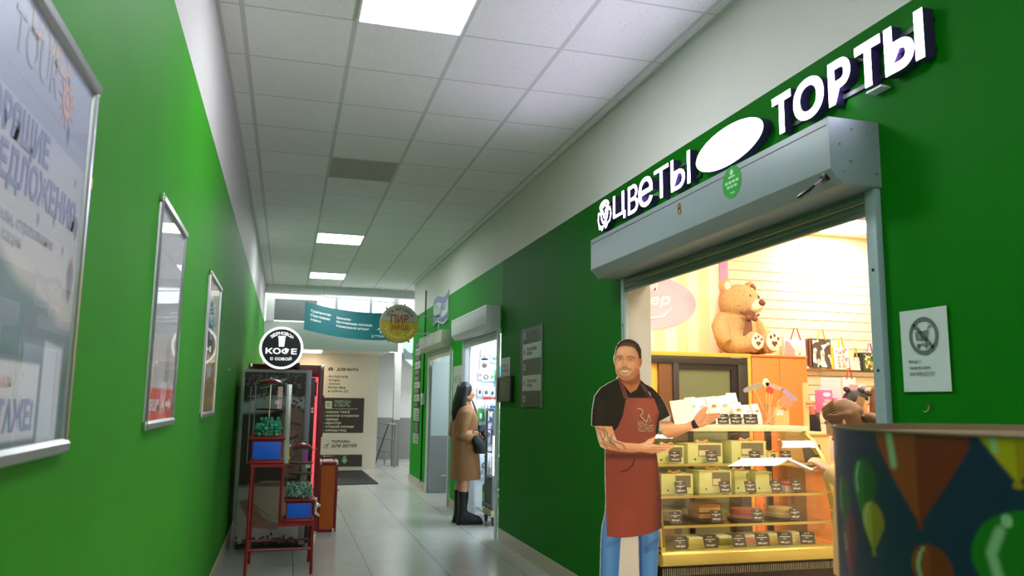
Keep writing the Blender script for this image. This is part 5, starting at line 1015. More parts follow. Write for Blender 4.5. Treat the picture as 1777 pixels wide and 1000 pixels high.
hr = MB(); hr.ell((HX-.028, 0, HZ+.022), (.102, .086, .107), 28, 20); hr.ell((-.06, 0, HZ-.03), (.075, .085, .11), 24, 16); hr.tube([(-.055, 0, HZ+.06), (-.085, 0, HZ-.03), (-.115, 0, HZ-.13), (-.135, -.01, HZ-.24), (-.14, -.02, HZ-.33)], [(.08, .05), (.086, .055), (.09, .05), (.085, .045), (.05, .025)], 20)
for s in (-1, 1): hr.tube([(-.02, s*.066, HZ+.07), (-.035, s*.08, HZ-.02), (-.06, s*.085, HZ-.1), (-.08, s*.085, HZ-.19), (-.1, s*.07, HZ-.28)], [.024, .034, .04, .04, .018], 12)
obj('hair', fuse(hr, .008, 3), HAIRD, wm, fix=False)
t = thing('handbag', 'black handbag hanging from the arm of the woman in the camel coat', 'bag', (2.14, 8.99, .8)); bg = MB().loft([oval(cx, 0, z, rx, ry, 20, 3) for z, cx, rx, ry in ((0, .03, .06, .055), (.02, .03, .075, .06), (.1, .02, .08, .06), (.17, -.01, .07, .04), (.2, -.02, .05, .025))]); obj('bag_body', bg, BOOT, t); obj('strap', MB().tube([(-.06, 0, .17), (-.06, -.01, .26), (.0, .0, .27), (.03, 0, .16)], .007), BOOT, t); obj('shoulder_strap', MB().tube([(-.14, .08, .56), (-.06, .06, .45), (-.03, .08, .32), (-.015, .08, .24), (-.01, .03, .17)], .006), BOOT, t)
t = thing('gloves', 'pair of black gloves held in the hand of the woman in camel coat', 'gloves', (2.17, 9.05, 1.02)); g_ = MB()
for k in range(5): g_.tube([(0, 0, .02), (.03+.004*k, -.02+.012*k, .02-.01*k), (.045+.012*k, -.03+.015*k, .05-.035*k)], [.016, .012, .007], 8)
g_.tube([(-.01, 0, -.03), (.0, 0, .03), (-.005, 0, .1)], [.014, .022, .018], 10); obj('leather', fuse(g_, .006, 2), BOOT, t, fix=False)
# ------------------------------------------------------------------ the cake shop: shell and lamps
def XY(px, py, Y): return on_y(px, py, Y).x
def ZY(px, py, Y): return on_y(px, py, Y).z
SL = M('slat_wall_birch', (242, 226, 190), .5, var=.06, scale=3)
struct('wall_shop_back', MB().box(XW, 7.6, 7.52, 7.6, 0, 3.3), SHOPW); struct('wall_shop_right', MB().box(7.5, 7.6, 2.0, 7.52, 0, 3.3), SHOPW); struct('wall_shop_front', MB().box(XW, 7.6, 1.92, 2.0, 0, 3.3), SHOPW)
struct('ceiling_shop', MB().box(XW, 7.6, 1.92, 7.6, 3.3, 3.4), M('shop_ceiling', (244, 234, 218), .7)); struct('wall_shop_inner', MB().box(XW, XW+.012, 4.86, 7.52, 0, 3.3), SHOPW)
struct('trim_jamb', MB().box(XR+.004, XW+.004, 4.83, 4.85, 0, 2.2), M('jamb_grey', (176, 176, 170), .5))
sw = MB()
for k in range(24):
    z = 2.935-.102*k; sw.box(4.52, 7.5, 7.5, 7.518, z-.095, z)
sw.box(4.52, 7.5, 7.498, 7.52, 2.939, 3.3); struct('trim_slat_grooves', MB().box(4.52, 7.5, 7.515, 7.52, .4, 2.94), M('slat_groove', (120, 86, 48), .7))
struct('wall_slats', sw, SL)
ST = M('stripe_white', (250, 244, 230), .6, var=.02); SY = M('stripe_butter', (252, 236, 190), .6, var=.02); PINK = M('stripe_pink', (236, 150, 200), .5)
s1, s2 = MB(), MB()
for k in range(16): (s1 if k % 2 else s2).box(2.33+.131*k, 2.33+.131*(k+1), 7.505, 7.52, 0, 3.3)
struct('wall_stripes_white', s1, ST); struct('wall_stripes_butter', s2, SY); struct('trim_pink', MB().box(4.42, 4.52, 7.49, 7.52, 0, 3.3), PINK)
t = thing('wall_logo', 'large pale pink oval logo with white script on the striped shop wall', 'sign', (XY(1120, 527, 7.5), 7.505, 2.44), face='F')
obj('oval', MB().prism(circ(0, 0, .585, .29, 60), 0, .008), M('logo_pink', (246, 186, 214), .5, var=.02), t)
wl = M('logo_white', (255, 250, 248), .5, var=0); sh = lambda m: (setattr(m, 'v', [(x+y*.25, y+x*.08, z) for x, y, z in m.v]), m)[1]
obj('lettering', sh(text_mb('мастер', -.42, -.07, h=.12, w=.7, n0=.008, n1=.011, bold=.02)), wl, t); obj('lettering', sh(text_mb('сладкий', -.4, .1, h=.11, w=.5, n0=.008, n1=.011, bold=.02)), wl, t)
obj('flourish', MB().tube([(-.3, -.14, .01), (.0, -.18, .01), (.2, -.15, .01), (.3, -.05, .01)], [.006, .012, .012, .004]), wl, t)
SD = M('shop_light_diffuser', (255, 255, 255), .5, var=0, emit=L_SHOP, ecol=(255, 238, 214))
pl = thing('ceiling_light', 'warm square ceiling light deep in the cake shop, right of the shutter bar', 'light', (5.75, 7.0, 3.3), group='cake shop ceiling lights')
obj('diffuser', MB().box(-.3, .3, -.3, .3, -.012, 0), SD, pl); obj('frame', MB().box(-.315, -.3, -.315, .315, -.016, 0).box(.3, .315, -.315, .315, -.016, 0).box(-.3, .3, -.315, -.3, -.016, 0).box(-.3, .3, .3, .315, -.016, 0), WHITEM, pl)
for x, y, lb in ((3.1, 3.5, 'front left'), (4.9, 3.5, 'front right'), (3.4, 5.8, 'over the cabinets'), (5.2, 5.0, 'over the counter')): dup(pl, (x, y, 3.3), 'warm ceiling light of the cake shop hidden by the shutter, '+lb)

# ------------------------------------------------------------------ display case
GOLDM = M('champagne_metal', (196, 178, 96), .32, .55, var=.03); DG = glass('display_glass', (.97, .98, .95), refl=1.5); SG = glass('shelf_glass', (.86, .9, .78), refl=1.2); DK = M('dark_plinth', (44, 32, 24), .5)
DX0, DX1 = 2.345, 3.70
dc = thing('display_case', 'curved glass confectionery display case with champagne metal rail', 'display case', (0, 0, 0)); dc.location = (3.02, 4.75, 0)
def D(mb): return mb.xform(Matrix.Translation((-3.02, -4.75, 0)))
cur = [(4.765, .47), (4.772, .56), (4.79, .68), (4.82, .8), (4.865, .92), (4.93, 1.04), (5.02, 1.14), (5.12, 1.2)]
obj('plinth', D(MB().box(DX0+.02, DX1-.02, 4.8, 5.5, .0, .36)), DK, dc)
gr = MB()
for k in range(96): x = DX0+.02+k*.0138; gr.box(x, x+.006, 4.786, 4.8, .3, .345)
obj('grille', D(gr), M('grille_metal', (150, 146, 130), .4, .5), dc)
rp = [(4.742, .40), (4.748, .37), (4.775, .36), (4.83, .36), (4.83, .455), (4.775, .455), (4.75, .44)]
obj('bumper_rail', D(MB().prism(rp, DX0, DX1, 'yzx')), GOLDM, dc, bev=.004)
obj('deck', D(MB().box(DX0+.03, DX1-.03, 4.78, 5.46, .425, .44)), M('deck_metal', (176, 160, 84), .4, .3), dc)
vg = MB()
for k in range(60): x = DX0+.06+k*.021; vg.box(x, x+.009, 5.2, 5.42, .44, .446)
obj('vent_grille', D(vg), ALU, dc)
for x, nm in ((DX0, 'end_frame'), (DX1-.028, 'end_frame')):
    a = [(y, z) for y, z in cur]+[(5.12, 1.235), (5.16, 1.235)]; b_ = [(y+.045, z-.01) for y, z in cur[:-1]]+[(5.16, 1.18)]
    mb = MB(); n = len(cur)
    for i in range(n-1): mb.prism([cur[i], cur[i+1], (cur[i+1][0]+.05, cur[i+1][1]-.02), (cur[i][0]+.05, cur[i][1]-.0)], x, x+.028, 'yzx')
    mb.box(x, x+.028, 4.765, 4.83, .44, .48)
    obj(nm, D(mb), GOLDM, dc)
    obj('end_glass', D(MB().prism(cur+[(5.46, 1.2), (5.46, .45)], x+.01, x+.016, 'yzx')), SG, dc)
g = MB(); g.loft([[(DX0+.01, y, z) for y, z in cur], [(DX1-.01, y, z) for y, z in cur]], cap=False, closed=False); obj('front_glass', D(g), DG, dc, fix=False)
obj('top_board', D(MB().box(DX0-.02, DX1+.01, 5.1, 5.52, 1.2, 1.238)), M('cream_top', (236, 220, 184), .35), dc, bev=.004)
for z, y0 in ((.985, 4.96), (.785, 4.88), (.6, 4.84)): obj('glass_shelf', D(MB().box(DX0+.03, DX1-.03, y0, 5.44, z-.008, z)), SG, dc); obj('shelf_edge', D(MB().box(DX0+.03, DX1-.03, y0-.006, y0+.006, z-.014, z+.002)), GOLDM, dc)
for k, x in enumerate((2.56, 2.95, 3.3, 3.62)): obj('rear_stile', D(MB().box(x-.022, x+.022, 5.47, 5.5, .44, 1.2)), BLACKM, dc)
obj('rear_door', D(MB().box(2.58, 2.94, 5.475, 5.485, .62, 1.19)), M('rear_panel_pale', (190, 196, 190), .3), dc); obj('rear_door', D(MB().box(2.97, 3.28, 5.475, 5.485, .62, 1.19)), SG, dc)
obj('rear_panel', D(MB().box(DX0+.03, DX1-.03, 5.46, 5.475, .49, .585)), M('rear_gold', (180, 150, 60), .4, .2), dc)
ct = obj('control_panel', D(MB().box(3.17, 3.29, 5.452, 5.462, .51, .565)), BLACKP, dc); obj('led', D(MB().box(3.185, 3.2, 5.449, 5.453, .53, .55)), M('red_led', (255, 40, 30), .4, var=0, emit=3), ct)
for x in (2.93, 3.05): obj('rear_label', D(MB().box(x, x+.085, 5.453, 5.459, .515, .575)), PAPER, dc)
# goods in the case
BOXM = M('cake_box_lime', (222, 220, 146), .55); WIN = M('box_window_dark', (120, 112, 88), .25); BOXT = M('cake_box_top', (222, 216, 150), .5)
TAGB = M('tag_black', (44, 40, 36), .5); TAGI = M('tag_white_ink', (226, 222, 208), .5)
GT = 'black price tags in the display case'
def price(px, py, Y, z, label, price_s, wd=.085, ht=.075, tilt=18, turn=0, third='торт', where='display case'):
    t = thing('price_tag', label, 'price tag', (XY(px, py, Y), Y, z), group=GT); t.rotation_euler = (0, 0, math.radians(turn))
    Rm = Matrix.Translation((0, 0, .012)) @ Matrix.Rotation(math.radians(-tilt), 4, 'X') @ ROT['F'].to_4x4()
    pl = obj('plate', MB().box(-wd/2, wd/2, 0, ht, -.002, 0).xform(Rm), TAGB, t)
    obj('price', text_mb(price_s+' руб.', 0, .009, h=.016, w=wd*.72, anchor='c', bold=.03, n0=0, n1=.0006).xform(Rm), TAGI, pl)
    m = text_mb(third, 0, ht-.016, h=.009, anchor='c', bold=.01, n0=0, n1=.0006); m2 = text_mb('900 г.', 0, ht*.47, h=.008, anchor='c', bold=.01, n0=0, n1=.0006)
    m.add(m2.v, m2.f); m.box(-wd*.38, wd*.38, ht-.029, ht-.025, 0, .0005); obj('wording', m.xform(Rm), TAGI, pl)
    obj('foot', MB().box(-.018, .018, -.012, .03, 0, .012), glass('tag_foot', (.95, .95, .9), 1.4), t, bev=.003)
    return t
def cakebox(px0, px1, py, Y, z, h, label, win=(.35, .8), d=.2):
    x0, x1 = XY(px0, py, Y), XY(px1, py, Y); W_ = x1-x0; t = thing('cake_box', label, 'cake box', ((x0+x1)/2, Y, z), group='lime cake boxes in the display case')
    obj('carton', MB().box(-W_/2, W_/2, 0, d, 0, h), BOXM, t, bev=.003); obj('lid', MB().box(-W_/2-.001, W_/2+.001, -.001, d+.001, h*.93, h+.003), BOXT, t)
    a, b_ = -W_/2+W_*win[0], -W_/2+W_*win[1]; obj('window', MB().box(a, b_, -.0022, .02, h*.34, h*.94), WIN, t); obj('cake_inside', MB().box(a+.004, a+(b_-a)*.45, -.0028, .01, h*.38, h*.66), M('cake_pale', (236, 214, 170), .6, bump=.3), t)
    obj('ribbon_bow', MB().tube([(0, .05, h+.004), (.03, .03, h+.022), (.05, .05, h+.006)], (.009), 6).tube([(0, .05, h+.004), (-.03, .06, h+.02), (-.045, .05, h+.006)], (.009), 6), M('gold_ribbon', (222, 160, 90), .4), t); obj('stamp', MB().prism(circ(-W_*.3, h*.2, .007, n=12), .0022, .003).xform(ROT['F'].to_4x4()), M('stamp_dark', (90, 90, 60), .5), t)
S1, S2, S3, S4 = .985, .785, .6, .44
cakebox(1137, 1187, 800, 5.04, S1, .115, 'lime cake box at left end of the top display shelf', (.5, .95)); cakebox(1194, 1254, 800, 5.05, S1, .13, 'lime cake box second on the top display shelf, under the bright reflection', (.3, .95)); cakebox(1270, 1330, 800, 5.05, S1, .145, 'tallest lime cake box with ribbon, third on the top display shelf', (.28, .92)); cakebox(1333, 1351, 800, 5.06, S1, .062, 'smallest low lime box on the top display shelf', (.3, .7), .1)
cakebox(1148, 1203, 855, 4.98, S2, .13, 'lime cake box at left end of the second display shelf', (.45, .92)); cakebox(1214, 1270, 855, 4.98, S2, .15, 'lime cake box with clear ribbon window, second on the second shelf', (.4, .95)); cakebox(1276, 1300, 855, 5.02, S2, .14, 'narrow plain lime box in the middle of the second shelf', (.85, .95)); cakebox(1312, 1340, 855, 5.0, S2, .135, 'wider plain lime box right of the middle on the second shelf', (.85, .95))
for a in ((1173, 800, 4.99, S1, 'price tag 2100 on the top display shelf, leftmost', '2100'), (1237, 798, 4.99, S1, 'price tag 1900 on the top display shelf, partly under reflection', '1900'), (1312, 800, 4.99, S1, 'price tag 2750 on the top display shelf before tallest box', '2750'), (1366, 800, 4.99, S1, 'price tag 870 at right end of the top display shelf', '870'), (1183, 852, 4.92, S2, 'price tag 2250 on the second display shelf, leftmost', '2250'), (1260, 852, 4.92, S2, 'price tag 1950 on the second display shelf beside ribbon box', '1950'), (1304, 850, 4.92, S2, 'price tag 1425 on the second display shelf, middle', '1425'), (1349, 850, 4.92, S2, 'price tag 1400 left of the pink box on the second shelf', '1400'), (1384, 850, 4.92, S2, 'price tag 1450 right of the pink box on the second shelf', '1450'),
          (1174, 904, 4.88, S3, 'price tag 750 on the third display shelf, leftmost', '750'), (1245, 903, 4.88, S3, 'price tag 1670 on the third shelf beside layered cake', '1670'), (1317, 900, 4.88, S3, 'price tag 790 on the third shelf beside pink cake', '790'), (1382, 897, 4.88, S3, 'price tag 1400 on the third shelf beside orange cake', '1400')): price(*a)
for px, py, lb, s, tr in ((1183, 955, 'price tag with taped strip on the lowest deck, leftmost', '690', 4), (1235, 952, 'price tag 1210 on the lowest deck', '1210', 3), (1285, 949, 'price tag 980 on the lowest deck', '980', 0), (1325, 947, 'price tag 350 on the lowest deck', '350', -4), (1364, 945, 'price tag 480 turned sideways on the lowest deck', '480', -14), (1402, 942, 'price tag 450 at right end of the lowest deck', '450', -24)): price(px, py, 4.84, S4, lb, s, .098, .082, 20, tr, 'десерт')
CLR = glass('dome_plastic', (.93, .93, .92), refl=1.1); TRAY = M('tray_black', (26, 22, 20), .3)
def dome(px, py, Y, z, r, h, label, layers, square=False):
    t = thing('cake', label, 'cake', (XY(px, py, Y), Y, z), group='cakes under clear lids'); n = 4 if square else 28; k = 1.3 if square else 1; ro = Matrix.Rotation(PI/4 if square else 0, 4, 'Z')
    obj('tray', MB().lathe([(r*k, 0), (r*1.08*k, .008), (r*1.08*k, .014), (r*k*.96, .012)], n=n).xform(ro), TRAY, t)
    zz = .014
    for i, (c_, hh, rr) in enumerate(layers): obj('layer', MB().lathe([(r*rr*k, zz), (r*rr*k*1.01, zz+hh*.5), (r*rr*k, zz+hh)], n=n).xform(ro), M('cake_%d_%d_%d' % c_, c_, .6, var=.15, scale=60, bump=.4), t); zz += hh
    obj('lid', MB().lathe([(r*k*1.0, .012), (r*.98*k, h*.82), (r*.9*k, h), (0, h)], n=n, cap=False).xform(ro), CLR, t)
dome(1165, 905, 5.02, S3, .085, .1, 'tall clear lidded pale cake at left of the third display shelf', [((206, 190, 160), .03, .8), ((226, 214, 190), .03, .8)]); dome(1222, 905, 5.03, S3, .1, .135, 'square layered caramel cake under clear lid on the third shelf', [((60, 40, 26), .012, .95), ((216, 160, 90), .03, .85), ((120, 76, 40), .01, .85), ((226, 176, 110), .03, .85), ((170, 110, 60), .016, .85)], True)
dome(1292, 903, 5.04, S3, .112, .105, 'round pink cake under clear lid on the third shelf', [((230, 120, 110), .022, .86), ((214, 90, 90), .014, .86), ((236, 130, 120), .022, .86)]); dome(1354, 900, 5.05, S3, .115, .095, 'round golden cream cake under clear lid on the third shelf', [((226, 176, 110), .02, .86), ((250, 226, 180), .01, .86), ((230, 180, 110), .02, .86), ((240, 200, 130), .01, .7)])
t = thing('cake', 'small pink topped cake in a clear box on the second display shelf', 'cake', (XY(1366, 850, 5.0), 5.0, S2), group='cakes under clear lids'); obj('sponge', MB().box(-.035, .035, -.03, .04, 0, .045), M('sponge_pink', (246, 206, 190), .6), t, bev=.003); obj('icing', MB().box(-.036, .036, -.031, .041, .045, .066), M('icing_red', (206, 84, 96), .5, bump=.3), t, bev=.006); obj('box_cover', MB().box(-.042, .042, -.037, .047, 0, .09), CLR, t)
DESS = [(1206, 956, (238, 212, 120), 'lime card box of pastry on the lowest deck, first from left'), (1258, 953, (150, 140, 60), 'dark lidded lime pastry box on the lowest deck'), (1304, 950, (226, 150, 130), 'pale pink pastry slice on the lowest deck'), (1345, 948, (240, 200, 120), 'golden pastry slice on the lowest deck'), (1384, 945, (246, 222, 170), 'cream pastry slice at right of the lowest deck')]
for px, py, c_, lb in DESS:
    t = thing('pastry', lb, 'pastry', (XY(px, py, 4.95), 4.95, S4), group='pastries on the lowest deck'); w_ = .06
    obj('slice', MB().box(-w_, w_*.9, -.03, .12, 0, .05), M('pastry_%d_%d_%d' % c_, c_, .6, bump=.4, bscale=90), t, bev=.006); obj('cream', MB().box(-w_*.94, w_*.84, -.026, .115, .05, .068), M('cream_%d' % (c_[0]), (250, 236, 200), .5, bump=.4), t, bev=.008); obj('card_tray', MB().box(-w_*1.1, w_, -.035, .125, -.0, .008), BOXM, t)
# ------------------------------------------------------------------ on top of the case
ZT = 1.238
POUCH = M('coffee_pouch_white', (240, 238, 232), .4, bump=.15, bscale=30); GO = 'white coffee pouches on the display case'
def pouch(px, py0, py1, Y, lean, label, badge=(222, 140, 50), leaf=False, wpx=20):
    x = XY(px, 735, Y); s = .0043; h = (738-py0)*s; wd = wpx*s/2
    t = thing('coffee_pouch', label, 'pouch', (x, Y, ZT), group=GO); t.rotation_euler = (math.radians(-8), math.radians(lean), 0)
    rings = [[(wd*a, .035*k*b_, z) for a, b_ in ((-1, -1), (-.3, -1.25), (.3, -1.25), (1, -1), (1, 1), (-1, 1))] for z, k in ((0, .9), (h*.1, 1), (h*.5, .9), (h*.85, .3), (h, .06))]
    obj('pouch', MB().loft(rings), POUCH, t, ang=60); obj('seal', MB().box(-wd, wd, -.004, .004, h*.93, h+.006), POUCH, t)
    el = MB().prism(circ(0, h*.66, wd*.5, wd*.32, 20), .03, .0315).xform(ROT['F'].to_4x4()); el.v = [(a, b_-.0, c_) for a, b_, c_ in el.v]
    for i in range(len(el.v)): a, b_, c_ = el.v[i]; el.v[i] = (a, b_, c_)
    obj('badge', el, M('badge_%d' % badge[0], badge, .5), t)
    if leaf: obj('leaf_print', MB().prism([(-wd*.5, h*.2), (0, h*.3), (wd*.6, h*.34), (wd*.2, h*.22), (-wd*.2, h*.16)], .044, .0455).xform(ROT['F'].to_4x4()), M('leaf_green', (80, 150, 60), .5), t)
pouch(1205, 692, 738, 5.36, -6, 'white coffee pouch with pale green badge, leftmost on the case', (150, 200, 120)); pouch(1222, 692, 738, 5.36, -6, 'white coffee pouch with pink badge, second from left on the case', (236, 190, 170)); pouch(1242, 690, 738, 5.34, -7, 'white coffee pouch with bright orange badges behind the open hand', (226, 140, 40)); pouch(1262, 688, 738, 5.36, -8, 'plain leaning white coffee pouch with green leaf, mid row', (236, 236, 230), True)
pouch(1275, 683, 738, 5.42, -2, 'tallest white coffee pouch at the back of the row', (216, 190, 160)); pouch(1283, 700, 738, 5.3, -6, 'shorter white pouch with orange badge and green leaf, before the tallest one', (230, 150, 60), True); pouch(1298, 704, 738, 5.32, -3, 'small white coffee pouch left of the last one', (180, 190, 190), False, 14); pouch(1313, 702, 738, 5.32, -2, 'small white pouch with orange badge, right end of the row', (230, 140, 40), False, 15)
for px, s, lb in ((1233, '330', 'black price tag half hidden by the open hand on the case top'), (1256, '150', 'black price tag 150 on the case top, middle'), (1278, '180', 'black price tag 180 on the case top, beside leaf pouch'), (1304, '250', 'widest black price tag 250 on the case top')):
    t = price(px, 738, 5.2, ZT, lb, s, .115 if s == '250' else .09, .072, 10, 0, 'чай'); t['group'] = 'price tags on the case top'
t = thing('card_stand', 'white acrylic card stand at left end of the display case top', 'card stand', (XY(1190, 735, 5.22), 5.22, ZT)); obj('card', MB().box(-.085, .085, -.003, .003, 0, .185).xform(Matrix.Rotation(math.radians(-12), 4, 'X') @ Matrix.Rotation(math.radians(-7), 4, 'Y')), M('card_white', (244, 238, 226), .4), t); obj('base', MB().box(-.1, .1, -.05, .06, 0, .008), glass('acrylic', (.97, .97, .95), 1.3), t)
t = thing('glass_vase', 'clear glass vase holding glitter cake toppers on the display case', 'vase', (XY(1333, 740, 5.28), 5.28, ZT)); obj('glass', MB().lathe([(.04, 0), (.042, .004), (.044, .16), (.041, .16), (.039, .008), (.0, .008)], n=24), CLR, t)
TP = [('grey glitter sign topper on stick, leaning left out of vase', (-.12, .0, .27), (.15, .035), 18, (150, 156, 150)), ('lilac glitter banner topper, leaning right out of vase', (.07, .01, .28), (.14, .03), -16, (186, 160, 170)), ('violet glitter topper farthest right above the kraft bag', (.2, .01, .22), (.13, .035), -34, (168, 150, 200)), ('pink heart shaped topper right of the vase', (.16, -.01, .17), (.09, .07), -20, (236, 140, 120)), ('red topper in the middle of the vase', (.025, .0, .25), (.045, .05), -30, (226, 70, 50)), ('white star topper standing highest in the vase', (.0, .01, .31), (.035, .06), 10, (246, 236, 220))]
vx = XY(1333, 740, 5.28)
for i, (lb, p_, (w_, h_), a, c_) in enumerate(TP):
    t = thing('cake_topper', lb, 'cake topper', (vx, 5.28, ZT+.01), group='cake toppers in the glass vase'); obj('stick', MB().tube([(-p_[0]*.12, .01*(i % 3-1), 0), (p_[0]*.95, p_[1], p_[2])], .0025, 6), M('stick_wood', (226, 200, 150), .6), t)
    q = [(-w_/2, -h_/2), (w_/2, -h_/2*.8), (w_/2+.012, 0), (w_/2, h_/2), (-w_/2*.6, h_/2*1.1), (-w_/2, h_/2*.8), (-w_/2-.012, 0)]
    obj('plaque', MB().prism(q, -.002, .002).xform(Matrix.Translation(p_) @ ROT['F'].to_4x4() @ Matrix.Rotation(math.radians(a), 4, 'Z')), M('glitter_%d' % i, c_, .4, var=.35, scale=160), t)
t = thing('kraft_bag', 'small kraft paper bag with twisted handle and white label on the case', 'bag', (XY(1353, 740, 5.34), 5.34, ZT)); KR = M('kraft_paper', (222, 178, 120), .75); obj('bag_body', MB().box(-.062, .062, -.035, .035, 0, .135), KR, t, bev=.002); obj('handle', MB().tube([(-.035, -.036, .12), (-.035, -.036, .17), (-.02, -.036, .187), (.02, -.036, .187), (.035, -.036, .17), (.035, -.036, .12)], .006), KR, t); obj('label', MB().box(-.05, .012, -.037, -.035, .075, .12), PAPER, t)
# ------------------------------------------------------------------ fridge, wardrobe
OCH = M('fridge_ochre', (218, 170, 66), .4); FBL = M('fridge_black_frame', (44, 42, 40), .4); FIN = M('fridge_interior', (170, 176, 160), .4)
fr = thing('fridge_cabinet', 'ochre cabinet with black framed sliding glass door behind the display', 'fridge', (3.7, 6.85, 0))
def Fr(mb): return mb.xform(Matrix.Translation((-3.7, -6.85, 0)))
obj('carcass', Fr(MB().box(2.75, 4.36, 6.9, 7.48, 0, 1.88).box(2.75, 4.36, 6.85, 6.9, 1.845, 1.885).box(4.325, 4.36, 6.85, 6.9, 0, 1.845)), OCH, fr, bev=.003)
obj('frame', Fr(MB().box(2.75, 4.325, 6.855, 6.9, 1.775, 1.845).box(4.22, 4.325, 6.855, 6.9, .1, 1.775).box(3.52, 3.58, 6.85, 6.9, .1, 1.775).box(2.75, 4.325, 6.855, 6.9, 0, .1)), FBL, fr, bev=.003)
obj('door', Fr(MB().box(3.58, 4.22, 6.878, 6.886, .1, 1.775)), glass('fridge_glass', (.78, .82, .74), 1.6), fr); obj('interior', Fr(MB().box(3.58, 4.22, 6.893, 6.9, .1, 1.775)), FIN, fr); obj('door_frame', Fr(MB().box(3.58, 4.22, 6.87, 6.89, 1.72, 1.775).box(4.15, 4.22, 6.87, 6.89, .1, 1.72)), BLACKM, fr)
obj('brown_panel', Fr(MB().box(3.38, 3.52, 6.87, 6.9, .1, 1.775)), M('brown_panel', (112, 74, 40), .5), fr); obj('wire_shelf', Fr(MB().box(3.58, 4.15, 6.872, 6.876, 1.39, 1.4)), WHITEM, fr); obj('hinge_plate', Fr(MB().box(4.14, 4.26, 6.845, 6.852, 1.838, 1.856)), ALU, fr)
wd = thing('wardrobe', 'plain orange wood cabinet beside the black framed glass door', 'cabinet', (4.68, 6.85, 0)); OW = M('orange_wood', (226, 128, 60), .4, var=.12, scale=2.2)
obj('carcass', MB().box(-.315, .32, .02, .62, 0, 1.86), OW, wd, bev=.002); obj('top', MB().box(-.32, .325, .0, .63, 1.86, 1.88), OW, wd, bev=.003); obj('door', MB().box(-.31, .0, .002, .02, .05, 1.85), OW, wd, bev=.002); obj('door', MB().box(.004, .315, .002, .02, .05, 1.85), OW, wd, bev=.002)
for x in (-.04, .045): obj('knob', MB().lathe([(.012, .0), (.014, -.014), (.008, -.02)], (x, .002, 1.05), 12, 'y'), ALU, wd)
# ------------------------------------------------------------------ teddy bear
FUR = M('plush_honey', (208, 172, 122), .95, var=.25, scale=34, bump=1.0, bscale=150); PALE_ = M('plush_cream', (250, 234, 208), .9, var=.06, bump=.4, bscale=160); BRN = M('plush_brown', (110, 62, 34), .6)
be = thing('teddy_bear', 'large honey plush teddy bear sitting on top of the cabinets', 'teddy bear', (4.43, 7.16, 1.905)); be.rotation_euler = (0, 0, math.radians(10))
b = MB(); b.ell((0, .05, .24), (.22, .18, .26)); b.ell((0, .02, .13), (.24, .19, .14)); b.ell((.015, .0, .535), (.228, .19, .182)); b.ell((.05, -.1, .485), (.12, .12, .09)); b.ell((-.09, -.02, .50), (.1, .12, .1))
for s in (-1, 1): b.tube([(s*.17, .04, .38), (s*.25, -.0, .27), (s*.27, -.06, .16), (s*.245, -.1, .1)], [.07, .085, .08, .055], 14); b.ell((s*.165, .0, .685), (.078, .045, .078)); 
b.tube([(-.13, -.02, .1), (-.12, -.12, .09), (-.05, -.2, .085)], [.1, .1, .085], 14); b.tube([(.13, -.0, .1), (.15, -.1, .09), (.17, -.2, .09)], [.1, .1, .09], 14)
b.ell((-.02, -.225, .105), (.098, .06, .108)); b.ell((.175, -.24, .115), (.12, .06, .118))
bm_ = fuse(b, .011, 4); rs = np.random.RandomState(2); V_ = np.array(bm_.v); V_ += rs.normal(0, .0022, V_.shape); bm_.v = [tuple(q) for q in V_]
obj('body', bm_, FUR, be, fix=False)
obj('muzzle', MB().ell((.075, -.17, .475), (.093, .075, .066)), PALE_, be); obj('nose', MB().ell((.092, -.243, .505), (.042, .025, .032)), BRN, be)
obj('smile', MB().tube([(.092, -.238, .475), (.09, -.238, .45), (.06, -.23, .435), (.035, -.215, .445)], .003), BRN, be)
for x, y in ((.0, -.172), (.125, -.158)): obj('eye', MB().ell((x, y, .575), (.014, .012, .017), 14, 10), M('bear_eye', (30, 20, 16), .1, var=0), be)
obj('inner_ear', MB().ell((.165, -.035, .685), (.042, .018, .044)), BRN, be); obj('inner_ear', MB().ell((-.165, -.035, .685), (.042, .018, .044)), PALE_, be)
for cx, cz, y, r, tx in ((-.02, .105, -.283, .08, 0), (.175, .115, -.298, .098, 0)):
    so = obj('sole', MB().ell((cx, y, cz), (r, .012, r*.98), 24, 10), PALE_, be)
    for a in (-50, 0, 50) if 0 else (-45, 5, 60): obj('toe_pad', MB().ell((cx+r*.62*math.sin(math.radians(a)), y-.009, cz+r*.62*math.cos(math.radians(a))), (r*.17, .007, r*.19), 12, 8), BRN, so)
    hp = [(r*.36*math.sin(k)**3, r*.34*(math.cos(k)*.81-.31*math.cos(2*k)-.125*math.cos(3*k)-.06*math.cos(4*k))-r*.22) for k in np.linspace(0, 2*PI, 24)[:-1]]; obj('heart_pad', MB().prism([(cx+a, cz+b_) for a, b_ in hp], y-.015, y-.004, 'xzy'), BRN, so)
BOWM = M('bow_chiffon', (120, 70, 52), .6); bw = obj('bow', MB().tube([(-.12, -.16, .41), (-.05, -.2, .375), (.05, -.2, .37), (.12, -.16, .395)], [(.012, .016)]*4), BOWM, be)
obj('bow_loop', MB().ell((-.05, -.2, .35), (.042, .02, .03), 14, 8).ell((.03, -.2, .345), (.04, .02, .03), 14, 8), BOWM, bw); obj('bow_tail', MB().loft([[(x-w_, -.185-z*.1, .34-z), (x+w_, -.185-z*.1, .34-z), (x+w_, -.175-z*.1, .34-z), (x-w_, -.175-z*.1, .34-z)] for x, w_, z in ((-.03, .025, 0), (-.05, .05, .1), (-.07, .055, .17))]), BOWM, bw)
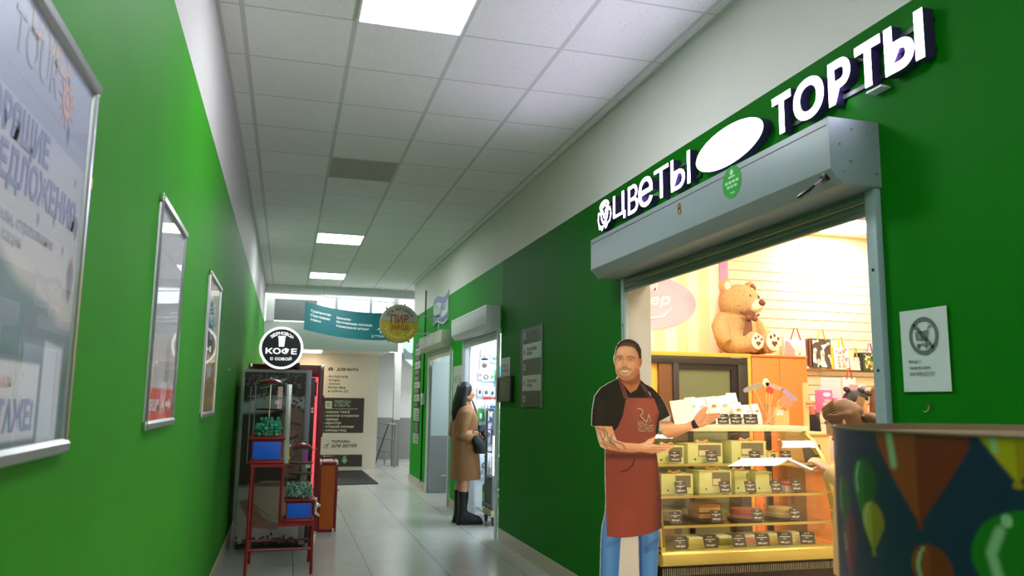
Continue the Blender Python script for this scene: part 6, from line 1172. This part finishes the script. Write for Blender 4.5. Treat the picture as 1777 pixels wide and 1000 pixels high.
# ------------------------------------------------------------------ gift bags on the slat wall
GB = 'gift bags hanging on the slat wall'
def giftbag(x0, y0, x1, y1, label, c_, hc, deco=None, Y=7.4, hook=True, side=None):
    a, b_ = on_y(x0, y0, Y), on_y(x1, y1, Y); w_, h = b_.x-a.x, a.z-b_.z; cx = (a.x+b_.x)/2; t = thing('gift_bag', label, 'gift bag', (cx, Y, b_.z), group=GB)
    m = M('bag_%d_%d_%d' % c_, c_, .45)
    obj('bag_body', MB().loft([[(-w_/2, -.035, 0), (w_/2, -.035, 0), (w_/2, .035, 0), (-w_/2, .035, 0)], [(-w_/2, -.02, h), (w_/2, -.02, h), (w_/2, .02, h), (-w_/2, .02, h)]]), m, t)
    if side: obj('stacked_bags', MB().box(-w_/2-.03, -w_/2-.006, -.02, .05, .004, h*.98).box(-w_/2-.05, -w_/2-.034, .0, .06, .01, h*.99), M('bag_side_%d_%d_%d' % side, side, .5), t)
    hh = .1
    obj('handle', MB().tube([(-w_*.22, -.026, h*.93), (-w_*.06, -.03, h+hh), (w_*.06, -.03, h+hh), (w_*.22, -.026, h*.93)], [(.012, .003)]*4, 8), M('handle_%d_%d_%d' % hc, hc, .5), t)
    obj('hook', MB().tube([(0, .09, h+hh*.96), (0, -.05, h+hh*.96), (0, -.055, h+hh*.96+.012)], .004), CHROME, t)
    if deco: deco(t, w_, h)
    return t
def fpr(polys, n0=.0362, n1=.038):
    mb = MB()
    for q in polys: mb.prism(q, n0, n1)
    return mb.xform(ROT['F'].to_4x4())
def d_geese(t, w_, h):
    g, k = [], []
    for u, v, s, a in ((-.36, .9, .5, 80), (.2, .78, .6, 60), (-.42, .42, .9, 10), (.0, .3, 1.1, 0), (-.2, .12, .6, -5), (.42, .3, .6, -30)):
        ca, sa = math.cos(math.radians(a)), math.sin(math.radians(a)); f = lambda x, y: (max(-w_/2, min(w_/2, u*w_+(x*ca+y*sa)*w_*s)), max(0, min(h, v*h+(-x*sa+y*ca)*w_*s)))
        g.append([f(.1*math.cos(q), .22+.14*math.sin(q)) for q in np.linspace(-.6, PI+.6, 12)]+[f(-.09, -.05), f(-.2, -.4), f(.22, -.4), f(.08, -.05)])
        k.append([f(.06*math.cos(q)+.01, .14+.08*math.sin(q)) for q in np.linspace(0, 2*PI, 10)[:-1]])
    obj('goose_print', fpr(g, .0362, .0375), M('goose_white', (250, 246, 236), .5, var=.02), t); obj('beak_print', fpr(k, .0375, .039), M('beak_yellow', (232, 178, 60), .5), t)
def d_dots(cols, n, r, seed):
    def f(t, w_, h):
        rs = random.Random(seed)
        for i, c_ in enumerate(cols): obj('print', fpr([circ(rs.uniform(-.4, .4)*w_, rs.uniform(.08, .9)*h, r*rs.uniform(.7, 1.3), r*rs.uniform(.7, 1.5), 10) for _ in range(n)], .0362+.0008*i, .037+.0008*i), M('dot_%d_%d_%d' % c_, c_, .5), t)
    return f
def d_bear(t, w_, h):
    obj('print', fpr([circ(.12*w_, .5*h, .2*w_, .2*w_), circ(-.02*w_, .68*h, .07*w_), circ(.26*w_, .68*h, .07*w_), circ(.12*w_, .2*h, .25*w_, .2*h)], .0372, .038), M('print_cream', (250, 226, 206), .5), t); obj('print', fpr([[(-.48*w_, .02*h), (-.1*w_, .02*h), (-.0*w_, .5*h), (-.3*w_, .85*h), (-.48*w_, .9*h)]], .0362, .037), M('print_rose', (240, 150, 150), .5), t); obj('print', fpr([circ(.07*w_, .53*h, .02*w_), circ(.17*w_, .53*h, .02*w_), circ(.12*w_, .46*h, .04*w_, .03*w_)], .038, .0388), BRN, t)
giftbag(1358, 586, 1400, 640, 'white and rose gift bag with printed bear, red ribbon handles, behind orange cabinet', (252, 244, 240), (214, 60, 60), d_bear, 7.44)
giftbag(1406, 588, 1441, 638, 'charcoal gift bag with white geese and yellow handles', (84, 74, 72), (240, 196, 40), d_geese, side=(120, 80, 60))
giftbag(1444, 602, 1470, 642, 'white gift bag with pink sweets and dots pattern, yellow edges', (252, 246, 244), (240, 200, 60), d_dots([(236, 130, 160), (240, 170, 150), (200, 130, 200), (236, 200, 90)], 9, .012, 3), 7.38, side=(240, 190, 60))
giftbag(1472, 620, 1491, 643, 'small pale pink gift bag between dotted and floral bags', (250, 226, 214), (190, 170, 90), d_dots([(240, 190, 180), (250, 240, 236)], 5, .01, 5), 7.4, side=(226, 150, 140))
giftbag(1494, 612, 1520, 644, 'dark green floral gift bag with purple handles near shutter rail', (60, 84, 50), (140, 90, 190), d_dots([(200, 196, 90), (110, 150, 70), (220, 150, 80), (236, 230, 190)], 16, .011, 7), 7.38, side=(50, 40, 60))
giftbag(1460, 655, 1484, 700, 'plain white gift bag with red handles and pink tag, lower row', (250, 244, 240), (206, 70, 50), lambda t, w_, h: obj('tag', MB().box(-.02, .09, -.046, -.042, h*.25, h*.72), M('tag_pink', (240, 150, 170), .5), t), 7.3)
for px, py0, py1, c_, lb in ((1409, 690, 735, (230, 120, 120), 'red and white slim hanging pack beside the orange cabinet'), (1417, 705, 740, (90, 80, 84), 'dark hanging pack right of the slim red pack'), (1489, 668, 690, (230, 214, 190), 'pale hanging ribbon pack under the small pink bag'), (1497, 668, 685, (150, 150, 220), 'blue and violet ribbon pack under the floral bag')):
    a, b_ = on_y(px, py0, 7.42), on_y(px, py1, 7.42); t = thing('hanging_pack', lb, 'pack', (a.x, 7.42, b_.z), group='small packs on the slat wall'); h = a.z-b_.z
    obj('sleeve', MB().box(-.03, .03, -.008, .008, 0, h), M('sleeve_%d_%d_%d' % c_, c_, .45), t, bev=.002); obj('header', MB().box(-.032, .032, -.0095, .0095, h*.84, h+.02), POUCH, t); obj('hook', MB().tube([(0, .08, h+.01), (0, -.03, h+.01)], .003), CHROME, t)
t = thing('display_shelf', 'narrow dark edged shelf rail under the hanging gift bags', 'shelf', (5.85, 7.44, on_y(1440, 640, 7.44).z-.03)); obj('rail', MB().box(-.45, .62, -.05, .05, 0, .018), M('shelf_brown', (150, 120, 84), .5), t); 
# ------------------------------------------------------------------ counter
OC = M('counter_orange', (222, 122, 52), .35, var=.1, scale=3); BG = M('counter_beige', (226, 196, 140), .45)
t = thing('sales_counter', 'orange wood sales counter right of the glass display case', 'counter', (4.4, 5.2, 0)); obj('body', MB().box(-.66, 1.2, .0, .55, 0, .9), OC, t, bev=.003); obj('top', MB().box(-.68, 1.22, -.02, .57, .9, .93), OC, t, bev=.004); obj('raised_unit', MB().box(-.52, -.3, .18, .5, .93, 1.165), BG, t, bev=.003); obj('raised_top', MB().box(-.54, -.28, .16, .52, 1.165, 1.185), BG, t, bev=.003)
t = thing('payment_terminal', 'black payment terminal screen on the orange counter', 'terminal', (3.86, 5.25, .93)); obj('screen', MB().box(-.07, .08, -.01, .01, .03, .17).xform(Matrix.Rotation(math.radians(-15), 4, 'X')), BLACKP, t, bev=.004); obj('stand', MB().box(-.05, .06, -.0, .09, 0, .035), BLACKP, t, bev=.004); obj('cable', MB().tube([(-.03, .0, .01), (-.1, -.0, .01), (-.13, -.02, .05), (-.14, .0, .01)], .004), BLACKP, t)
t = thing('price_board', 'pale pink price board on beige post standing on the counter', 'sign', (XY(1441, 680, 5.55), 5.55, 1.185)); PB = M('board_pale_pink', (250, 196, 206), .5); z0, z1 = ZY(1441, 706, 5.55)-1.185, ZY(1441, 656, 5.55)-1.185
t.location.x = 4.03; dx = XY(1441, 680, 5.55)-4.03
obj('post', MB().box(-.02, .02, .0, .02, 0, z1*.9), BG, t); obj('panel', MB().box(dx-.09, dx+.095, -.008, .0, z0, z1), PB, t, bev=.002)
rg = MB()
for r_ in range(2):
    for k in range(4 if r_ == 0 else 3): ring_mb(dx-.066+.044*k, z1-.05-.05*r_, .017, .013, .0085, .0095, 18, rg)
rg.box(dx-.08, dx-.01, z1-.018, z1-.011, .0085, .0095); obj('ring_icons', rg.xform(ROT['F'].to_4x4()), M('board_white', (255, 240, 240), .5, var=.02), t); obj('arm', MB().box(min(0, dx), max(0, dx), .0, .012, z0+.02, z0+.04), BG, t)
HP = M('leaflet_pink', (238, 110, 170), .45)
for lb, px0, px1, py0, py1, s in (('tall pink leaflet box with white oval, on the price board post', 1424, 1446, 677, 716, 'ТОРТЫ\nДЕСЕРТЫ\nПИРОГИ\nНАБОРЫ'), ('smaller pink leaflet box partly hidden behind the bowed head', 1447, 1471, 691, 716, 'АКЦИЯ')):
    Yb = 5.46; a, b_ = on_y(px0, py0, Yb), on_y(px1, py1, Yb); t = thing('leaflet_box', lb, 'leaflet box', ((a.x+b_.x)/2, Yb, b_.z), group='pink leaflet boxes'); w_, h = b_.x-a.x, a.z-b_.z
    obj('carton', MB().box(-w_/2, w_/2, 0, .075, 0, h), HP, t, bev=.002); obj('oval', MB().prism(circ(0, h*.8, w_*.32, w_*.15, 24), .0012, .002).xform(ROT['F'].to_4x4()), M('leaflet_white', (255, 244, 248), .5, var=.02), t); obj('lettering', text_mb(s, 0, h*.08, h=h*(.5 if '\n' in s else .12), w=w_*.7, anchor='c', bold=.02, align='CENTER', n0=.0012, n1=.002).xform(ROT['F'].to_4x4()), M('leaflet_white', (255, 244, 248)), t)
    obj('bracket', MB().box(4.03-(a.x+b_.x)/2-.01, w_*.3, .075, .085, h*.4, h*.5), BG, t)
t = thing('jacket', 'black jacket hanging behind the raised beige unit of the counter', 'jacket', (XY(1413, 780, 7.36), 7.36, ZY(1413, 786, 7.36))); jk = MB().loft([oval(0, 0, z, rx, ry, 18) for z, rx, ry in ((0, .07, .04), (.2, .09, .05), (.34, .08, .045), (.4, .03, .03))]); obj('cloth', jk, M('black_cloth', (26, 24, 26), .8), t); obj('hanger', MB().tube([(0, 0, .39), (0, 0, .44), (0, .08, .46), (0, .15, .46)], .004), CHROME, t)
t = thing('cash_register', 'white cash register on the counter at the right, behind the foreground drum', 'cash register', (XY(1503, 745, 5.5), 5.5, .93)); obj('housing', MB().box(-.1, .14, -.1, .14, 0, .24), WHITEM, t, bev=.012); obj('display', MB().box(-.06, .08, -.106, -.1, .13, .2), M('register_grey', (150, 150, 146), .4), t)
t = thing('mug', 'dark cat shaped mug on top of the white cash register', 'mug', (XY(1505, 728, 5.5), 5.5, 1.17)); obj('cup', MB().lathe([(.026, 0), (.034, .01), (.036, .06), (.033, .062), (.03, .05), (0, .05)], n=20).prism([(-.034, .056), (-.02, .062), (-.032, .086)], -.006, .006, 'xzy').prism([(.034, .056), (.02, .062), (.032, .086)], -.006, .006, 'xzy'), M('mug_navy', (50, 48, 66), .3), t); obj('handle', MB().tube([(.033, 0, .05), (.056, 0, .045), (.056, 0, .02), (.034, 0, .014)], .005), M('mug_navy', (50, 48, 66)), t)
# ------------------------------------------------------------------ people in the cake shop
def person(label, loc, rz, height, skin, hair_m, coat_m, pitch=0, sc=1.0, coat_name='coat', hem=.45, arms=None):
    t = thing('person', label, 'person', loc, rz); hz = height-.118*sc
    neck = Vector((0, 0, hz-.13)); R = Matrix.Translation(neck) @ Matrix.Rotation(pitch, 4, 'Y') @ Matrix.Translation((.03, 0, .13)) ; R.freeze() if hasattr(R, 'freeze') else None
    b = MB(); h = ears(head_mb(sc), sc); h.xform(R); b.add(h.v, h.f); sh_ = hz-.27
    hx = R @ Vector((-.015, 0, -.06)); b.tube([(-.02, 0, sh_), (-.01, 0, hz-.17), tuple(hx)], [.075, .055, .055], 14)
    b.loft([oval(-.01, 0, z, rx, ry) for z, rx, ry in ((hem+.05, .1, .14), (.9, .11, .15), (1.05, .1, .14), (sh_-.1, .11, .16), (sh_-.02, .09, .16), (sh_+.03, .05, .07))])
    for s in (-1, 1): b.tube([(0, s*.08, hem+.2), (0, s*.085, .45), (-.01, s*.085, .06)], [.08, .058, .04], 12); b.loft([oval(.04, s*.085, z, rx, .045, 16) for z, rx in ((0, .12), (.05, .12), (.09, .06))])
    el = arms or [((-.05, .2, sh_-.3), (.17, .13, sh_-.28)), ((-.05, -.2, sh_-.3), (.17, -.13, sh_-.28))]
    for (e, w_), s in zip(el, (1, -1)):
        b.tube([(0, s*.16, sh_-.03), e, w_], [.05, .042, .03], 12); hd_ = hand_mb(-s, .7, .95); d = Vector(w_)-Vector(e); place(hd_, w_, d, (0, s*.3, 1)); b.add(hd_.v, hd_.f)
    obj('body', fuse(b, .009, 3), skin, t, fix=False)
    e = MATS.get('eye_white')
    for s in (-1, 1):
        ey = MB().ell((.078*sc, s*.031*sc, .012*sc), (.011, .014, .008), 10, 8).xform(R); o = obj('eye', ey, e, t); obj('iris', MB().ell((.0875*sc, s*.031*sc, .012*sc), (.003, .0058, .0058), 10, 8).xform(R), MATS['eye_dark'], o)
    br = MB()
    for s in (-1, 1): br.tube([(.092*sc, s*.014*sc, .032*sc), (.09*sc, s*.034*sc, .038*sc), (.076*sc, s*.05*sc, .032*sc)], .003, 6)
    obj('eyebrow', br.xform(R), hair_m, t); obj('lips', MB().ell((.1*sc, 0, -.063*sc), (.006, .021, .009), 10, 6).xform(R), M('lip_pink', (190, 100, 96), .4), t)
    c = MB(); c.loft([oval(-.005, 0, z, rx, ry, e=2.4) for z, rx, ry in ((hem, .17, .21), (.75, .16, .2), (1.0, .148, .182), (sh_-.12, .142, .19), (sh_-.02, .115, .195), (sh_+.03, .085, .12), (sh_+.07, .078, .08))])
    for (e_, w_), s in zip(el, (1, -1)): c.tube([(-.01, s*.15, sh_-.01), (Vector((-.01, s*.17, sh_-.01))+Vector(e_))/2, e_, (Vector(e_)+Vector(w_))/2, w_], [.068, .07, .064, .056, .05], 14)
    obj(coat_name, fuse(c, .01, 4), coat_m, t, fix=False)
    return t, R, hz, sh_
# customer with a ponytail, seen from behind, head bowed over a phone
cu, R, hz, sh_ = person('woman in beige coat with brown ponytail, head bowed over phone before the display case', (3.19, 3.92, 0), math.radians(128), 1.44, SKIN, HAIRB, M('beige_coat', (214, 176, 124), .85, bump=.2, bscale=200), math.radians(26), 1.0, arms=[((-.06, .23, .9), (.13, .19, 1.03)), ((-.05, -.23, .9), (.17, -.06, 1.0))])
h = MB(); h.ell((-.018, 0, .022), (.106, .086, .106), 28, 20); h.ell((.02, 0, .07), (.07, .07, .055), 20, 14); 
for s in (-1, 1): h.tube([(.05, s*.06, .06), (.01, s*.08, .04), (-.06, s*.07, .02), (-.11, 0, .02)], [.02, .018, .022, .03], 10)
h.tube([(-.1, 0, -.03), (-.14, 0, -.035), (-.175, 0, -.07), (-.19, 0, -.16), (-.18, 0, -.25), (-.16, 0, -.33)], [.024, .03, .042, .042, .034, .012], 14)
h.xform(R); hm = fuse(h, .006, 2); hr = obj('hair', hm, HAIRB, cu, fix=False)
hb = obj('hair_tie', MB().lathe([(.03, -.01), (.034, 0), (.03, .01)], (0, 0, 0), 16, 'x').xform(R @ Matrix.Translation((-.118, 0, -.032))), BLACKP, hr)
st = MB()
for k in range(16):
    a = -1.2+2.4*k/15; st.tube([(.07*math.cos(a*.4), .075*math.sin(a), .09*math.cos(a)+.03), (.0, .087*math.sin(a), .108*math.cos(a)+.026), (-.085, .07*math.sin(a), .07*math.cos(a)+.012), (-.112, .02*math.sin(a), -.03+.02*math.cos(a))], .0035, 5)
obj('hair_strands', st.xform(R), M('hair_highlight', (132, 94, 64), .4, var=.2, scale=40), hr)
obj('pocket', MB().box(-.04, .1, -.205, -.19, .72, .76), M('beige_coat', (214, 176, 124)), cu, bev=.006)
t = thing('phone', 'pale smartphone in the hand of the ponytailed customer', 'phone', (2.915, 4.1, 1.045)); obj('body', MB().box(-.035, .035, -.075, .075, -.004, .004).xform(Matrix.Rotation(.7, 4, 'Z') @ Matrix.Rotation(.4, 4, 'X')), M('phone_silver', (190, 190, 200), .3, .3), t, bev=.002); obj('screen', MB().box(-.032, .032, -.07, .07, .004, .0046).xform(Matrix.Rotation(.7, 4, 'Z') @ Matrix.Rotation(.4, 4, 'X')), M('phone_screen', (200, 210, 230), .2), t)
# seller in profile
se, R, hz, sh_ = person('woman seller in profile with dark hair and two bow ribbons behind the counter', (4.93, 6.2, 0), math.radians(-18), 1.555, M('skin_warm', (226, 160, 116), .5, var=.05, scale=30), HAIRD, M('white_blouse', (230, 226, 220), .7), math.radians(22), 1.06, 'blouse', .8)
h = MB(); h.ell((-.022, 0, .03), (.104, .085, .1), 28, 20); h.ell((-.06, 0, -.0), (.07, .076, .08), 20, 14); h.ell((.025, 0, .075), (.066, .068, .05), 18, 12)
hr = obj('hair', fuse(h.xform(R), .007, 2), HAIRD, se, fix=False)
lk = MB()
for k in range(7): lk.tube([(.03-.01*k, -.072, .07), (.032-.01*k, -.09, .02), (.034-.01*k, -.094, -.05), (.034-.01*k, -.088, -.11)], .006, 6)
obj('side_locks', lk.xform(R), M('lock_brown', (120, 86, 50), .4, var=.2), hr)
for x, z, nm in ((-.09, .085, 'bow'), (.03, .125, 'bow')): obj(nm, MB().ell((x-.035, -.02, z+.006), (.034, .02, .026), 12, 8).ell((x+.035, -.02, z+.006), (.034, .02, .026), 12, 8).ell((x, -.02, z), .013, 8, 6).xform(R), M('bow_dark', (44, 32, 34), .6), hr)
# third person, mostly behind the shutter rail
th, R, hz, sh_ = person('person with long brown hair partly hidden behind the right shutter rail', (5.42, 6.35, 0), math.radians(40), 1.6, SKIN, HAIRB, M('dark_top', (50, 40, 44), .8), .1, 1.0, 'top', .8)
h = MB(); h.ell((-.02, 0, .025), (.108, .09, .108), 24, 16); h.tube([(-.07, 0, .06), (-.09, 0, -.06), (-.1, 0, -.2), (-.1, 0, -.32)], [(.08, .05), (.09, .05), (.09, .045), (.06, .02)], 16)
obj('hair', fuse(h.xform(R), .009, 3), M('auburn_hair', (96, 58, 38), .4, var=.25, scale=30), th, fix=False)
